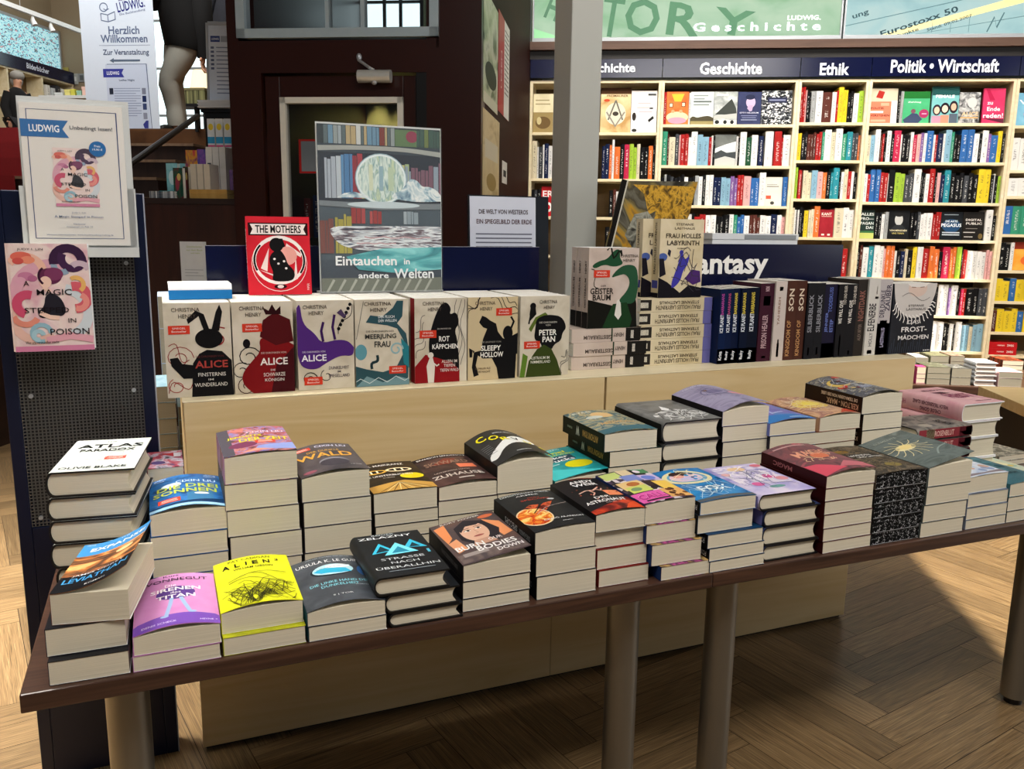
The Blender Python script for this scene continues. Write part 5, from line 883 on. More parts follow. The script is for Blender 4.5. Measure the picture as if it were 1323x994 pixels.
stack('zuhause', ['#2f2426', '#4a3432', '#5f4440'], 'soft', LF, [(566.5, 642.5, 668), (566.5, 642, 648), (567, 640.3, 630)], yb, 'brown paperback with lettering ZUHAUSE and red sticker', [('r', 0, .9, 1, 1, '#231a1e'), ('t', 'BRANDON SANDERSON', .5, .94, .86, .045, '#ece6e2'), ('t', 'SKYWARD', .48, .70, .76, .12, '#9a7a68'), ('p', [(.2, .66), (.5, .84), (.7, .8), (.5, .62)], '#8a4638'), *[('r', .6, .46, .9, .60, '#e8805c')], ('t', 'UNTERWEGS NACH', .42, .38, .6, .035, '#c4b6ac'), ('t', 'ZUHAUSE', .46, .25, .86, .10, '#d3c9c0'), ('r', .4, .1, .66, .13, '#d9d2ca')], cs=2.5, bow=.008, pf=.002, flare=.004, W=.132, nlow=2, under=['#2a1f20'], cn='brown ZUHAUSE cover')
stack('corvus', ['#2a2c2d', '#333536'], 'soft', LF, [(643, 715.5, 638.6), (642.5, 715, 602)], yb, 'dark grey paperback CORVUS with yellow letters and white swoosh, lifting at the front', [('p', [(.0, .16), (.04, .28), (.3, .44), (.62, .66), (.92, .72), (1, .66), (.98, .38), (.6, .40), (.3, .30), (.1, .12)], '#eef0ee'), ('t', 'C', .18, .80, .16, .16, '#f0e52a'), ('t', 'O', .36, .70, .17, .15, '#f0e52a'), ('t', 'R', .50, .58, .14, .12, '#f0e52a'), ('t', 'V', .66, .52, .13, .13, '#3a3c3c'), ('t', 'U', .82, .42, .12, .12, '#f0e52a'), ('t', 'S', .95, .24, .08, .12, '#f0e52a'), ('t', 'MARCO MARSHOLM', .68, .84, .5, .04, '#d9dbdb'), ('r', .4, .08, .66, .10, '#b9bcbc'), *[('r', .05, .3 + .05 * i, .2, .31 + .05 * i, '#8d9192') for i in range(6)]], bow=.022, flare=.004, pf=.006, W=.132, nlow=2, spine=[('#', 0, 1, 0, 1, '#151617')], under=['#1d1f20'], cn='CORVUS cover')
stack('trucks', ['#1f8f98', '#27a3a8', '#3fc0c4'], 'soft', .20, [(717, 785, 622)], yb, 'turquoise paperback with yellow badge and white lettering', [('p', [(0, 0), (.9, 0), (.2, .3), (0, .34)], '#4fd0d4'), ('t', 'HOCHSPANNUNG', .45, .94, .6, .05, '#d9f0ea'), ('t', 'Einmal', .48, .83, .6, .07, '#e6ea2a'), ('t', 'unterwegs', .6, .74, .66, .06, '#e6ea2a'), ('r', .05, .52, .8, .70, '#2a4a5c'), ('t', 'Stalker', .42, .65, .6, .08, '#f4f8f8'), ('t', 'Trucks', .46, .54, .62, .09, '#f4f8f8'), ('e', .7, .33, .25, .13, '#eae21f'), ('r', .1, .42, .4, .44, '#bfe6e6')], bow=.006, flare=.012, pf=.006, W=.132, nlow=2, spine=[('#', 0, 1, 0, 1, '#1d6f74')], under=['#1d6f74'], cn='turquoise cover')
stack('forest', ['#31525c', '#4a7480', '#c9b98a', '#3a5a62', '#8fa8a4'], 'soft', .21, [(786, 852.6, 604.5), (788, 854.5, 584), (781.4, 850.6, 561.6)], yb, 'teal and gold fantasy paperback with dark green spine showing', [('r', 0, 0, 1, 1, speckle('teal_gold_print', ['#2a4a54', '#5f8088', '#c9b98a', '#3f626c', '#a8b4a4'], (22, 26, 1), 1.6)), ('t', 'RYAN', .3, .92, .34, .06, '#f0eee4'), ('e', .55, .74, .2, .13, '#e2c088'), ('e', .35, .66, .16, .06, '#cfd6d0'), ('t', 'ANTHONY', .56, .36, .7, .10, '#d9b27a'), ('t', 'ROMAN', .62, .29, .2, .025, '#e9e4d4'), ('r', .1, .06, .4, .08, '#9fb3b6'), ('p', [(0, .16), (1, .2), (1, .0), (0, 0)], '#47707c')], cs=3, dist=1.5, bow=.006, pf=.002, W=.137, nlow=3, spine=[('#', 0, 1, 0, 1, '#10201a'), ('ANTHONY RYAN', .14, .5, .5, .4, '#c9a05a'), ('W', .58, .66, .5, .55, '#e9eee8'), ('ROMAN', .76, .88, .5, .14, '#8fa394')], under=['#10201a'], cn='teal and gold cover')
stack('mountain', ['#6a6b6a', '#868786', '#5a5b5a'], 'hard', .225, [(859, 929, 597.5), (859, 931, 573), (859.3, 931.8, 546)], yb, 'grey hardcover with a white snowy mountain', [('p', [(.06, .34), (.25, .42), (.4, .5), (.52, .68), (.62, .54), (.8, .46), (.97, .36), (.98, .12), (.05, .1)], speckle('snowy_rock', ['#4a4b4b', '#8f9090', '#e9eaea', '#6a6b6b'], (26, 34, 1), 1.6)), ('p', [(.42, .52), (.52, .70), (.58, .56), (.5, .48)], '#f2f3f3')] + scribble(.1, .1, .95, .4, 16, '#e0e1e1', .015, .2) + scribble(.1, .1, .95, .4, 10, '#4a4b4b', .012, .2), cs=2, W=.157, nlow=2, under=['#4a4b4a'], inner=BLACK, spine=[('#', .02, .98, .1, .9, '#1d1e1f')], cn='grey mountain cover')
stack('lilac', ['#8f8aa8', '#a39ebd', '#7f7a98'], 'soft', .215, [(934, 994, 571.8), (934, 995, 551.5), (934, 995, 532)], yb, 'lilac paperback with circular ornament and small pink sticker', [('r', 0, 0, 1, 1, speckle('lilac_print', ['#7f7a98', '#a8a2c0', '#908aaa', '#b9b4cc'], (12, 16, 1), 1.2)), ('e', .52, .62, .27, .15, '#7a7598'), ('e', .52, .62, .24, .13, '#a8a2c2'), ('e', .52, .62, .16, .085, '#8680a6'), ('e', .4, .70, .05, .03, '#8a6a5a'), ('r', .72, .44, 1, .56, '#e8a0a0'), ('t', 'NEVERNIGHT', .5, .94, .66, .035, '#d9d6e6')] + scribble(.2, .4, .8, .85, 12, '#6f6a8e', .007, .3), cs=2.5, bow=.016, flare=.008, pf=.006, W=.137, nlow=4, spine=[('#', 0, 1, 0, 1, '#151318')], under=['#3a3648'], cn='lilac ornament cover')
stack('violet', ['#6a66b0', '#7f7ac4', '#4f86c0'], 'soft', .206, [(995, 1055, 564), (995, 1058, 547.6)], yb - .01, 'violet and blue thin paperback between lilac and orange covers', [('p', [(.0, .3), (.5, .2), (1, .16), (1, 0), (0, 0)], '#3f7fc4'), ('l', [(.1, .4), (.45, .52), (.4, .3), (.7, .36)], .05, '#b9c4ec'), ('r', .5, .06, .9, .08, '#dfe6f6'), ('p', [(0, .8), (.2, .96), (.3, .8), (.1, .66)], '#c4bce6')], bow=.008, pf=.003, W=.142, nlow=5, under=['#2a2838'], cn='violet blue cover')
stack('sunburst', ['#b8866a', '#d9b08a', '#a3706a', '#e2c49a'], 'soft', .206, [(1053.5, 1108, 558.6), (1059.7, 1112.6, 540)], yb, 'orange and gold paperback with a yellow sunburst', [('e', .5, .55, .36, .22, speckle('sun_glow', ['#d9a34a', '#f0d04a', '#f9e67a', '#e2b04a'], (40, 40, 1), 1)), ('e', .5, .55, .18, .11, '#f9e46a'), *[('l', [(.5 + .2 * math.cos(a), .55 + .12 * math.sin(a)), (.5 + .48 * math.cos(a), .55 + .3 * math.sin(a))], .016, '#f2e0a4') for a in [i * .45 for i in range(14)]], ('p', [(.5, .0), (1, .06), (1, .26), (.8, .2)], '#c9503a')] + scribble(.05, .03, .95, .97, 16, '#f6e6cf', .010, .25), cs=3, bow=.008, pf=.003, W=.133, nlow=5, under=['#7a4a30'], cn='sunburst cover')
stack('floral', ['#4a4a50', '#5f6068', '#8a8478', '#3c3c42'], 'soft', .21, [(1114, 1166, 557), (1115.7, 1166.7, 535.5), (1115, 1166.7, 513.5)], yb, 'dark grey floral paperback with a golden moon, topmost beside the birch panel end', [('r', 0, 0, 1, 1, speckle('grey_floral_print', ['#2f3036', '#6a6c76', '#44464e', '#a9a392', '#50525a'], (60, 60, 1), 1.4)), ('p', ell(.3, .62, .2, .16, 24), '#d9bb62'), ('p', ell(.36, .64, .17, .13, 24), '#56565e'), ('e', .18, .46, .1, .055, '#c23a3a'), ('e', .62, .9, .1, .05, '#d9553f'), ('e', .72, .5, .16, .08, '#d9c48a'), ('e', .5, .3, .14, .07, '#8a90a6')] + scribble(.05, .05, .95, .95, 22, '#c9cdd6', .010, .25) + dots(.1, .1, .95, .9, 16, ['#c9b27a', '#b9bfd0', '#7a3a3a'], .02, .05), cs=5, bow=.012, pf=.006, W=.135, nlow=4, spine=[('#', 0, 1, 0, 1, '#2a1c14'), ('DIE TEEMAGIERIN VON DER LIEBE', .08, .7, .72, .2, '#e0cdb4'), ('KEILTON - MARK', .06, .6, .34, .34, '#c9a888')], under=['#1f1813'], cn='grey floral cover')
stack('pink', ['#d9a3ac', '#dfb0b6', '#d39aa5'], 'hard', .225, [(1238, 1288, 568.4), (1240, 1290, 546.7), (1246.4, 1298, 523)], .30, 'pale pink hardcover with dark pink lettering and rounded spine', [('t', 'BELLADONNA', .62, .83, .6, .06, '#5a2a38'), ('t', 'HEIST', .62, .45, .56, .22, '#8a3a5a'), ('p', [(.35, .7), (.6, .72), (.7, .62), (.45, .6)], '#4a2430'), ('r', .5, .12, .9, .14, '#7a4050')] + scribble(.25, .3, .9, .75, 8, '#a05a72', .008, .2), W=.158, nlow=1, spine=[('WELCH TRÜGERISCHER GLANZ', .2, .74, .62, .26, '#5a2a3a'), ('CHLOE GONG', .3, .62, .3, .22, '#6a3a48'), ('HC', .85, .93, .5, .3, '#c07a8a')], cn='pale pink cover', lowlab=None)
# red rose hardcovers lying crosswise between the floral stack and the pink stack
x0, x1, y0 = 2.012, 2.218, .245; zt0, zt1 = on_y(1234, 564, y0).z, on_y(1234, 549.6, y0).z; th = zt1 - zt0
n = max(1, int((zt0 - TZ) / th + .5)); th0 = (zt0 - TZ - .0006) / n; z = TZ + .0006
for k in range(n + 1):
    T = (th0 if k < n else th) - .0008
    make_book('hardcover_book', 'dark grey and red rose hardcover lying crosswise beside the pink stack' if k == n else 'dark red hardcover under the rose cover, %s of its stack' % (ORD[n - k] if k else 'bottom'), 'hard', .13, .20, T, cover('rose_stock', ['#4a4644', '#6a6460', '#8a827a', '#3a3634'], 'noise', 3), [('e', .2, .7, .12, .1, '#a89f94'), ('t', 'KATE', .3, .3, .4, .12, '#241f1f')] if k == n else None, [('#', .02, .98, .08, .92, '#8a3038'), ('#', .02, .25, .1, .9, '#5a1420'), ('#', .7, .85, .1, .9, '#c9b08a'), ('ROSENBLUT', .35, .7, .5, .5, '#e0b0a4')], loc=(x1, y0, z), rot=(0, 0, R(90)), group='books stacked on the display tables', sp_flip=True, inner=BLACK); z += T + .0008
stack('jardin', ['#2a2a26', '#c9c2b0', '#4a4a42', '#8a8474'], 'soft', .206, [(1291, 1340, 590)], .36, 'black and cream patterned paperback at the right edge behind the teal cover', [], cs=7, nlow=1, W=.134, cn='cream patterned cover at the right edge')
stack('cream', ['#d9d6b8', '#c4d4c4', '#e6dfb0'], 'soft', .16, [(1300, 1350, 611)], .195 + .03, 'pale cream and green paperback at the right edge', dots(.1, .2, .9, .9, 10, ['#d9c46a', '#a9c4b4', '#f0e8c0'], .05, .14), cs=3, W=.11, nlow=1, cn='pale cream cover')
# small stack in the gap between stand and birch unit
x = on_y(187, 606, .44); 
stack('corner', ['#3a3440', '#b9b4c4', '#a3303a', '#55406a'], 'soft', .135, [(190, 231, 606)], .50, 'small paperback with red and violet cover beside the navy stand', [('e', .3, .3, .2, .1, '#4a3a6a'), ('p', [(.4, .8), (.9, .9), (.8, .6)], '#b5303a'), ('r', .75, .6, .95, .85, '#c9c9d2')], cs=3, W=.070, nlow=4, cn='red and violet corner cover')
# ------------------------------------------------------------------ books and signs on top of the birch unit
ZB = ZU + .0006; UP = R(90)
bgc = ['#c3b8a4', '#cfc5b2', '#d8cfbe']
def ch_top(u=.33, v=.93, w=.42): return [('t', 'CHRISTINA', u, v, w, .042, '#4a4038'), ('t', 'HENRY', u + .02, v - .068, w * .62, .042, '#4a4038')]
def spg(u, v): return [('r', u - .16, v - .045, u + .16, v + .045, '#cf3b27'), ('t', 'SPIEGEL', u, v + .016, .2, .02, '#f6ded8'), ('t', 'Bestseller', u, v - .016, .22, .02, '#f6ded8')]
def swirl(u, v, r, col, w=.014, t=1.4, a=0): return ('l', [(u + r * (1 - .7 * k / 18) * math.cos(a + t * 2 * math.pi * k / 18), v + .62 * r * (1 - .7 * k / 18) * math.sin(a + t * 2 * math.pi * k / 18)) for k in range(19)], w, col)
K = '#121113'
chs = [
 ('black', 'with black coated figure and long dark plumes, ALICE Finsternis im Wunderland', (217, 303, 516), ['#121113'], [
   swirl(.2, .42, .22, '#8a2a2a', .012), swirl(.8, .62, .2, '#8a2a2a', .02, 1, 1), swirl(.15, .12, .14, '#a33a34', .012, 1.2, 2), ('l', wavy((.05, .55), (.35, .4), .2, 10, 1), .012, '#8a2a2a'), ('l', wavy((.02, .05), (.4, .2), .2, 10, 1), .012, '#8a2a2a'),
   ('p', [(.36, 0), (.4, .36), (.5, .46), (.62, .5), (.85, .48), (.99, .38), (1, 0)], K), ('e', .66, .62, .21, .105, K), ('p', [(.6, .68), (.52, .86), (.36, .78), (.34, .83), (.48, .92), (.6, .88), (.68, .7)], K), ('p', [(.7, .7), (.78, .9), (.84, .98), (.88, .9), (.82, .7)], K), ('p', [(.4, .2), (.25, .2), (.08, .34), (.06, .42), (.18, .43), (.24, .36), (.42, .34)], K),
   ('t', 'DIE CHRONIKEN VON', .66, .43, .42, .022, '#5a2a2a'), ('t', 'ALICE', .68, .345, .5, .08, '#a3403a'), ('t', 'FINSTERNIS', .68, .235, .42, .04, '#d5d0c8'), ('t', 'IM', .66, .18, .08, .02, '#d5d0c8'), ('t', 'WUNDERLAND', .66, .125, .5, .04, '#d5d0c8'), *ch_top(), *spg(.22, .72)]),
 ('red', 'with dark red crowned figure, ALICE Die schwarze Koenigin', (303.8, 382, 509), ['#3a1014'], [
   swirl(.25, .4, .2, K, .016), swirl(.12, .25, .16, K, .014, 1.2, 1), swirl(.2, .08, .16, '#3a1a1a', .014, 1.3, 2), ('e', .22, .55, .06, .05, K),
   ('p', [(.3, 0), (.14, .1), (.12, .22), (.3, .36), (.45, .46), (.42, .6), (.6, .62), (.8, .6), (1, .52), (1, 0)], '#7a1418'), ('p', [(.6, 0), (1, 0), (1, .5), (.7, .3)], '#3f0e14'), ('e', .7, .74, .2, .12, '#4f1216'), ('p', [(.44, .62), (.5, .8), (.7, .88), (.95, .8), (1, .56), (.7, .52)], '#4f1216'), ('p', [(.55, .86), (.5, .94), (.6, .9), (.66, .97), (.72, .9), (.8, .95), (.8, .86)], '#2a0c10'),
   ('t', 'DIE CHRONIKEN VON', .66, .44, .42, .02, '#d9b8b0'), ('t', 'ALICE', .66, .345, .46, .08, '#ece4de'), ('t', 'DIE', .64, .25, .08, .02, '#e4d9d3'), ('t', 'SCHWARZE', .66, .2, .36, .04, '#e4d9d3'), ('t', 'KÖNIGIN', .66, .145, .32, .04, '#e4d9d3'), *ch_top(), *spg(.32, .72)]),
 ('purple', 'with falling purple dress shape, ALICE Dunkelheit im Spiegelland', (386, 459, 503), ['#3a1c55'], [
   ('l', wavy((.98, .95), (.72, .62), .12, 10, 1), .012, K), *[('e', .94 - .035 * i, .95 - .045 * i, .03, .02, K) for i in range(7)], ('p', [(.7, .86), (.78, .9), (.84, .84), (.92, .86), (.82, .8)], '#4a3a5a'), swirl(.2, .12, .14, K, .014), swirl(.5, .15, .12, K, .012, 1, 2),
   ('p', [(0, .92), (.06, .98), (.1, .74), (.3, .64), (.42, .52), (.7, .56), (.9, .54), (1, .46), (.98, .36), (.75, .38), (.5, .3), (.3, .22), (.05, .26), (0, .4)], '#4f2a78'), ('l', [(.45, .54), (.42, .66), (.46, .76)], .045, '#3a1c55'), ('l', [(.66, .56), (.62, .7), (.66, .84)], .045, '#3a1c55'),
   ('t', 'DIE CHRONIKEN VON', .28, .43, .4, .02, '#d9cfe4'), ('t', 'ALICE', .28, .36, .44, .075, '#f0ecf4'), ('t', 'DUNKELHEIT', .72, .24, .36, .035, '#4a4250'), ('t', 'IM', .72, .195, .06, .02, '#4a4250'), ('t', 'SPIEGELLAND', .72, .15, .38, .035, '#4a4250'), *ch_top(.32), *spg(.26, .1)]),
 ('teal', 'with teal fish tail, MEERJUNGFRAU Der Fluch der Wellen', (460, 529, 497), ['#2a4a52'], [
   ('l', [(.16, .98), (.02, .55)], .01, '#5a5a58'), ('p', [(.2, .74), (.28, .82), (.5, .8), (.7, .9), (.78, .98), (.9, .98), (.88, .8), (.78, .72), (.95, .6), (1, .4), (.98, 0), (0, 0), (0, .24), (.2, .2), (.5, .16), (.75, .2), (.88, .35), (.9, .52), (.78, .66), (.6, .7), (.4, .72)], '#2f4f58'), ('p', [(.85, .55), (1, .45), (1, .2), (.9, .25)], '#2a7a86'), ('e', .1, .4, .11, .09, '#5f97a4'), swirl(.76, .42, .13, '#8fb4bc', .03, 1.2), ('l', wavy((.3, .2), (.4, .36), .2, 8, 1), .05, '#20343a'), ('p', [(0, 0), (.2, .12), (.5, .04), (.8, .1), (1, .06), (1, 0)], '#6f9098'), ('l', wavy((0, .06), (1, .08), .03, 12, 3), .012, '#c9d6d8'),
   ('t', 'DER FLUCH', .58, .80, .3, .03, '#e9eff0'), ('t', 'DER WELLEN', .6, .755, .34, .03, '#e9eff0'), ('t', 'DIE CHRONIKEN DER', .46, .635, .52, .022, '#5a5650'), ('t', 'MEERJUNG', .47, .57, .58, .07, '#3a3a38'), ('t', 'FRAU', .5, .485, .3, .07, '#3a3a38'), *ch_top(.42, .95, .5), *spg(.78, .18)]),
 ('crimson', 'with black pointed hood and dark red ground, ROTKÄPPCHEN', (536, 603, 492), ['#8a161c'], [
   *[('l', wavy((.82 + .05 * i, .2), (.8 + .06 * i, .98), .06, 10, 1.5, i), .012, '#6a6460') for i in range(3)], *[('l', wavy((.02, .3 + .1 * i), (.2, .5 + .1 * i), .15, 8, 1, i), .012, '#6a6460') for i in range(4)],
   ('p', [(.28, .3), (.26, .5), (.34, .72), (.48, .92), (.6, .96), (.7, .88), (.66, .8), (.8, .84), (.86, .7), (.76, .62), (.82, .5), (.86, .2), (.84, 0), (.1, 0), (.12, .3)], K), ('p', [(0, 0), (0, .2), (.2, .34), (.4, .3), (.7, .24), (.86, .14), (.86, 0)], '#8a161c'), ('p', [(.25, 0), (.22, .2), (.28, .3), (.34, .3), (.38, .2), (.36, 0)], '#ded6cc'), ('e', .30, .33, .055, .035, '#ded6cc'), ('l', [(.34, .24), (.42, .2), (.46, .22)], .025, '#ded6cc'),
   ('t', 'DIE CHRONIKEN VON', .56, .64, .26, .018, '#b9b0a8'), ('t', 'ROT', .56, .52, .2, .065, '#f0ece6'), ('t', 'KÄPPCHEN', .58, .435, .5, .07, '#f0ece6'), ('t', 'ALLEIN IM', .66, .25, .3, .035, '#e9dcd6'), ('t', 'TIEFEN', .66, .2, .22, .035, '#e9dcd6'), ('t', 'TIEFEN WALD', .66, .145, .36, .035, '#e9dcd6'), *ch_top(.36, .94, .42), *spg(.25, .58)]),
 ('horse', 'with rearing black horse silhouette, SLEEPY HOLLOW', (604, 668, 489), ['#2a2420'], [
   ('r', 0, 0, 1, 1, '#cbb893'), *[('l', wavy((.0, .75 + .06 * i), (.2 + .05 * i, .98), .15, 8, 1, i), .014, '#2a2420') for i in range(3)], *[('l', wavy((.45 + .15 * i, .99), (.98, .75 + .07 * i), .1, 8, 1.2, i), .014, '#2a2420') for i in range(3)],
   ('p', [(.22, .7), (.28, .78), (.36, .76), (.44, .72), (.56, .68), (.6, .58), (.7, .5), (.86, .46), (.98, .3), (.96, 0), (.62, 0), (.58, .14), (.48, .26), (.3, .26), (.2, .3), (.16, .18), (.22, .06), (.12, .04), (.08, .16), (.12, .34), (.26, .36), (.3, .5), (.38, .62), (.3, .64)], K), ('l', [(.12, .34), (.06, .38), (.06, .28)], .05, K), ('e', .8, .56, .1, .09, K), ('l', [(.84, .58), (.92, .7), (.86, .76)], .04, K), ('p', [(.8, .5), (1, .56), (1, .3), (.86, .3)], K),
   ('t', 'DIE LEGENDE VON', .46, .46, .4, .02, '#9a948c'), ('t', 'SLEEPY', .46, .385, .4, .065, '#f0ece4'), ('t', 'HOLLOW', .48, .305, .46, .065, '#f0ece4'), ('t', 'DUNKLER ALS', .3, .14, .3, .025, '#5a4a38'), ('t', 'DIE NACHT', .32, .1, .26, .025, '#5a4a38'), *ch_top(.34, .93, .4), *spg(.72, .82)]),
 ('green', 'with black profile head and dark green coat, PETER PAN', (671, 737, 484), ['#39411f'], [
   ('e', .25, .88, .06, .04, K), ('p', [(.18, .78), (.2, .86), (.3, .86), (.32, .78), (.26, .74), (.2, .7)], K), ('l', [(.2, .76), (.17, .66)], .03, K), ('p', [(.17, .6), (.3, .74), (.5, .8), (.55, .77), (.34, .7), (.22, .56)], '#5a6a2a'), ('p', [(.3, .6), (.32, .72), (.45, .76), (.62, .77), (.85, .74), (.95, .6), (.86, .54), (.84, .44), (.7, .40), (.64, .32), (.46, .34), (.4, .44), (.28, .46)], K), ('p', [(.12, 0), (.18, .2), (.34, .34), (.48, .4), (.64, .34), (.76, .2), (.86, 0)], '#37431a'), ('p', [(.0, .0), (.06, .3), (.16, .26), (.1, 0)], '#5a7a2a'), *[('l', wavy((.86, .02 + .1 * i), (.98, .3), .2, 6, 1, i), .012, '#4a4a44') for i in range(3)],
   ('t', 'DIE CHRONIKEN', .56, .675, .36, .022, '#c9c4ba'), ('t', 'VON', .56, .64, .1, .02, '#c9c4ba'), ('t', 'PETER', .56, .55, .36, .07, '#f4f1ea'), ('t', 'PAN', .58, .465, .26, .07, '#f4f1ea'), ('t', 'ALBTRAUM IM', .4, .235, .4, .035, '#e4e2d4'), ('t', 'NIMMERLAND', .42, .185, .4, .035, '#e4e2d4'), *ch_top(.56, .93, .36), *spg(.24, .4)]),
]
CT = .0365; yf = .69
for i, (cname, dsc, (a, b, yb_), sc, ops) in enumerate(chs):
    x0 = on_y(a, yb_, yf).x; x1 = on_y(b, yb_, yf).x; w = min(x1 - x0 - .0012, .142); Lh = .213
    cv = cover('beige_aged_cover_%s' % cname, bgc, 'noise', 2.2, .42)
    sp_ = [('#', 0, 1, 0, 1, '#8a161c')] if cname == 'crimson' else [('CHRISTINA HENRY', .5, .9, .5, .3, '#4a4038')]
    b0 = make_book('paperback_book', 'beige paperback facing front ' + dsc, 'soft', w, Lh, CT, cv, ops, sp_, loc=(x0 + .0004, yf + CT, ZB), rot=(UP, 0, 0), group='beige paperbacks lined up on the birch unit', nseg=2, pages=PAGEW)
    for k in range(1, 6):
        clone(b0, (x0 + .0004 + (0 if k < 3 else .0), yf + CT + k * (CT + .0008), ZB + 0), (UP, 0, 0), 'beige paperback behind the front %s one, %s copy back' % ({'black': 'long-plumed figure', 'red': 'crowned figure', 'purple': 'purple dress', 'teal': 'fish tail', 'crimson': 'pointed hood', 'horse': 'rearing horse', 'green': 'green coat'}[cname], NTH[k - 1]))
CHTOP = ZB + .213
# The Mothers, standing on the row of paperbacks
RD = '#c8202f'
p0, p1 = on_y(322, 382, .86), on_y(403, 381, .86); H_ = on_y(318, 280, .87).z - CHTOP
mo = [('r', .03, .76, .97, .92, '#2a0d10'), ('p', [(.06, .775), (.94, .775), (.9, .84), (.94, .905), (.06, .905), (.1, .84)], '#f2e6e2'), ('t', 'THE MOTHERS', .5, .84, .72, .10, '#141012'), ('e', .5, .40, .44, .36, '#f0dcd8'), ('e', .5, .40, .43, .35, RD), ('e', .5, .44, .42, .31, '#f4ece8'), ('e', .5, .44, .37, .27, '#c41f2d'), ('l', ell(.5, .44, .395, .29, 12, 2.4, 3.7), .03, K), ('l', ell(.5, .44, .395, .29, 12, -.6, .6), .03, K),
      ('p', [(.2, .34), (.34, .6), (.3, .3)], '#f0dcd8'), ('p', [(.62, .66), (.86, .52), (.84, .48), (.6, .6)], '#f0dcd8'), ('p', [(.76, .5), (.72, .2), (.78, .2)], '#f0dcd8'), ('p', [(.18, .32), (.5, .2), (.48, .24)], '#f0dcd8'), ('e', .62, .5, .16, .12, '#e8a49a'),
      ('p', [(.36, .17), (.4, .28), (.33, .42), (.36, .52), (.46, .58), (.52, .58), (.6, .48), (.62, .4), (.72, .32), (.74, .24), (.68, .17)], K), ('e', .46, .64, .11, .09, K), ('p', [(.4, .72), (.56, .72), (.6, .62), (.5, .58)], K), ('e', .42, .46, .02, .014, '#f4ece8'), ('e', .48, .40, .02, .014, '#f4ece8'), ('e', .57, .43, .02, .014, '#f4ece8'), ('e', .6, .34, .02, .014, '#f4ece8'), ('e', .5, .105, .1, .03, '#2a0d10'), ('e', .5, .105, .05, .022, '#f0dcd8'), ('t', 'PIPER', .945, .1, .11, .03, '#f2dcd8', 90)]
make_book('paperback_book', 'red paperback THE MOTHERS standing on top of the beige books', 'soft', p1.x - p0.x, H_, .018, cover('red_mothers', [RD, '#d02836'], 'noise', 2), mo, [('THE MOTHERS', .2, .85, .5, .6, '#f2dcd8')], loc=(p0.x, .876, CHTOP + .0006), rot=(R(86), 0, 0), nseg=2)
# poster "Eintauchen in andere Welten" in an acrylic holder
a, b, c3, d3 = on_y(413, 157, .89), on_y(571, 164, .89), on_y(570, 378, .885), on_y(417, 378, .885)
PW2, PH2 = c3.x - d3.x + .004, a.z - CHTOP - .004
t = thing('poster_stand', 'tall poster Eintauchen in andere Welten in clear acrylic, standing above the beige books', 'poster', (d3.x - .001, .892, CHTOP + .0012), 0, None, (R(88.5), 0, 0))
MB().box(0, PW2, 0, PH2, -.003, 0).obj('poster_sheet', cover('poster_dusk', ['#3a4450', '#45525e', '#5a6a76', '#3f4a54', '#39454f'], 'grad', 3, .3), t, uvwl=(PW2, PH2))
MB().box(-.003, PW2 + .003, -.001, PH2 + .005, .004, .006).obj('acrylic_pane', CLEAR, t)
MB().box(-.003, PW2 + .003, -.0005, .004, -.06, .006).box(-.003, PW2 + .003, 0, PH2 + .005, -.007, -.004).obj('acrylic_back', mat('frosted_acrylic', '#cdd0cf', .3, 0, .03), t)
po = [('r', 0, .89, 1, 1, '#2f3a3e'), ('r', 0, .55, 1, .84, '#26303c'), ('r', 0, .2, 1, .52, '#4a5862')]
rp = random.Random(5)
def spines(y0, y1, u0, u1, cols, wmin=.02, wmax=.045, hv=.3):
    u = u0; out = []
    while u < u1:
        w_ = rp.uniform(wmin, wmax); out.append(('r', u, y0, min(u + w_ - .004, 1), y0 + (y1 - y0) * (1 - rp.uniform(0, hv)), rp.choice(cols))); u += w_
    return out
po += spines(.89, 1.0, .05, .62, ['#5a6a6e', '#8f9a9a', '#b3a27a', '#6a8fa8', '#7a3a34', '#a84a3a', '#9aa6ac', '#c4c9c6'], hv=.05) + [('r', .62, .89, .8, .99, '#5f7a55'), ('e', .76, .95, .05, .035, '#8a3a50')] + spines(.89, 1.0, .8, 1, ['#6a7a4a', '#3f5a52', '#7a8a5a'], hv=.1)
po += [('p', [(0, .845), (.3, .86), (.7, .86), (1, .835), (1, .865), (.7, .885), (.3, .885), (0, .875)], '#a3a8a3')]
po += spines(.57, .82, .05, .17, ['#b9c4cc', '#a9b4c0'], hv=.25) + spines(.57, .84, .18, .27, ['#4f7fae', '#5f8fba'], hv=.1) + spines(.57, .84, .27, .33, ['#a8404a', '#8f3440'], hv=.1) + spines(.57, .80, .34, .7, ['#8fb0b8', '#b3ccc4', '#a3b88a', '#c4c48a', '#7a9aa4'], hv=.2) + spines(.57, .80, .7, 1, ['#9aa58a', '#8fa0ae', '#7a5a6a', '#5f6f86'], hv=.3)
MOON = speckle('moon_print', ['#7fa3a8', '#b9d3cf', '#e3efe6', '#8fb3b0', '#c9d9b8'], (60, 14, 1), 1.2); CLOUD = speckle('cloud_print', ['#5f7f98', '#a9c6d2', '#eef4f2', '#c3d6dc'], (22, 26, 1), 1.5); SEA = speckle('sea_print', ['#2f3a4a', '#7a6a72', '#c9d3da', '#f2f5f6', '#5a6a80'], (14, 90, 1), 1.5); SHINE = speckle('teal_water_print', ['#2f7a84', '#57b0b6', '#8fdada'], (8, 26, 1), 1)
po += [('e', .5, .69, .212, .153, '#8fb0bc'), ('e', .5, .69, .205, .148, '#e6f2f3'), ('e', .5, .69, .19, .137, MOON)] + spines(.62, .78, .40, .64, ['#a3c4c8', '#bcd0b4', '#d3dcc0', '#93b3bf'], .03, .05, hv=.12)[::2]
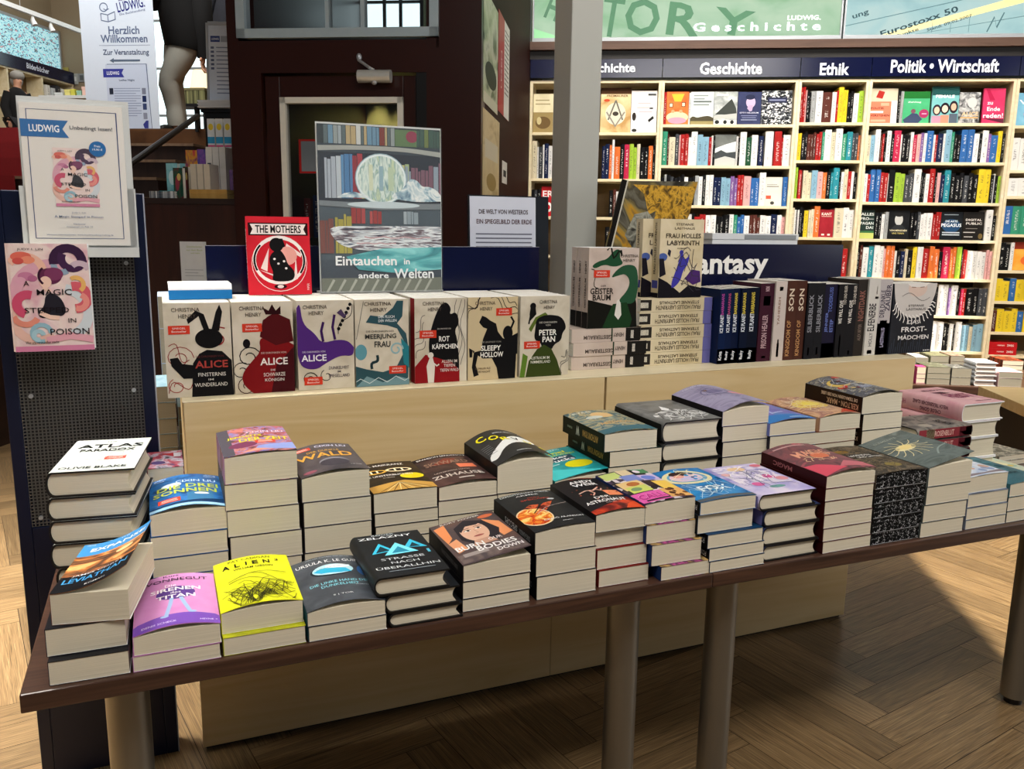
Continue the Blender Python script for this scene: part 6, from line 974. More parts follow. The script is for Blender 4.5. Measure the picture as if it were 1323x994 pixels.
po += [('p', [(.58, .575), (.6, .61), (.66, .62), (.70, .66), (.74, .70), (.80, .69), (.84, .65), (.9, .655), (.97, .63), (1, .60), (1, .565), (.8, .555)], CLOUD), ('p', [(.14, .575), (.2, .6), (.28, .61), (.36, .595), (.42, .575)], CLOUD)]
po += [('p', [(0, .525), (.5, .505), (1, .515), (1, .55), (.5, .54), (0, .555)], '#7a848a'), ('p', ell(.52, .535, .3, .02, 20), '#c4d4da')]
po += spines(.42, .52, .25, .36, ['#9a3a3a', '#a8484a'], hv=.1) + spines(.42, .5, .4, .48, ['#9a3a3a', '#b05050'], hv=.1) + spines(.24, .48, .12, .22, ['#a8a04a', '#b3a852'], hv=.15) + spines(.42, .5, .68, .78, ['#a3b0b8', '#8f9fa8'], hv=.1) + spines(.24, .46, .0, .1, ['#8f9aa4', '#7a4a44'], hv=.2)
po += [('p', [(.06, .40), (.3, .405), (.9, .41), (1, .405), (1, .27), (.5, .25), (.2, .27), (.1, .33)], SEA)] + [('l', wavy((rp.uniform(.1, .5), y), (rp.uniform(.55, .95), y + rp.uniform(-.01, .01)), .01, 10, 3, rp.random() * 6), .01, rp.choice(['#d9e2e6', '#c4a3a8', '#e6eef0', '#7a8a96', '#b9c9d0'])) for y in [.29 + .012 * i for i in range(5)]]
po += [('p', [(.2, .22), (.5, .27), (1, .28), (1, .14), (.6, .12), (.3, .14)], SHINE), ('p', [(.5, .24), (1, .25), (1, .21), (.7, .2)], SHINE), ('r', 0, 0, 1, .09, '#6f7468')] + [('l', [(x, .08), (x - .06, .0)], .02, '#a9aca0') for x in [.1 + .09 * i for i in range(10)]]
po += [('t', 'Ein(auchen', .365, .20, .52, .055, '#f4f8f8')[:1] + ('Eintauchen', .365, .195, .50, .058, '#f4f8f8'), ('t', 'in', .70, .19, .05, .035, '#f4f8f8'), ('t', 'andere', .42, .105, .25, .036, '#f4f8f8'), ('t', 'Welten', .76, .115, .34, .062, '#f4f8f8')]
printed(t, po, PW2, PH2)
# navy shelf signs
def sign(name, label, px0, px1, ytop, y, txt=None):
    a = on_y(px0, ytop, y); b = on_y(px1, ytop, y); w = b.x - a.x; h = (a.z + b.z) / 2 - ZU - .001
    t = thing('shelf_sign', label, 'sign', (a.x, y, ZU + .0006), 0, 'navy signs on the birch unit', (UP, 0, 0))
    MB().box(0, w, 0, h, -.006, 0).obj('sign_board', SIGNB, t, bevel=.001); MB().box(0, w, 0, .004, -.06, -.006).obj('sign_foot', SIGNB, t)
    if txt: txt(t, w, h, a)
sign('s', 'navy glossy sign board behind the beige books and the poster', 265, 697, 318, .955)
def fant(t, w, h, a):
    q0, q1 = on_y(884, 345, .955), on_y(992, 345, .955); zc = (on_y(930, 327, .955).z + on_y(930, 362, .955).z) / 2 - ZU; hh = on_y(930, 326, .955).z - on_y(930, 363, .955).z
    vs, fs, _ = text_tris('Fantasy', .03); m = MB().add([(((q0.x + q1.x) / 2 - a.x) + p * (q1.x - q0.x), zc + q * hh, .0006) for p, q in vs], fs); m.obj('sign_lettering', ink('#f7f4ee'), t)
sign('s', 'navy sign board with the white word Fantasy behind the fantasy books', 845, 1090, 315.5, .955, fant)
# sheet about Westeros on a dark board
a, b = on_y(611, 251, 1.05), on_y(714, 251, 1.05); pr_ = on_y(697, 251, 1.05).x - a.x; w = b.x - a.x; h = a.z - ZU
t = thing('information_board', 'white text sheet Die Welt von Westeros on dark board behind the navy sign', 'board', (a.x, 1.055, ZU + .0006), 0, None, (R(87), 0, 0))
MB().box(-.004, w, 0, h, -.014, 0).obj('backing_board', mat('dark_glossy_board', '#22262c', .2, 0, .3, 12), t); MB().box(-.004, w, 0, .006, -.07, -.014).obj('foot', CLEAR, t)
MB().box(0, pr_, .02, h - .004, .0005, .0015).obj('text_sheet', mat('bluish_paper', '#c9cddb', .5, 0, .02), t)
printed(t, [('t', 'DIE WELT VON WESTEROS', .42, .90, .62, .028, '#3a2a30'), ('t', 'EIN SPIEGELBILD DER ERDE', .43, .84, .7, .028, '#4a2a30')] + [('r', .07, .76 - .026 * i, .80 - (.25 if i in (5, 9) else rp.uniform(0, .04)), .768 - .026 * i, '#6a6c7a') for i in range(10)] + [('r', .38, .40, .78, .5, '#7a6a5c')], w, h, e0=.0018)
# slanted picture board
q = [on_y(788, 316, 1.04), on_y(880, 330, 1.04), on_y(903, 235, 1.04), on_y(808, 234, 1.04)]; q[1].z = q[0].z = ZU + .16 if False else q[0].z
o_ = q[0].copy(); k_ = (q[0].z - ZU) / (q[3].z - q[0].z); q[0] = q[0] - (q[3] - q[0]) * k_; q[1] = q[1] - (q[2] - q[1]) * ((q[1].z - ZU) / (q[2].z - q[1].z))
t = thing('picture_board', 'slanted picture board with golden and grey rocky artwork behind the Frau Holle books', 'picture', (q[0].x, 1.045, ZU + .0006), 0, None, (UP, 0, 0)); P = [(v.x - q[0].x, v.z - ZU) for v in q]
cp = MB(); n4 = [(x, y, z) for z in (-.022, 0) for x, y in P]; cp.add(n4, [[3, 2, 1, 0], [4, 5, 6, 7], [0, 1, 5, 4], [1, 2, 6, 5], [2, 3, 7, 6], [3, 0, 4, 7]]); cp.obj('board', cover('rocky_art', ['#1d1a14', '#3c382e', '#6a6658', '#4a4436', '#8a7a4a', '#b98a2a', '#57503f'], 'noise', 2.2, .3, dist=1.2), t, uvwl=(.3, .5))
W3, H3 = P[2][0], P[2][1]; printed(t, [('p', [(P[2][0] / W3 - .6, .97), (.98, .97), (.93, .80), (.8, .72), (.66, .84), (.55, .80), (.5, .92)], speckle('gold_leaves', ['#4a3a1c', '#a37a26', '#d9a83a', '#6a5426'], (40, 40, 1), 1)), ('p', [(.62, .84), (.74, .82), (.66, .66), (.56, .6)], speckle('gold_leaves', ['#4a3a1c'], (1, 1, 1))), ('p', [(.34, .68), (.42, .8), (.54, .82), (.64, .74), (.7, .62), (.6, .56), (.44, .58)], speckle('grey_rock', ['#34322c', '#77766a', '#a3a294', '#55534a'], (24, 24, 1), 1.5)), ('l', [(P[3][0] / W3, .995), (P[0][0] / W3, 0)], .05, '#14110e'), ('l', [(P[3][0] / W3 + .03, .995), (P[0][0] / W3 + .03, 0)], .012, '#c9c4b4')], W3, H3)
# Geisterbaum and Frau Holle
gb = cover('geister_stock', ['#b9a79c', '#c6b5aa', '#cfc0b6'], 'noise', 2.2, .42); hb = cover('holle_stock', ['#c9b994', '#d4c6a4', '#dccfb2'], 'noise', 2.2, .42)
yG = .745
def lying(cov, px0, px1, ys, sp_, nm, W_, pages=PAGEW):
    x0, x1 = on_y(px0, 470, yG).x, on_y(px1, 470, yG).x; z = ZB; r = None
    zs_ = [on_y((px0 + px1) / 2, y, yG).z for y in ys]; n = len(ys); T = (zs_[-1] - ZB) / n - .0006
    for k in range(n):
        loc = (x1 + rnd.uniform(-.004, .004), yG + rnd.uniform(0, .006), z); lab = '%s lying with its spine outward, %s of its stack' % (nm, ('bottom' if k == 0 else ORD[n - 1 - k]))
        if r is None: r = make_book('paperback_book', lab, 'soft', W_, x1 - x0, T, cov, None, sp_, loc=loc, rot=(0, 0, UP), group='books lying on the birch unit', nseg=2, pages=pages)
        else: clone(r, loc, (0, 0, UP), lab, ('cover', 'page_block', 'spine_lettering'))
        z += T + .0006
    return z, x0, x1
zg, gx0, gx1 = lying(gb, 740, 834, [461.5, 443, 424.5], [('#', 0, .27, 0, 1, '#1c1a18'), ('#', .16, .2, .2, .8, '#d9d2c8'), ('GEISTERBAUM', .46, .84, .36, .3, '#4a3f3a'), ('HENRY', .30, .44, .5, .3, '#4a3f3a'), ('#', .45, .47, 0, 1, '#2a3a2a')], 'beige paperback Geisterbaum', .135)
zh, hx0, hx1 = lying(hb, 826, 923, [456, 439.5, 422, 402.5, 385], [('#', 0, .06, 0, 1, '#15131c'), ('#', .06, .17, 0, 1, '#6a68a8'), ('#', .86, 1, .1, .9, '#2a2622'), ('#', .9, 1, .3, .7, '#d9d2c0'), ('STEFANIE LASTHAUS', .24, .76, .66, .24, '#4a4034'), ('FRAU HOLLES LABYRINTH', .22, .8, .3, .32, '#5a4f3f')], 'cream paperback Frau Holle', .135)
yF = .752; a = on_y(758.5, 422, yF); b = on_y(822, 422, yF); H_ = on_y(759, 320, yF).z - zg - .001
GG = '#1f4a30'
go = [('p', [(0, 0), (1, 0), (.98, .3), (.96, .36), (.7, .32), (.5, .28), (0, .36)], '#14140f'), ('p', [(.05, .78), (.2, .84), (.36, .86), (.5, .98), (.62, .98), (.6, .88), (.7, .8), (.5, .76), (.3, .8), (.12, .74)], GG), ('p', [(.42, .62), (.6, .76), (.8, .8), (.98, .76), (1, .5), (.96, .3), (.7, .3), (.6, .34), (.78, .46), (.84, .58), (.74, .68), (.6, .66)], '#274f36'), ('p', [(.3, 0), (.5, .3), (.78, .32), (.9, .1), (.86, 0)], '#1b3a1f'), ('p', [(.54, .16), (.58, .34), (.62, .36), (.66, .3), (.68, .16), (.62, .1)], '#d9d6ce'), ('l', wavy((.35, .97), (.65, .9), .2, 8, 1.5), .03, '#16160f'), ('l', wavy((.05, .74), (.2, .5), .2, 8, 1), .014, '#3a3a30'),
      ('t', 'CHRISTINA', .80, .90, .36, .036, '#3f3a34'), ('t', 'HENRY', .80, .845, .24, .036, '#3f3a34'), ('t', 'DER', .3, .53, .1, .022, '#3a352f'), ('t', 'GEISTER', .27, .465, .46, .075, '#2f2a26'), ('t', 'BAUM', .27, .385, .36, .075, '#2f2a26'), *spg(.26, .68)]
g0 = make_book('paperback_book', 'beige and green paperback Der Geisterbaum facing front on its lying copies', 'soft', b.x - a.x, H_, .034, gb, go, [('#', 0, .2, 0, 1, '#1c1a18'), ('GEISTERBAUM', .25, .62, .5, .3, '#4a3f3a'), ('HENRY', .68, .84, .5, .3, '#4a3f3a')], loc=(a.x, yF + .034, zg + .0006), rot=(UP, 0, 0), group='paperbacks facing front on the lying stacks', nseg=2, pages=PAGEW)
for k in (1, 2): clone(g0, (a.x, yF + .034 + k * .0355, zg + .0006), (UP, 0, 0), 'Geisterbaum copy standing behind the front one, %s back' % NTH[k - 1], ('cover', 'page_block', 'spine_lettering'))
a = on_y(849.5, 384, yF); b = on_y(905, 384, yF); H_ = on_y(850, 282.5, yF).z - zh - .001
ho = [('t', 'STEFANIE', .55, .935, .4, .03, '#4a4034'), ('t', 'LASTHAUS', .55, .885, .46, .03, '#4a4034'), ('t', 'FRAU HOLLES', .53, .79, .8, .06, '#3f362c'), ('t', 'LABYRINTH', .53, .70, .74, .06, '#3f362c'), ('t', 'ROMAN', .5, .63, .2, .02, '#5a4f42'), ('p', [(0, 0), (1, 0), (1, .12), (.7, .16), (.5, .06), (.2, .2), (0, .26)], '#15131a'), ('p', [(.36, .3), (.44, .44), (.48, .56), (.54, .58), (.56, .48), (.66, .52), (.7, .58), (.66, .42), (.56, .36), (.5, .2), (.3, .1), (.3, .2)], '#3f3aa0'), ('p', [(.6, .24), (.75, .36), (.95, .34), (.98, .2), (.8, .16)], '#4a2a6a'), ('e', .08, .52, .1, .05, '#4a5fa0'), ('p', [(0, .5), (.1, .5), (.16, .3), (.02, .26)], '#1c1a22'), ('e', .5, .58, .045, .03, '#3f3aa0'), ('p', [(.2, .62), (.26, .6), (.24, .52), (.18, .56)], '#2a2a3a')] + scribble(.3, .05, .95, .6, 9, '#3a3440', .012, .25)
h0 = make_book('paperback_book', 'cream paperback Frau Holles Labyrinth facing front on its lying copies, in front', 'soft', b.x - a.x, H_, .037, hb, ho, [('FRAU HOLLES LABYRINTH', .3, .95, .4, .3, '#5a4f3f'), ('#', .12, .22, .1, .9, '#4a4f9a'), ('#', 0, .06, 0, 1, '#16141c')], loc=(a.x, yF + .037, zh + .0006), rot=(UP, 0, 0), group='paperbacks facing front on the lying stacks', nseg=2, pages=PAGEW)
clone(h0, (a.x - .034, yF + .037 * 2 + .001, zh + .0006), (UP, 0, 0), 'Frau Holle copy standing behind the front one, shifted left', None)
# spine-out fantasy books on the right of the unit
SPB = [(926, 935, 374, '#071a40', [('ICE PLANET', .42, .66, .4, .5, '#e4eaf4'), ('BARBARIANS', .66, .94, .4, .4, '#b04a9a'), ('Kriva', .05, .17, .4, .5, '#e4eaf4')], 'navy blue spine with violet word Barbarians'),
 (935, 943.5, 373.5, '#061638', [('ICE PLANET', .42, .66, .4, .5, '#e4eaf4'), ('BARBARIANS', .66, .94, .4, .4, '#b04a7a'), ('Ruby', .05, .17, .4, .5, '#e4eaf4')], 'navy blue spine'), (943.5, 953, 373, '#051230', [('ICE PLANET', .42, .66, .4, .5, '#e4eaf4'), ('BARBARIANS', .66, .94, .4, .4, '#d9c44a'), ('Ruby', .05, .17, .4, .5, '#e4eaf4')], 'navy blue spine'),
 (953, 963, 372.5, '#051028', [('ICE PLANET', .42, .66, .4, .5, '#e4eaf4'), ('BARBARIANS', .66, .94, .4, .4, '#d9c44a'), ('Ruby', .05, .17, .4, .5, '#e4eaf4')], 'navy blue spine'), (963, 976.5, 372, '#040c1e', [('ICE PLANET', .42, .66, .4, .4, '#e4eaf4'), ('BARBARIANS', .66, .94, .4, .34, '#d9c44a'), ('Ruby', .05, .17, .4, .4, '#e4eaf4')], 'navy blue spine'),
 (978, 995.5, 366.5, '#3a1626', [('PRISON HEALER', .17, .6, .45, .4, '#b89aa0'), ('#', .72, .84, .25, .75, '#c9b9be'), ('#', .735, .825, .33, .67, '#3a1626'), ('NONI', .9, .96, .5, .3, '#c9a9b0'), ('#', .04, .07, .35, .65, '#c9b9be')], 'dark wine-red spine PRISON HEALER'),
 (996, 1010.5, 363.5, '#c9bdb6', [('TAHEREH', .45, .8, .4, .2, '#8a6a5a'), ('#', .05, .22, .4, .6, '#1d1512'), ('#', .22, .27, .44, .56, '#1d1512'), ('#', .88, .93, .35, .65, '#5a4038')], 'pale pinkish spine with tiny dark figure'),
 (1011, 1024, 363, '#4a2a20', [('KINGDOM OF', .05, .5, .4, .4, '#b98a5a'), ('SON', .62, .9, .5, .5, '#d9c9b4')], 'rust brown spine, left one of the pair'), (1024.5, 1037, 363, '#46271e', [('KINGDOM OF', .05, .5, .4, .4, '#b98a5a'), ('SON', .62, .9, .5, .5, '#d9c9b4')], 'rust brown spine, right one of the pair'),
 (1037.5, 1048.5, 366, '#15151a', [('SILBERBLICK', .35, .85, .45, .5, '#8a8a92'), ('#', .05, .15, .4, .6, '#c9c9cc')], 'black spine with silver lettering, left one of the pair'), (1049, 1060, 366, '#15151a', [('SILBERBLICK', .35, .85, .45, .5, '#8a8a92'), ('#', .05, .15, .4, .6, '#c9c9cc')], 'black spine with silver lettering, right one of the pair'),
 (1060.5, 1076, 367.5, '#17142c', [('JENNIFER', .35, .62, .3, .28, '#6a7ac0'), ('ESTEP', .35, .52, .7, .28, '#6a7ac0'), ('#', .0, .2, 0, 1, '#3a1a4a'), ('TODESKUSS', .62, .96, .5, .3, '#5a6ab0')], 'black and violet spine with blue lettering'),
 (1076.5, 1089, 367.5, '#131216', [('WE WILL GIVE', .46, .78, .35, .36, '#e4e0d8'), ('TOD UND FEUER', .72, .98, .7, .3, '#c9c0b4'), ('#', .03, .3, .4, .55, '#6a4a34')], 'black spine with white lettering, left one of the pair'), (1089.5, 1101.5, 367.5, '#131216', [('WE WILL GIVE', .46, .78, .35, .36, '#e4e0d8'), ('TOD UND FEUER', .72, .98, .7, .3, '#c9c0b4'), ('#', .03, .08, .4, .6, '#d9d4cc')], 'black spine with white lettering, right one of the pair'),
 (1102, 1114, 361.5, '#2a2420', [('NIGHTDARK', .46, .86, .5, .6, '#8a5a50'), ('ALEX BEYER', .2, .42, .5, .34, '#7a6a60')], 'dark brown spine NIGHTDARK'),
 (1114.5, 1129, 360.5, '#cfccc6', [('ELFENERBE', .32, .68, .45, .6, '#26242a'), ('#', .02, .07, .3, .7, '#2a2a2e'), ('#', .74, .77, .6, .9, '#2a2a2e'), ('#', .8, .9, .7, .76, '#2a2a2e'), ('HOLLY', .12, .3, .5, .3, '#5a5a60')], 'white spine ELFENERBE'),
 (1129.5, 1145, 361.5, '#b9b3b4', [('DER DUNKLE', .5, .86, .3, .4, '#3a3446'), ('ZAUBER', .58, .94, .72, .4, '#3a3446'), ('#', 0, .42, 0, 1, '#25224a'), ('#', .4, .46, .2, .8, '#6a4a6a'), ('LASTHAUS', .1, .36, .5, .3, '#a9a4c4')], 'grey spine fading to navy, DER DUNKLE ZAUBER')]
yS = .715
for i, (a, b, yt, c, so_, lab) in enumerate(SPB):
    x0, x1 = on_y(a, 466, yS).x, on_y(b, 466, yS).x; h = on_y((a + b) / 2, yt, yS).z - ZB
    lab2 = lab if lab != 'navy blue spine' else 'navy spine ICE PLANET, %s of the row of five' % ['', 'second', 'middle', 'fourth', 'rightmost'][i]
    make_book('paperback_book', 'upright book, ' + lab2 + ' on the birch unit', 'soft', .135, h, x1 - x0 - .0008, cover('spine_' + c, [c, c], 'noise', 2, .35), None, [('#', 0, 1, 0, 1, c)] + ([('#', 0, .2, 0, 1, '#0f4a8a')] if 'navy' in lab else []) + so_, loc=(x0, yS + (i % 3) * .002, ZB), rot=(UP, 0, UP), group='spine-out fantasy books on the birch unit', nseg=2, pages=PAGEW)
a, b = on_y(1147, 458, yS), on_y(1201.5, 457, yS); h = on_y(1148, 367, yS).z - ZB
fo = [('p', [(0, 1), (1, 1), (.98, .86), (.9, .7), (.8, .6), (.6, .5), (.35, .52), (.15, .62), (.05, .75)], '#cfcac6'), ('e', .55, .93, .22, .12, '#d9c2b6'), ('p', [(.3, 1), (.8, 1), (.72, .95), (.4, .95)], '#e6e2de')] + [('l', wavy((.5 + .4 * math.cos(q), .76 + .2 * math.sin(q)), (.5 + .52 * math.cos(q + .2), .72 + .30 * math.sin(q + .2)), .1, 6, 1, q), .018, '#efece8') for q in [3.3 + .2 * i for i in range(15)]] + [('l', [(.4, .95), (.5, .945)], .012, '#8a6a5a'), ('l', [(.6, .945), (.7, .95)], .012, '#8a6a5a'), ('l', wavy((.2, .82), (.85, .8), .08, 10, 1), .012, '#8a8684'), ('t', 'STEFANIE', .55, .685, .36, .03, '#3a3638'), ('t', 'LASTHAUS', .55, .635, .46, .035, '#3a3638'), ('t', 'DAS', .52, .45, .26, .055, '#e9e6e6'), ('t', 'FROST-', .55, .345, .6, .075, '#e9e6e6'), ('t', 'MÄDCHEN', .55, .235, .72, .075, '#e9e6e6'), ('r', .8, .02, .97, .04, '#c9c9c9')] + [('l', [(.05 * i, 0), (.05 * i + .01, .1 + .06 * (i % 3))], .014, '#3a4250') for i in range(20)]
f0 = make_book('paperback_book', 'dark paperback Das Frostmädchen facing front at the right end of the birch unit', 'soft', b.x - a.x, h, .033, cover('frost_stock', ['#101116', '#171922', '#1f222c'], 'noise', 2, .35), fo, None, loc=(a.x, yS + .033, ZB), rot=(UP, 0, 0), group='paperbacks facing front on the birch unit', nseg=2, pages=PAGEW)
clone(f0, (a.x, yS + .033 + .0338, ZB), (UP, 0, 0), 'second copy of the dark Frostmädchen, right behind the front one')
clone(f0, (a.x, yS + .033 + .0676, ZB), (UP, 0, 0), 'third copy of the dark Frostmädchen, hindmost at the right end')
# leaflet box behind the Fantasy sign, top visible
p = on_y(912, 318, 1.10); q = on_y(1021, 318, 1.10); zt = on_y(960, 302, 1.10).z
t = thing('leaflet_box', 'white and grey box of leaflets behind the Fantasy sign', 'box', ((p.x + q.x) / 2, 1.10, ZU + .0006)); w = (q.x - p.x) / 2; hh = zt - ZU
MB().box(-w, w, -.035, .035, 0, hh - .02).obj('box_body', mat('white_card', '#e2e4e6', .5), t); MB().box(-w - .002, w + .002, -.037, .037, hh - .02, hh).obj('lid', mat('white_card', '#e2e4e6', .5), t); MB().box(-.05, w - .01, -.0385, -.037, hh - .018, hh - .004).obj('grey_label', mat('grey_card', '#8f9498', .5), t)
# blue and white book lying across the first row of beige books
p, q, r_ = on_y(218, 384, .78), on_y(300, 384, .78), on_y(240, 368, .78)
make_book('hardcover_book', 'white topped book with blue spine lying on the first row of beige books', 'hard', .115, q.x - p.x, max(.022, r_.z - CHTOP), cover('white_blue_jacket', ['#e6e8ea', '#eceef0'], 'noise', 2), None, [('#', 0, 1, 0, .62, '#1f6fae')], loc=(q.x, .785, CHTOP + .0006), rot=(0, 0, UP), nseg=2, pages=PAGEW)
# ------------------------------------------------------------------ counter, banner and people at the back left
def loc_v(px, py, v): p = on_v(px, py, v); return BW(p.x, p.y, p.z)
vC = 4.5; pa = on_v(196, 258, vC); pb = on_v(303, 257, vC); zc = pb.z; uA, uB = pa.x - .35, uL - .002
t = thing('counter', 'tall dark mahogany counter at left carrying rows of books', 'counter', BW((uA + uB) / 2, vC, 0), -PH); hw = (uB - uA) / 2
MB().box(-hw, hw, 0, .50, 0, zc - .03).obj('counter_body', COUNTERW, t); MB().box(-hw - .01, hw, -.012, .505, zc - .03, zc).obj('counter_top', mat('dark_counter_top', '#2a1a14', .3), t)
p = on_v(232, 312, vC); q = on_v(269, 367, vC)
t = thing('notice_sheet', 'white notice sheet with pale green heading taped to the dark counter front', 'paper', BW(p.x, vC - .001, q.z), 0, None, (R(90), 0, -PH)); w, h = q.x - p.x, p.z - q.z
MB().box(0, w, 0, h, -.0005, .0006).obj('sheet', mat('bluish_white_paper', '#d3dae2', .6), t)
printed(t, [('t', 'Geschenkidee', .55, .88, .6, .04, '#9fb86a'), ('t', 'aus dem Buch', .55, .80, .6, .04, '#9fb86a'), ('t', 'und mehr', .58, .73, .35, .035, '#9fb86a')] + [('r', .15, .6 - .07 * i, .85 - .2 * (i % 3 == 2), .62 - .07 * i, '#aeb8c4') for i in range(7)], w, h)
# raised rear block of the counter with the framed timetable and leaflets
vR = 5.12; p = on_v(257, 141, vR); q = on_v(303, 141, vR); zr = p.z
t = thing('plinth_block', 'black display plinth behind the counter books, carrying the framed schedule', 'plinth', BW((p.x + q.x) / 2 + .06, vR + .1, 0), -PH); w = (q.x - p.x) / 2 + .03
MB().box(-w, w, -.09, .12, 0, zr - .02).obj('block_body', mat('black_lacquer', '#0d0a0a', .3), t); MB().box(-w - .01, w + .01, -.12, .14, zr - .02, zr).obj('block_top', mat('black_lacquer', '#0d0a0a', .3), t)
a, b, c3 = on_v(272, 131, vR + .05), on_v(302, 131, vR + .05), on_v(273, 43, vR + .05)
for k in range(5):
    tag(MB().box(-.105, .105, -.075, .075, 0, .008).obj('leaflet', mat('white_leaflet', '#d9dde2', .6), None, BW(a.x + .075 + .004 * (k % 2), vR + .01 - .0, zr + .0008 + k * .0088), -PH + R(3 * (k % 2))), 'white leaflet pile under the framed schedule, %s sheet bundle' % (['bottom'] + ORD[3::-1])[k], 'leaflet', 'white leaflets under the framed schedule')
zs0 = zr + .055; w = b.x - a.x + .02; h = c3.z - a.z + .05
t = thing('schedule_frame', 'silver framed schedule sheet standing on white leaflets beside the dark door wall', 'frame', BW(a.x, vR + .04, zs0), 0, None, (R(86), 0, -PH + R(6)))
MB().box(0, w, 0, h, -.006, 0).obj('schedule_sheet', mat('pale_blue_sheet', '#cfd9e8', .45), t); MB().box(-.012, 0, -.012, h + .012, -.01, .008).box(w, w + .012, -.012, h + .012, -.01, .008).box(0, w, h, h + .02, -.01, .008).box(0, w, -.012, 0, -.01, .008).obj('frame_profile', ALU, t)
printed(t, [('r', .08, .78, .42, .86, '#3a4a86'), ('t', 'LUDWIG', .25, .82, .26, .03, '#e6ecf6'), ('r', .45, .78, .95, .86, '#9aa3b4')] + [('r', .28, .70 - .055 * i, .9 - .15 * (i % 2), .715 - .055 * i, '#7f8aa4') for i in range(12)] + [('r', .08, .69 - .055 * i, .2, .72 - .055 * i, '#5f6a8a') for i in range(6)], w, h)
# books on the counter
def cbook(px0, px1, py0, py1, v, T, c, lab, art=None, spine=False, rz=0.0, pages=None, L=None):
    a, b, c4 = on_v(px0, py1, v), on_v(px1, py1, v), on_v(px0, py0, v); w = b.x - a.x; h = c4.z - zc if L is None else L
    if spine: return make_book('counter_book', lab, 'soft', .13, h, w, cover('cb_' + c, [c, c], 'noise', 2), None, None, loc=BW(a.x, v, zc + .0008), rot=(UP, 0, UP - PH + rz), group='books standing on the dark counter', nseg=1, pages=pages)
    return make_book('counter_book', lab, 'soft', w, h, T, cover('cb_' + c, [c, c], 'noise', 2), art, None, loc=BW(a.x, v + T, zc + .0008), rot=(UP, 0, -PH + rz), group='books standing on the dark counter', nseg=1, pages=pages)
def cb2(px, py, v, z, w, h, T, cols, art, lab, rz=0.0, tilt=90):
    p = on_v(px, py, v); return make_book('counter_book', lab, 'soft', w, h, T, cover('cb_' + cols[0], cols, 'noise', 3), art, None, loc=BW(p.x, v, z), rot=(R(tilt), 0, -PH + rz), group='books standing on the dark counter', nseg=1, pages=PAGEW)
z0 = zc + .0008
def uv_(px, v, py=250): return on_v(px, py, v).x
def lie(px, v, w, L, T, n, cols, lab, names, pages=None):
    for k in range(n): make_book('counter_book', lab % names[k], 'soft', w, L, T, cover('cb_' + cols[0], cols, 'noise', 4), None, None, loc=BW(uv_(px, v) + L, v, z0 + k * (T + .0006)), rot=(0, 0, UP - PH), group='books lying on the dark counter', nseg=1, pages=pages)
lie(245, 4.52, .12, .215, .024, 2, ['#b08a4a', '#c09a58'], 'yellowish book lying at the front of the dark counter, %s of two', ['lower', 'upper'], page_mat('kraft_pages', '#b39a62', '#cdb57e'))
lie(193, 4.52, .11, .145, .012, 3, ['#e6e8ea', '#2a3a4a', '#eceef0'], 'white and black booklet lying at the left end of the counter, %s of three', ['bottom', 'middle', 'topmost'], PAGEW)
lie(206, 4.67, .08, .09, .045, 1, ['#3f9aa0', '#4aa8ae'], 'turquoise book lying%s at the left end of the counter behind the booklets', [''], PAGEW)
zk = z0 + 2 * .0246
for k, px in enumerate((248, 257, 266)):
    make_book('counter_book', 'grey book standing on the yellowish pair, %s of three' % ('leftmost', 'middle', 'rightmost')[k], 'soft', .11, .135, .034, cover('cb_grey', ['#c4beb2', '#bfb9ac'], 'noise', 2), None, None, loc=BW(uv_(248, 4.53) + k * .0385, 4.525, zk), rot=(UP, 0, UP - PH), group='books standing on the dark counter', nseg=1, pages=PAGEW)
FL = [('e', .4, .5, .2, .25, '#8a3a4a'), ('e', .6, .7, .2, .12, '#c9b06a')]
def std(px, v, w, h, T, cols, art, lab, dz=0): make_book('counter_book', lab, 'soft', w, h, T, cover('cb_' + cols[0], cols, 'noise', 3), art, None, loc=BW(uv_(px, v), v + T, z0 + dz), rot=(UP, 0, -PH), group='books standing on the dark counter', nseg=1, pages=PAGEW)
std(225, 4.55, .055, .165, .03, ['#163a30', '#244f40', '#6a2a34'], FL, 'dark green patterned book at the left of the counter row')
std(238, 4.60, .03, .175, .03, ['#2a2420', '#5a2a2a', '#3a4a34'], FL, 'dark red and black book beside the green patterned one')
std(216.5, 4.77, .068, .205, .035, ['#7fc4cf', '#a3d9df'], [('e', .5, .6, .3, .2, '#d9eef0')], 'turquoise book leaning at the left of the second counter row')
std(234.5, 4.78, .03, .205, .035, ['#6fb3bf', '#8fc9cf'], [], 'second turquoise book, partly hidden by the red one')
std(242.5, 4.78, .07, .28, .035, ['#c23a50', '#d9a03a', '#7a2a6a'], [('e', .5, .5, .4, .2, '#e0c04a')], 'red and yellow children book in the second counter row')
std(257.5, 4.78, .05, .285, .035, ['#5a3a8a', '#8a5aae', '#2a4a8a'], [('e', .5, .5, .3, .2, '#d9a3c4')], 'violet picture book in the second counter row')
for k in range(3): std(268.5, 4.78, .05 if k == 0 else .034, .295 + .002 * k, .035, ['#e6e4e0', '#d9d6d0'], [('e', .5, .6, .4, .1, '#3a4a5a')] if k == 0 else [], 'tall white picture book in the second counter row, %s of three' % ('left', 'middle', 'right')[k]) if False else make_book('counter_book', 'tall white picture book in the second counter row, %s of three' % ('left', 'middle', 'right')[k], 'soft', .10, .295, .036, cover('cb_white', ['#e6e4e0', '#d9d6d0'], 'noise', 3), None, [('#', .4, .7, .2, .8, '#3a4a5a')] if k == 0 else None, loc=BW(uv_(269, 4.75) + k * .040, 4.745, z0), rot=(UP, 0, UP - PH), group='books standing on the dark counter', nseg=1, pages=PAGEW)
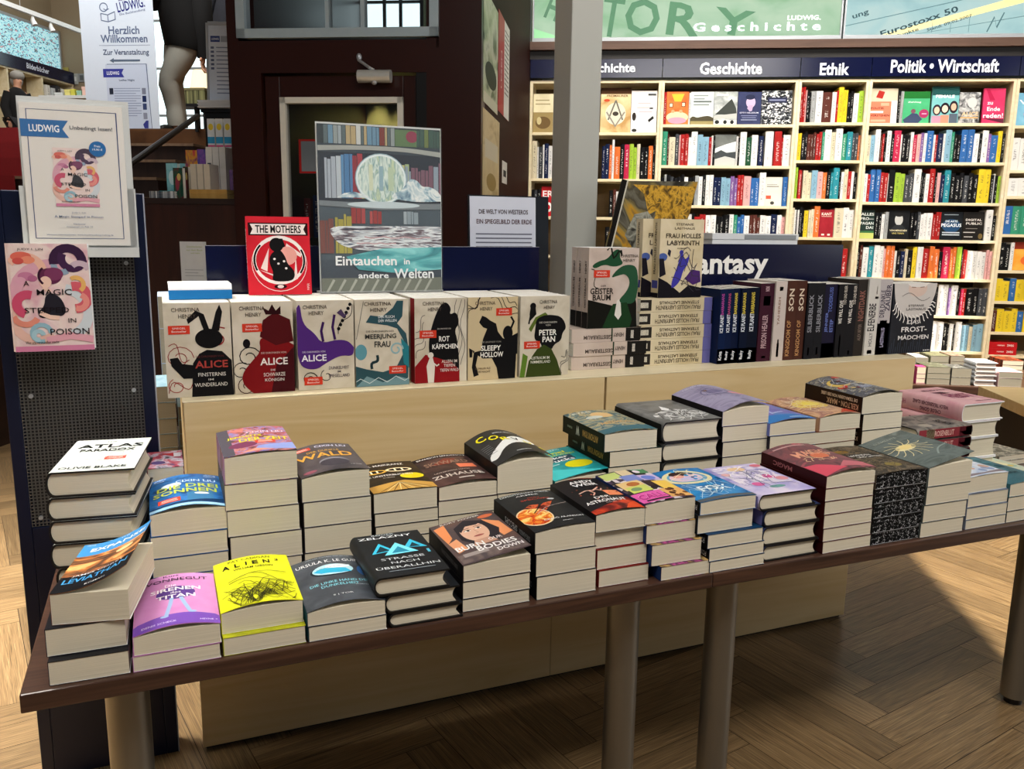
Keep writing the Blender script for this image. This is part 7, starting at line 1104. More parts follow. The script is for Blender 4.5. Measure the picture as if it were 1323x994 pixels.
for k in range(3): std(272 + k * 10.6, 4.905, .043, .47, .05, ['#dfe6ec', '#e9eef2'], [('r', 0, .7, 1, .78, '#3fa0d0'), ('e', .5, .9, .35, .04, '#e9d24a'), ('r', 0, .66, 1, .68, '#e05a8a')], 'white and blue boxed picture book at the back of the counter, %s of three' % ('left', 'middle', 'right')[k])
std(297.5, 4.62, .02, .16, .09, ['#6a5a9a', '#8a6aae'], [], 'violet patterned book at the right end of the counter')
# roll-up banner
vB = 7.14; p0, p1 = on_v(162, 168.5, vB), on_v(205.5, 166.5, vB); wB = .66; xr = p1.x; hB = 2.0
t = thing('rollup_banner', 'white roll-up banner Herzlich Willkommen with left arrow on the landing', 'banner', BW(xr - wB + .01, vB, 2.0308), 0, None, (R(90), 0, -PH))
MB().box(0, wB, .012, hB, -.003, 0).obj('banner_sheet', mat('banner_film', '#d3dfee', .5, 0, .02), t); MB().box(-.01, wB + .01, 0, .012, -.08, .02).obj('banner_base', ALU, t); MB().tube([(wB / 2, .03, -.03), (wB / 2, hB, -.03)], .012, 8).obj('pole', ALU, t); MB().box(0, wB, hB, hB + .02, -.01, .01).obj('top_rail', ALU, t)
zt_ = lambda y: (on_v(165, y, vB).z - 2.03) / hB
ux_ = lambda x, y: (on_v(x, y, vB).x - (xr - wB + .01)) / wB
IN = '#5c6b8c'; NV = '#2b2f7a'
bt = lambda s, x0, x1, y, hpx, c, rot=0: ('t', s, (ux_(x0, y) + ux_(x1, y)) / 2, zt_(y), ux_(x1, y) - ux_(x0, y), hpx * .0072 / hB, c, rot)
bo = [bt('Herzlich', 140, 180, 39, 9, IN), bt('Willkommen', 130, 190.5, 50, 9, IN), bt('Zur Veranstaltung', 133, 192.5, 68.5, 8, '#4c5a78'), ('r', ux_(128, 59), zt_(58.9), ux_(194, 59), zt_(58.3), '#7d8aa8'), ('p', [(ux_(141.5, 78), zt_(78.3)), (ux_(147, 76), zt_(75)), (ux_(147, 77), zt_(77)), (ux_(181, 77), zt_(77)), (ux_(181, 79), zt_(79.6)), (ux_(147, 79), zt_(79.6)), (ux_(147, 81), zt_(81.5))], '#5c6b80'),
      bt('LUDWIG.', 150.5, 187, 6.5, 11, NV, 10), bt('...lesen', 152, 170, -4, 7, NV, 10), bt('Die Buchhandlung', 154, 188, 16, 3, '#7d8aa8', 10), ('l', [(ux_(133 + 5 * math.cos(a), 0), zt_(9 - 5.5 * math.sin(a))) for a in [i * .45 for i in range(15)]], .012, IN), ('l', [(ux_(130, 16), zt_(17)), (ux_(139, 19), zt_(19)), (ux_(148, 15), zt_(15)), (ux_(149, 25), zt_(25)), (ux_(140, 28), zt_(28)), (ux_(131, 26), zt_(26)), (ux_(130, 17), zt_(17))], .011, IN), ('l', [(ux_(139, 19), zt_(19)), (ux_(140, 28), zt_(28))], .011, IN), ('l', [(ux_(133.5, 10), zt_(11)), (ux_(137, 11), zt_(13)), (ux_(140.5, 10), zt_(11))], .01, IN),
      ('r', ux_(136, 84), zt_(166), ux_(190, 84), zt_(83), '#c3cfe4'), ('l', [(ux_(138, 84), zt_(83)), (ux_(189, 84), zt_(83)), (ux_(191.5, 84), zt_(166))], .008, IN), ('p', [(ux_(133, 90), zt_(89)), (ux_(160, 90), zt_(89)), (ux_(157, 90), zt_(94.5)), (ux_(160, 90), zt_(100)), (ux_(133, 90), zt_(100))], '#3a3f96'), bt('LUDWIG', 138, 154, 94.5, 4, '#e6ecf8'), bt('Ladies Night', 154, 174, 104, 3, '#4c5a78'), ('p', [(ux_(185, 160), zt_(161)), (ux_(189, 157), zt_(156)), (ux_(192, 157), zt_(156)), (ux_(192, 166), zt_(166)), (ux_(187, 166), zt_(166))], '#3a3f8a')] + \
     [('r', ux_(147, 110), zt_(115 + 3.2 * i), ux_(181 - 6 * (i % 3 == 2), 110), zt_(114 + 3.2 * i), '#8f9bb8') for i in range(12)] + [('r', ux_(183, 110), zt_(y + 8), ux_(188, 110), zt_(y), c) for y, c in ((114, '#7a8094'), (124, '#23305a'), (134, '#3a4670'), (146, '#8a90a4'))] + [('r', ux_(141, 110), zt_(122), ux_(146, 110), zt_(114), '#2a3040')]
printed(t, bo, wB, hB)
# backlit panel, bookshelf, track light and small things at the far left
uW = -9.6; a, b, c4, d4 = on_u(0, 18, uW), on_u(69, 45, uW), on_u(70, 86, uW), on_u(0, 72, uW); vL0, vL1 = a.y - 1.2, b.y; zp0 = (c4.z + d4.z) / 2; zp1 = (a.z + b.z) / 2
t = thing('light_box', 'back-lit picture panel with blue and white collage on the far left wall', 'illuminated panel', BW(uW, vL0, zp0), 0, None, (R(90), 0, R(90) - PH)); m = cover('backlit_collage', ['#2a3a44', '#5fa3b0', '#bfe3ea', '#8fc4cf', '#3a4a50', '#c9a3a8'], 'noise', 9, .3, dist=.8, detail=6); nt = m.node_tree; bs = nt.nodes['Principled BSDF']; src = bs.inputs['Base Color'].links[0].from_socket; nt.links.new(src, bs.inputs['Emission Color']); bs.inputs['Emission Strength'].default_value = .75
w = vL1 - vL0; h = zp1 - zp0; MB().box(0, w, 0, h, .0, .08).obj('picture_sheet', m, t, uvwl=(h * 1.2, h)); MB().box(-.03, w + .03, -.04, 0, 0, .1).box(-.03, w + .03, h, h + .04, 0, .1).box(w, w + .04, -.04, h + .04, 0, .1).obj('light_box_frame', ALU, t)
t = thing('bookcase', 'bookcase with navy sign strip under the back-lit panel on the far left wall', 'bookcase', BW(uW, vL0, 2.031), R(90) - PH); hs = zp0 - .06 - 2.031
MB().box(0, w, -.02, .0, hs - .19, hs).obj('sign_board', SIGNB, t); vs, fs, _ = text_tris('Bilderbücher', .02); MB().add([(w * .62 + q * .55, -.021, hs - .095 + r * .085) for q, r in vs], fs).obj('sign_lettering', ink('#dfe6f2'), t)
mb = MB()
for x in (0, w * .33, w * .66, w - .03): mb.box(x, x + .03, -.0, .3, 0, hs - .19)
mb.obj('side_panel', MAPLE, t); mb = MB()
for z in (.1, .42, hs - .66, hs - .215): mb.box(.03, w - .03, 0, .3, z, z + .025)
mb.obj('shelf', MAPLE, t); MB().box(0, w, .28, .3, 0, hs - .19).obj('back_panel', wood('maple_back_shaded', '#8d7446', '#a18752'), t)
# keep the case in front of the wall
t.location = BW(uW + .30, vL0, 2.031)
for i in range(5):
    o = put('book', UB); cc = ['#d9d6cf', '#e0ded9', '#3a3a3e', '#cfd3d6', '#e6e2da', '#a9b0b8', '#7f8a92', '#d3cfc6', '#c9c4b8'][i]; o.color = jit(cc); vv = vL1 - .12 - i * .135; o.scale = (.10, .2, .30 + .03 * (i % 3)); o.location = BW(uW + .27, vv, 2.031 + hs - .66 + .0256); o.rotation_euler = (0, 0, R(90) - PH)
    tag(o, 'pale book on the far left bookcase, %s from its right end' % NTH[i], 'book', 'books on the far left bookcase')
a, b = on_u(0, 5, -8.3), on_u(115, 42, -8.3); zT_ = (a.z + b.z) / 2
t = thing('track_light', 'white ceiling track with small spotlights at the upper left', 'lamp', BW(-8.3, b.y, zT_), -PH); ln = b.y - a.y + 1
MB().box(-.03, .03, -ln, 0, -.03, .03).obj('track', mat('white_track', '#e4e8ea', .4), t)
for q in (.03, 1.6): MB().tube([(0, -q, .03), (0, -q, 6.0 - zT_)], .004, 6).obj('suspension_wire', ALU, t)
for q in (.12, .95, 1.35): MB().tube([(0, -q, -.03), (0, -q, -.09), (.03, -q, -.16)], [.012, .03, .04], 10).obj('spotlight', mat('white_track', '#e4e8ea', .4), t, smooth=True)
for i, (x0, x1, y0, y1, c, lab) in enumerate(((72, 88, 87, 108, '#a89a4a', 'yellowish poster with a dark ring on the beige back wall'), (89, 100, 95, 109, '#a8aaa6', 'pale grey print in the middle on the beige back wall'), (101, 116, 95, 106, '#8f9294', 'wide grey print at right on the beige back wall'))):
    a, b = on_v(x0, y1, 14.38), on_v(x1, y0, 14.38); t = thing('wall_print', lab, 'picture', BW(a.x, 14.385, a.z), 0, 'prints on the beige back wall', (UP, 0, -PH)); w, h = b.x - a.x, b.z - a.z
    MB().box(0, w, 0, h, -.004, .004).obj('sheet', mat('print_' + c, c, .6), t); printed(t, [('e', .5, .6, .24, .2, '#3a3428'), ('e', .5, .6, .15, .12, c)] if i == 0 else [('r', .15, .2, .45, .8, '#5f6264'), ('r', .55, .3, .85, .7, '#d9d9d6')], w, h, e0=.005)
tb = thing('gift_table', 'white table top with small pastel boxes beside the banner on the landing', 'table', BW(on_v(98, 122, 8.6).x, 8.6, 2.031), -PH); zt = on_v(98, 123, 8.6).z - 2.031
MB().box(-.42, .42, 0, .5, zt - .03, zt).obj('tabletop', mat('white_table', '#d9dcdc', .5), tb)
for x in (-.4, .38):
    for y in (.02, .46): MB().box(x, x + .03, y, y + .03, 0, zt - .03).obj('leg', ALU, tb)
for i, (px, w, h, c, cn_) in enumerate(((79, .09, .05, '#cfd3d2', 'light grey'), (90, .06, .08, '#d9cf7a', 'lemon yellow'), (97, .045, .085, '#c9c24a', 'mustard yellow'), (105, .05, .07, '#8fb8a0', 'mint green'), (112, .05, .11, '#e0b8ac', 'salmon'), (119, .05, .1, '#e9c9b8', 'peach'))):
    p = on_v(px, 120, 8.8); mb = MB().box(-w / 2, w / 2, -.04, .04, 0, h * .75); o = thing('gift_box', '%s small gift box on the white landing table' % cn_, 'box', BW(p.x, 8.8, 2.031 + zt + .0006), -PH, 'small pastel boxes on the landing table'); mb.obj('box_body', mat('gift_' + c, c, .6), o); MB().box(-w / 2 - .003, w / 2 + .003, -.043, .043, h * .75, h).obj('lid', mat('gift_' + c, c, .6), o)
# lamp and basket by the window
p = on_v(262, 110, 10.5); zf = 2.031
t = thing('table_lamp', 'glowing cream shade lamp behind the standing person', 'lamp', BW(p.x, 10.5, zf), -PH); zl_ = on_v(262, 117, 10.5).z - zf; zh_ = on_v(262, 92, 10.5).z - zf
LS = mat('lit_lamp_shade', '#ffe9b8', .7, 0, .03, emis=1.0); MB().tube([(0, 0, zl_), (0, 0, zh_)], [.16, .12], 20).obj('lamp_shade', LS, t, smooth=True); MB().tube([(0, 0, .0), (0, 0, .02), (0, 0, .021), (0, 0, zl_)], [.14, .14, .015, .015], 16).obj('stand', BLACK, t)
p = on_v(254, 130, 9.2); zb_ = on_v(254, 136, 9.2).z; zt2 = on_v(254, 116, 9.2).z
t = thing('basket_table', 'small dark side table under the green wicker basket', 'table', BW(p.x, 9.2, zf), -PH); MB().box(-.18, .18, -.13, .13, zb_ - zf - .03, zb_ - zf).obj('tabletop', BLACK, t); MB().tube([(0, 0, 0), (0, 0, zb_ - zf - .03)], .03, 12).obj('leg', BLACK, t)
t = thing('wicker_basket', 'green and brown wicker basket near the window behind the person', 'basket', BW(p.x, 9.2, zb_ + .001), -PH); hB_ = zt2 - zb_
MB().box(-.14, .14, -.09, .09, 0, hB_).obj('basket_body', cover('wicker', ['#3f3f2a', '#6a6a4a', '#8a8a5f'], 'cells', 14, .8), t, uvwl=(.2, .2)); MB().box(-.145, .145, -.095, .095, hB_ - .02, hB_ + .006).obj('rim', mat('wicker_rim', '#7a7450', .8), t)
# coat on a stand near the vestibule corner
pc = on_v(290, 50, 8.6); t = thing('coat_stand', 'black coat stand hung with dark navy coats beside the vestibule', 'coat stand', BW(pc.x + .1, 8.6, zf), -PH); top = on_v(285, -6, 8.6).z - zf
MB().tube([(0, 0, 0), (0, 0, top + .25)], .02, 10).box(-.2, .2, -.2, .2, 0, .02).obj('pole', BLACK, t)
co = MB().tube([(0, 0, top + .2), (0, 0, top + .1), (-.04, 0, top - .25), (-.08, 0, top - .55), (-.06, 0, .55), (-.05, 0, .45)], [.05, .13, .17, .19, .16, .12], 14).obj('dark_coat', mat('dark_navy_cloth', '#14161f', .9, 0, .3, 25), t, smooth=True)
MB().tube([(-.12, -.1, top + .05), (-.22, -.12, top - .2), (-.2, -.12, top - .42)], [.05, .055, .045], 10).obj('coat_sleeve', mat('dark_navy_cloth', '#14161f', .9, 0, .3, 25), t, smooth=True); MB().tube([(-.17, -.16, top - .05), (-.24, -.18, top - .45), (-.26, -.18, top - .62)], .012, 8).obj('strap', BLACK, t)
# ---- people
def skin_body(name, joints, edges, m, parent=None, root=0, sub_=1):
    me = bpy.data.meshes.new(name); me.from_pydata([j[:3] for j in joints], edges, []); o = bpy.data.objects.new(name, me); COL.objects.link(o)
    sk = o.modifiers.new('skin', 'SKIN'); sk.use_smooth_shade = True
    for v, j in zip(me.skin_vertices[0].data, joints): r = j[3]; v.radius = (r, j[4] if len(j) > 4 else r)
    for i, v in enumerate(me.skin_vertices[0].data): v.use_root = i == root
    ss = o.modifiers.new('smooth', 'SUBSURF'); ss.levels = sub_; ss.render_levels = sub_ + (0 if name != 'person' else 0)
    me.materials.append(m)
    if parent: o.parent = parent
    return o
SKIN = mat('skin', '#c9967a', .5, 0, .04); JEANS = mat('pale_grey_jeans', '#b3b3aa', .85, 0, .08, 22, bump=.2); SWEAT = mat('black_sweater', '#050507', .95, 0, .2, 40); HAIR = mat('dark_hair', '#22170f', .6); SHOE = mat('black_shoe_leather', '#0d0c0c', .45)
def fingers(wx, wy, wz, dx, dy, dz, base, side):
    J, Ed = [], []; d = Vector((dx, dy, dz)).normalized(); sv = d.cross(Vector((0, 0, 1)));
    sv = (sv if sv.length > .1 else Vector((1, 0, 0))).normalized(); dn = d.cross(sv).normalized() * .012; w = Vector((wx, wy, wz)); palm = w + d * .055
    J.append((*palm, .022, .016)); Ed.append((base[0], base[1]))
    for k, (off, ln) in enumerate(((-.028, .07), (-.01, .08), (.01, .075), (.028, .058))):
        b0 = len(J) + base[1]; p1 = palm + sv * off + d * .03; p2 = p1 + d * ln * .5 + dn; p3 = p2 + d * ln * .4 + dn * 2
        for p in (p1, p2, p3): J.append((*p, .0095, .0095))
        Ed += [(base[1], b0), (b0, b0 + 1), (b0 + 1, b0 + 2)]
    b0 = len(J) + base[1]; p1 = w + d * .03 + sv * side * .035; p2 = p1 + d * .035 + sv * side * .02
    for p in (p1, p2): J.append((*p, .0105, .0105))
    Ed += [(base[1], b0), (b0, b0 + 1)]
    return J, Ed
vP = 7.62; foot = on_v(233, 165, vP); th = BW(foot.x, vP, 2.031)
sc_ = lambda px, py, dy=0.0: (on_v(px, py, vP).x - foot.x, dy, on_v(px, py, vP).z - 2.031)
hipL, hipR = sc_(220, 64), sc_(243, 62); kn1 = sc_(221.5, 107, -.05); an1 = sc_(227, 151, .0); kn2 = sc_(216, 104, .12); an2 = sc_(221, 150, .16)
hem = sc_(232, 62)
pel = ((hipL[0] + hipR[0]) / 2, 0, hipL[2] + .05); chest = sc_(233, 18); neck = (chest[0] - .02, -.01, 1.50); head = (neck[0] - .03, -.03, 1.66)
J = [(*pel, .11, .09), (chest[0], 0, chest[2], .15, .11), (chest[0] - .01, 0, 1.36, .14, .10), (neck[0], -.01, 1.47, .055), (head[0] + .01, -.02, 1.56, .075, .085), (head[0], -.035, 1.66, .085, .1), (head[0], -.03, 1.74, .06, .07),
     (hipR[0] - .02, -.02, hipR[2] - .02, .07), (*kn1, .045), (an1[0], an1[1], an1[2], .035), (an1[0] - .01, an1[1] - .02, .04, .035), (an1[0] - .05, an1[1] - .14, .03, .03),
     (hipL[0] + .02, .06, hipL[2] - .02, .07), (*kn2, .045), (*an2, .035), (an2[0] - .01, an2[1], .04, .035), (an2[0] - .06, an2[1] - .12, .03, .03),
     (chest[0] - .17, 0, 1.38, .055), (chest[0] - .22, -.08, 1.12, .045), (chest[0] - .10, -.26, 1.16, .036), (chest[0] - .06, -.31, 1.18, .028),
     (chest[0] + .16, 0, 1.38, .055), (chest[0] + .225, -.05, 1.12, .045), (hem[0] + .23, .0, hem[2] + .02, .036), (hem[0] + .22, .0, hem[2] - .06, .028)]
Ed = [(0, 1), (1, 2), (2, 3), (3, 4), (4, 5), (5, 6), (0, 7), (7, 8), (8, 9), (9, 10), (10, 11), (0, 12), (12, 13), (13, 14), (14, 15), (15, 16), (2, 17), (17, 18), (18, 19), (19, 20), (2, 21), (21, 22), (22, 23), (23, 24)]
for wi, sd in ((20, 1), (24, -1)):
    w = J[wi]; e = J[wi - 1]; Jf, Ef = fingers(w[0], w[1], w[2], w[0] - e[0], w[1] - e[1], w[2] - e[2], (wi, len(J)), sd); J += Jf; Ed += Ef
per = skin_body('person', J, Ed, SKIN); per.location = th; per.rotation_euler = (0, 0, -PH); tag(per, 'person in black sweater and pale grey jeans standing at the top of the stairs', 'person')
def leg_tube(pts, rr): return MB().tube([Vector(p) for p in pts], rr, 18)
mid = lambda a, b, t: (a[0] + (b[0] - a[0]) * t, a[1] + (b[1] - a[1]) * t, a[2] + (b[2] - a[2]) * t)
hR = (hipR[0] - .015, -.01, hipR[2] + .03); hL = (hipL[0] + .045, .05, hipL[2] + .03)
jb = MB()
jb.tube([(hR[0], hR[1], hR[2] + .06), hR, mid(hR, kn1, .35), mid(hR, kn1, .7), (kn1[0] + .005, kn1[1], kn1[2] + .03), (kn1[0], kn1[1], kn1[2] - .03), mid(kn1, an1, .3), mid(kn1, an1, .6), mid(kn1, an1, .8), mid(kn1, an1, .86), (an1[0], an1[1], .09)], [.10, .128, .122, .102, .086, .088, .08, .074, .07, .077, .074], 20)
jb.tube([(hL[0], hL[1], hL[2] + .06), hL, mid(hL, kn2, .35), mid(hL, kn2, .7), kn2, mid(kn2, an2, .3), mid(kn2, an2, .7), (an2[0], an2[1], .09)], [.09, .118, .11, .094, .082, .078, .07, .072], 20)
jo = jb.obj('jeans', JEANS, per, smooth=True)
sw = MB()
sw.tube([(hem[0] + .045, .0, hem[2] - .01), (hem[0] + .05, 0, hem[2] + .02), (chest[0] + .01, 0, chest[2] - .08), (chest[0], 0, chest[2] + .05), (chest[0] - .01, 0, 1.36), (chest[0] - .015, 0, 1.43), (neck[0], -.01, 1.47)], [.155, .17, .185, .19, .185, .13, .075], 24)
sw.tube([(chest[0] + .15, 0, 1.38), (chest[0] + .235, -.06, 1.14), (hem[0] + .235, .0, hem[2] + .10), (hem[0] + .22, .02, hem[2] - .09)], [.09, .085, .085, .06], 16)
sw.tube([(chest[0] - .15, 0, 1.38), (chest[0] - .22, -.08, 1.13), (chest[0] - .11, -.24, 1.16)], [.085, .075, .055], 16)
sw.obj('sweater', SWEAT, per, smooth=True)
hd = MB().ball((head[0], -.015, 1.69), .098, .108, .105, 16, 12).ball((head[0], .03, 1.62), .09, .08, .1, 14, 10).obj('hair', HAIR, per, smooth=True)
MB().ball((head[0] - .035, -.127, 1.675), .008, .005, .006).ball((head[0] + .03, -.127, 1.675), .008, .005, .006).obj('eyes', BLACK, per, smooth=True); MB().ball((head[0], -.135, 1.645), .014, .02, .022).obj('nose', SKIN, per, smooth=True); MB().ball((head[0], -.118, 1.605), .026, .008, .007).obj('mouth', mat('lips', '#a0564a', .5), per, smooth=True)
for a_ in (an1, an2): MB().ball((a_[0] - .045, a_[1] - .07, .045), .058, .14, .05, 14, 8).box(a_[0] - .09, a_[0] + .005, a_[1] - .19, a_[1] + .06, 0, .022).obj('shoe', SHOE, per, smooth=True)
# grey-haired man far off by the bookcase
ph_ = on_v(20.5, 104, 11.7); fz = 2.031; HH = ph_.z - fz; mp_ = BW(ph_.x, 11.7, fz); s_ = HH / 1.62
Q = [(0, 0, .9, .14, .11), (0, 0, 1.15, .15, .11), (0, 0, 1.36, .15, .1), (.01, -.01, 1.47, .055), (.02, -.03, 1.58, .075, .09), (.02, -.03, 1.68, .075, .09), (-.09, 0, .82, .09), (-.1, -.02, .46, .06), (-.1, 0, .09, .045), (-.1, -.14, .03, .035), (.09, 0, .82, .09), (.1, -.02, .46, .06), (.1, 0, .09, .045), (.1, -.14, .03, .035), (-.19, 0, 1.36, .055), (-.24, .0, 1.1, .045), (-.22, -.1, .86, .035), (.19, 0, 1.36, .055), (.24, 0, 1.1, .045), (.22, -.1, .86, .035)]
Qe = [(0, 1), (1, 2), (2, 3), (3, 4), (4, 5), (0, 6), (6, 7), (7, 8), (8, 9), (0, 10), (10, 11), (11, 12), (12, 13), (2, 14), (14, 15), (15, 16), (2, 17), (17, 18), (18, 19)]
for wi, sd in ((16, 1), (19, -1)):
    w = Q[wi]; e = Q[wi - 1]; Jf, Ef = fingers(w[0], w[1], w[2], w[0] - e[0], w[1] - e[1], w[2] - e[2], (wi, len(Q)), sd); Q += Jf; Qe += Ef
man = skin_body('person', [(q[0] * s_, q[1] * s_, q[2] * s_) + tuple(r * s_ for r in q[3:]) for q in Q], Qe, SKIN); man.location = mp_; man.rotation_euler = (0, 0, R(25)); tag(man, 'grey-haired person in a black jacket before the far left bookcase', 'person')
jk = MB(); S3 = lambda x, y, z: (x * s_, y * s_, z * s_)
jk.tube([S3(0, 0, .82), S3(0, 0, 1.0), S3(0, 0, 1.2), S3(0, 0, 1.36), S3(0, 0, 1.43), S3(.01, 0, 1.48)], [q * s_ for q in (.17, .18, .19, .185, .13, .075)], 20)
for x in (-1, 1): jk.tube([S3(x * .15, 0, 1.38), S3(x * .24, 0, 1.12), S3(x * .222, -.09, .88)], [q * s_ for q in (.09, .085, .065)], 14)
jk.obj('jacket', SWEAT, man, smooth=True)
skin_body('trousers', [(0, 0, .88 * s_, .15, .12), (-.09, 0, .8 * s_, .11), (-.1, -.02, .46 * s_, .08), (-.1, 0, .1, .065), (.09, 0, .8 * s_, .11), (.1, -.02, .46 * s_, .08), (.1, 0, .1, .065)], [(0, 1), (1, 2), (2, 3), (0, 4), (4, 5), (5, 6)], mat('dark_trousers', '#1c1d22', .9), man)
MB().ball((.02, .0, 1.71 * s_), .095, .10, .075, 14, 10).ball((.02, .04, 1.62 * s_), .085, .075, .09, 14, 10).obj('hair', mat('grey_hair', '#8f8d88', .7), man, smooth=True)
MB().ball((-.01, -.122, 1.62 * s_), .008, .005, .006).ball((.05, -.122, 1.62 * s_), .008, .005, .006).obj('eyes', BLACK, man, smooth=True); MB().ball((.02, -.13, 1.59 * s_), .014, .02, .022).obj('nose', SKIN, man, smooth=True)
for x in (-.1, .1): MB().ball((x, -.06, .045), .055, .14, .045, 12, 8).obj('shoe', SHOE, man, smooth=True)
# ------------------------------------------------------------------ posters on the vestibule's side wall
def wallposter(lab, px0, px1, py0, py1, cols, art, mid):
    a, b = on_u(px0, mid, uR + .003), on_u(px1, mid, uR + .003); zt, zb_ = on_u(px0, py0, uR + .003).z, on_u(px0, py1, uR + .003).z
    t = thing('wall_poster', lab, 'poster', BW(uR + .002, a.y, zb_), 0, 'posters on the vestibule side wall', (R(90), 0, R(90) - PH)); w, h = b.y - a.y, zt - zb_
    MB().box(0, w, 0, h, -.001, .001).obj('sheet', cover('wp_' + cols[0], cols, 'noise', 2, .4), t, uvwl=(w, h)); printed(t, art, w, h, e0=.0015)
wallposter('green and white landscape poster high on the vestibule side wall', 625, 643.5, -20, 131, ['#5f7a52', '#d3dcc8', '#b3c4a0', '#3f5a3f'], [('r', 0, .0, 1, .1, '#d9dcc9'), ('e', .5, .3, .4, .12, '#2f3f2c')], 60)
wallposter('red poster with white band on the vestibule side wall', 644, 658, 10, 143, ['#a3262a', '#b83034'], [('r', .5, 0, 1, 1, '#d9dad8'), ('t', 'LESEN', .26, .45, .4, .06, '#f0e6e0', 90)] + [('r', .55, .9 - .05 * i, .92, .915 - .05 * i, '#6a6a6a') for i in range(14)], 80)
wallposter('yellowish poster low on the vestibule side wall', 624, 645, 138, 262, ['#c9b78a', '#d9caa0', '#b3a06f'], [('r', .1, .5, .9, .7, '#d9d4c0'), ('e', .5, .25, .3, .1, '#a08a52')], 200)
wallposter('small white label on the vestibule side wall', 649, 655, 207, 236, ['#d9d9d6', '#e4e4e0'], [('r', .2, .3, .8, .6, '#3a3a3a')], 220)
# sign and things inside the vestibule, seen through the glazed door
a, b = on_v(387, 224, 5.0), on_v(424, 180, 5.0); t = thing('red_framed_sign', 'grey sign with red border and red letter A behind the door glass', 'sign', BW(a.x, 5.0, a.z), 0, None, (UP, 0, -PH)); w, h = b.x - a.x + .1, b.z - a.z
MB().box(0, w, 0, h, -.01, 0).obj('sign_sheet', mat('grey_sign', '#9a9c9c', .5, emis=.25), t); printed(t, [('r', 0, 0, 1, .06, '#c9261f'), ('r', 0, .94, 1, 1, '#c9261f'), ('r', 0, 0, .05, 1, '#c9261f'), ('r', .95, 0, 1, 1, '#c9261f'), ('t', 'AB', .66, .5, .5, .5, '#c9261f')], w, h, emis=.3)  # faint glow added to the sheet and its print
MB().tube([(w / 2, 0, -.02), (w / 2, -a.z, -.02)], .01, 8).obj('sign_post', BLACK, t)
t = thing('vestibule_rack', 'dark book rack seen dimly behind the door glass', 'rack', BW(on_v(395, 300, 5.15).x, 5.15, 0), -PH)
for z in (.35, .75, 1.15): MB().box(-.12, .75, 0, .25, z, z + .02).obj('shelf', BLACK, t)
for x in (-.14, .75): MB().box(x, x + .02, 0, .25, 0, 1.6).obj('side_panel', BLACK, t)
for i in range(12):
    o = put('book', UB); cc = ['#3a5a3a', '#6a2a2a', '#2a3a6a', '#c9b02a', '#c9b02a', '#5a5a5a', '#7a4a2a', '#2a5a6a', '#8a8a8a', '#3a2a4a', '#a33a2a', '#4a6a3a'][i]; o.color = jit(cc); o.scale = (.045, .17, .22 + .02 * (i % 3)); u_ = on_v(395, 300, 5.15).x; o.location = BW(u_ - .06 + i * .062, 5.18, 1.1706); o.rotation_euler = (0, 0, -PH)
    tag(o, 'book on the dark rack behind the door glass, %s from the left' % NTH[i], 'book', 'books behind the door glass')
# ------------------------------------------------------------------ back tables: behind the unit at left, and far right
t = thing('back_table', 'dark table behind the birch unit at left carrying stacks of grey books', 'table', (.42, 1.45, 0)); MB().box(-.35, .35, -.25, .25, TZ - .03, TZ).obj('tabletop', DARKTOP, t)
for x in (-.3, .3):
    for y in (-.2, .2): MB().tube([(x, y, 0), (x, y, TZ - .03)], .03, 16).obj('leg', STEEL, t, smooth=True)
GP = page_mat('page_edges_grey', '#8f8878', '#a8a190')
def plain_stack(px0, px1, ys, y, lab, cols, pages, L=.2, base=TZ):
    x0, x1 = on_y(px0, ys[-1], y).x, on_y(px1, ys[-1], y).x; z = base + .0006; tops = [on_y(px0, q, y).z for q in ys]; n = len(tops); first = max(1, int(round((tops[0] - z) / max(.02, (tops[-1] - tops[0]) / max(1, n - 1))))); hh = (tops[0] - z) / first; tops = [z + hh * (k + 1) for k in range(first)] + tops[1:]; n = len(tops); pz = z
    for k, zt in enumerate(tops):
        make_book('paperback_book', '%s, %s' % (lab, ('bottom' if k == 0 else ORD[min(7, n - 1 - k)]) + ' of the stack'), 'soft', x1 - x0, L, zt - pz - .0006, cover('ps_' + cols[0], cols, 'noise', 3), None, None, loc=(x0, y, pz), rot=(0, 0, rnd.uniform(-.01, .01)), group='books stacked on the back table', nseg=1, pages=pages); pz = zt
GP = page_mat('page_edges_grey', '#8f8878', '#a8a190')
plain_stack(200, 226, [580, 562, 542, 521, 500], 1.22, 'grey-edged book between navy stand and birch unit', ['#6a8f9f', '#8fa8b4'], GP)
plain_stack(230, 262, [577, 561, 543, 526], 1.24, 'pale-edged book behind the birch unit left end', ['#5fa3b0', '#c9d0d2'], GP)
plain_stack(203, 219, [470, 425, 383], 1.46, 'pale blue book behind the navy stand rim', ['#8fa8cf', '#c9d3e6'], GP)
# far right table with book stacks
vT = 5.4; cT = on_v(1250, 499, vT); zT2 = cT.z; uA_, uB_ = on_v(1160, 497, vT).x, on_v(1460, 510, vT).x
t = thing('display_table', 'dark wood table in the back at right with many stacked books', 'table', BW((uA_ + uB_) / 2, vT, 0), -PH, 'dark display tables'); w = (uB_ - uA_) / 2
MB().box(-w, w, -.02, .75, zT2 - .05, zT2).obj('tabletop', DARKTOP, t, bevel=.003)
MB().box(-w + .03, w - .03, .02, .72, 0, zT2 - .05).obj('table_base', mat('dark_base', '#1c100b', .5), t)
p = on_v(1300, 514, 4.75); t = thing('low_bench', 'light wood low bench corner at the right edge below the far table', 'bench', BW(p.x, 4.75, 0), -PH); MB().box(0, .8, -.25, .35, p.z - .06, p.z).obj('bench_top', BIRCH, t, bevel=.003); MB().box(.04, .78, -.2, .3, 0, p.z - .06).obj('bench_base', mat('dark_base', '#1c100b', .5), t)
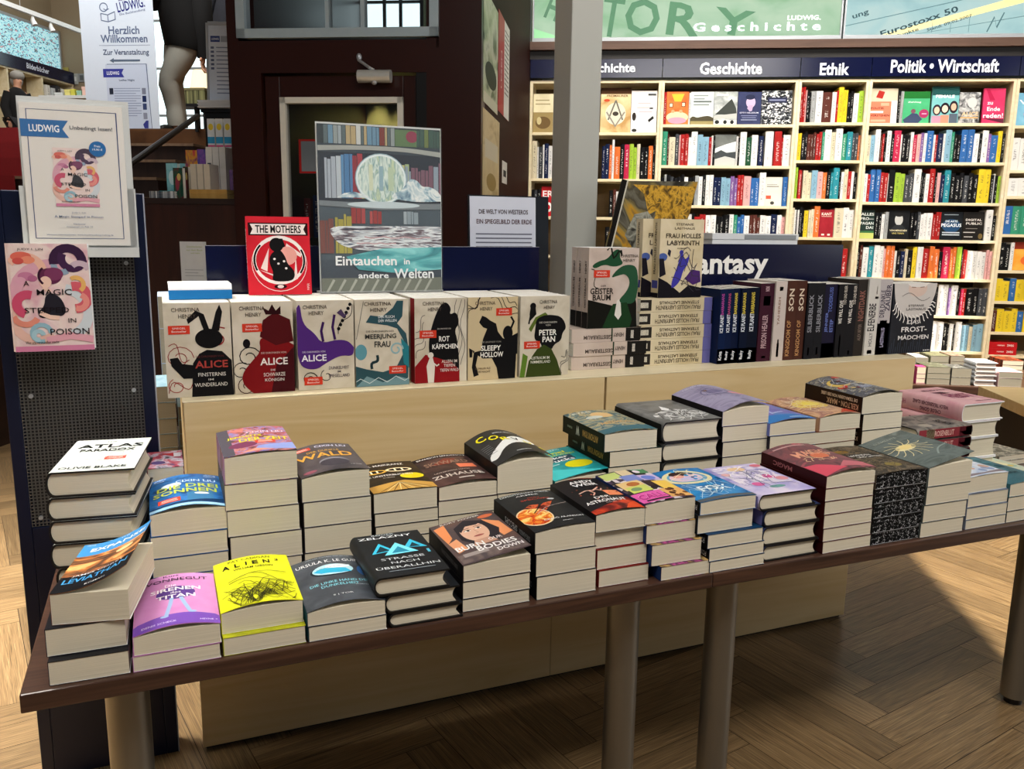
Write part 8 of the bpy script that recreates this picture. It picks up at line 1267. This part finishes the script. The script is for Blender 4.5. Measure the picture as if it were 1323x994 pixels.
FT = [('front', 1185.5, 1197, [495, 489, 483, 474], ['#c43a7a', '#cf4a86'], PAGE, 'pink-topped book at the left end of the far table', 5.42), ('front', 1199, 1229, [489.5, 482.5, 474.5], ['#6a705a', '#4a4a3a', '#9aa08a'], GP, 'thick cream book in the front row of the far table', 5.42), ('front', 1230.5, 1256, [488, 476], ['#8a8a86', '#2a2a28', '#c4c4be'], GP, 'patterned grey book in the front row of the far table', 5.42), ('front', 1262.5, 1290, [492, 486, 480.5, 475, 469], ['#d3d8e0', '#e0e4ea'], page_mat('pinkish_edges', '#94867f', '#b0a39b'), 'white hardcover in the tallest stack of the far table', 5.42), ('front', 1291, 1322, [489, 481], ['#d9b0b4', '#e3c0c2'], GP, 'pale pink book on the right of the tall white stack', 5.42),
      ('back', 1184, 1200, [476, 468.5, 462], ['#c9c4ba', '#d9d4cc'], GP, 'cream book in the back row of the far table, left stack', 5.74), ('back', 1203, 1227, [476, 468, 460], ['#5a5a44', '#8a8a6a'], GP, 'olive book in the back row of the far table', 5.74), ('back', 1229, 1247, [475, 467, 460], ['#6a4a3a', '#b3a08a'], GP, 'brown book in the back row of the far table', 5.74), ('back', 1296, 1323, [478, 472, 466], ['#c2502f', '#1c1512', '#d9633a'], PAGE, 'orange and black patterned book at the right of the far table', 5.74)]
for rowk, a_, b_, ys, cols, pgm, lab, v in FT:
    pa_, pb_ = on_v(a_, ys[-1], v), on_v(b_, ys[-1], v); w = pb_.x - pa_.x; tops = [on_v((a_ + b_) / 2, q, v).z for q in ys]; pz = zT2 + .0006
    lo_ = tops[0] - pz; stp = (tops[-1] - tops[0]) / max(1, len(tops) - 1) if len(tops) > 1 else .04
    nf = max(1, int(round(lo_ / stp))); tops = [pz + lo_ * (k + 1) / nf for k in range(nf)] + tops[1:]
    for k, zt in enumerate(tops):
        n = len(tops); make_book('hardcover_book' if 'white hard' in lab else 'paperback_book', lab + ', ' + ('bottom of its stack' if k == 0 else ORD[n - 1 - k]), 'hard' if 'white hard' in lab else 'soft', w, w * 1.45 if rowk == 'front' else .2, zt - pz - .0006, cover('ft_' + cols[0], cols, 'noise', 4), None, None, loc=BW(pa_.x, v, pz), rot=(0, 0, -PH + rnd.uniform(-.02, .02)), group='books stacked on the far table', nseg=1, pages=pgm); pz = zt
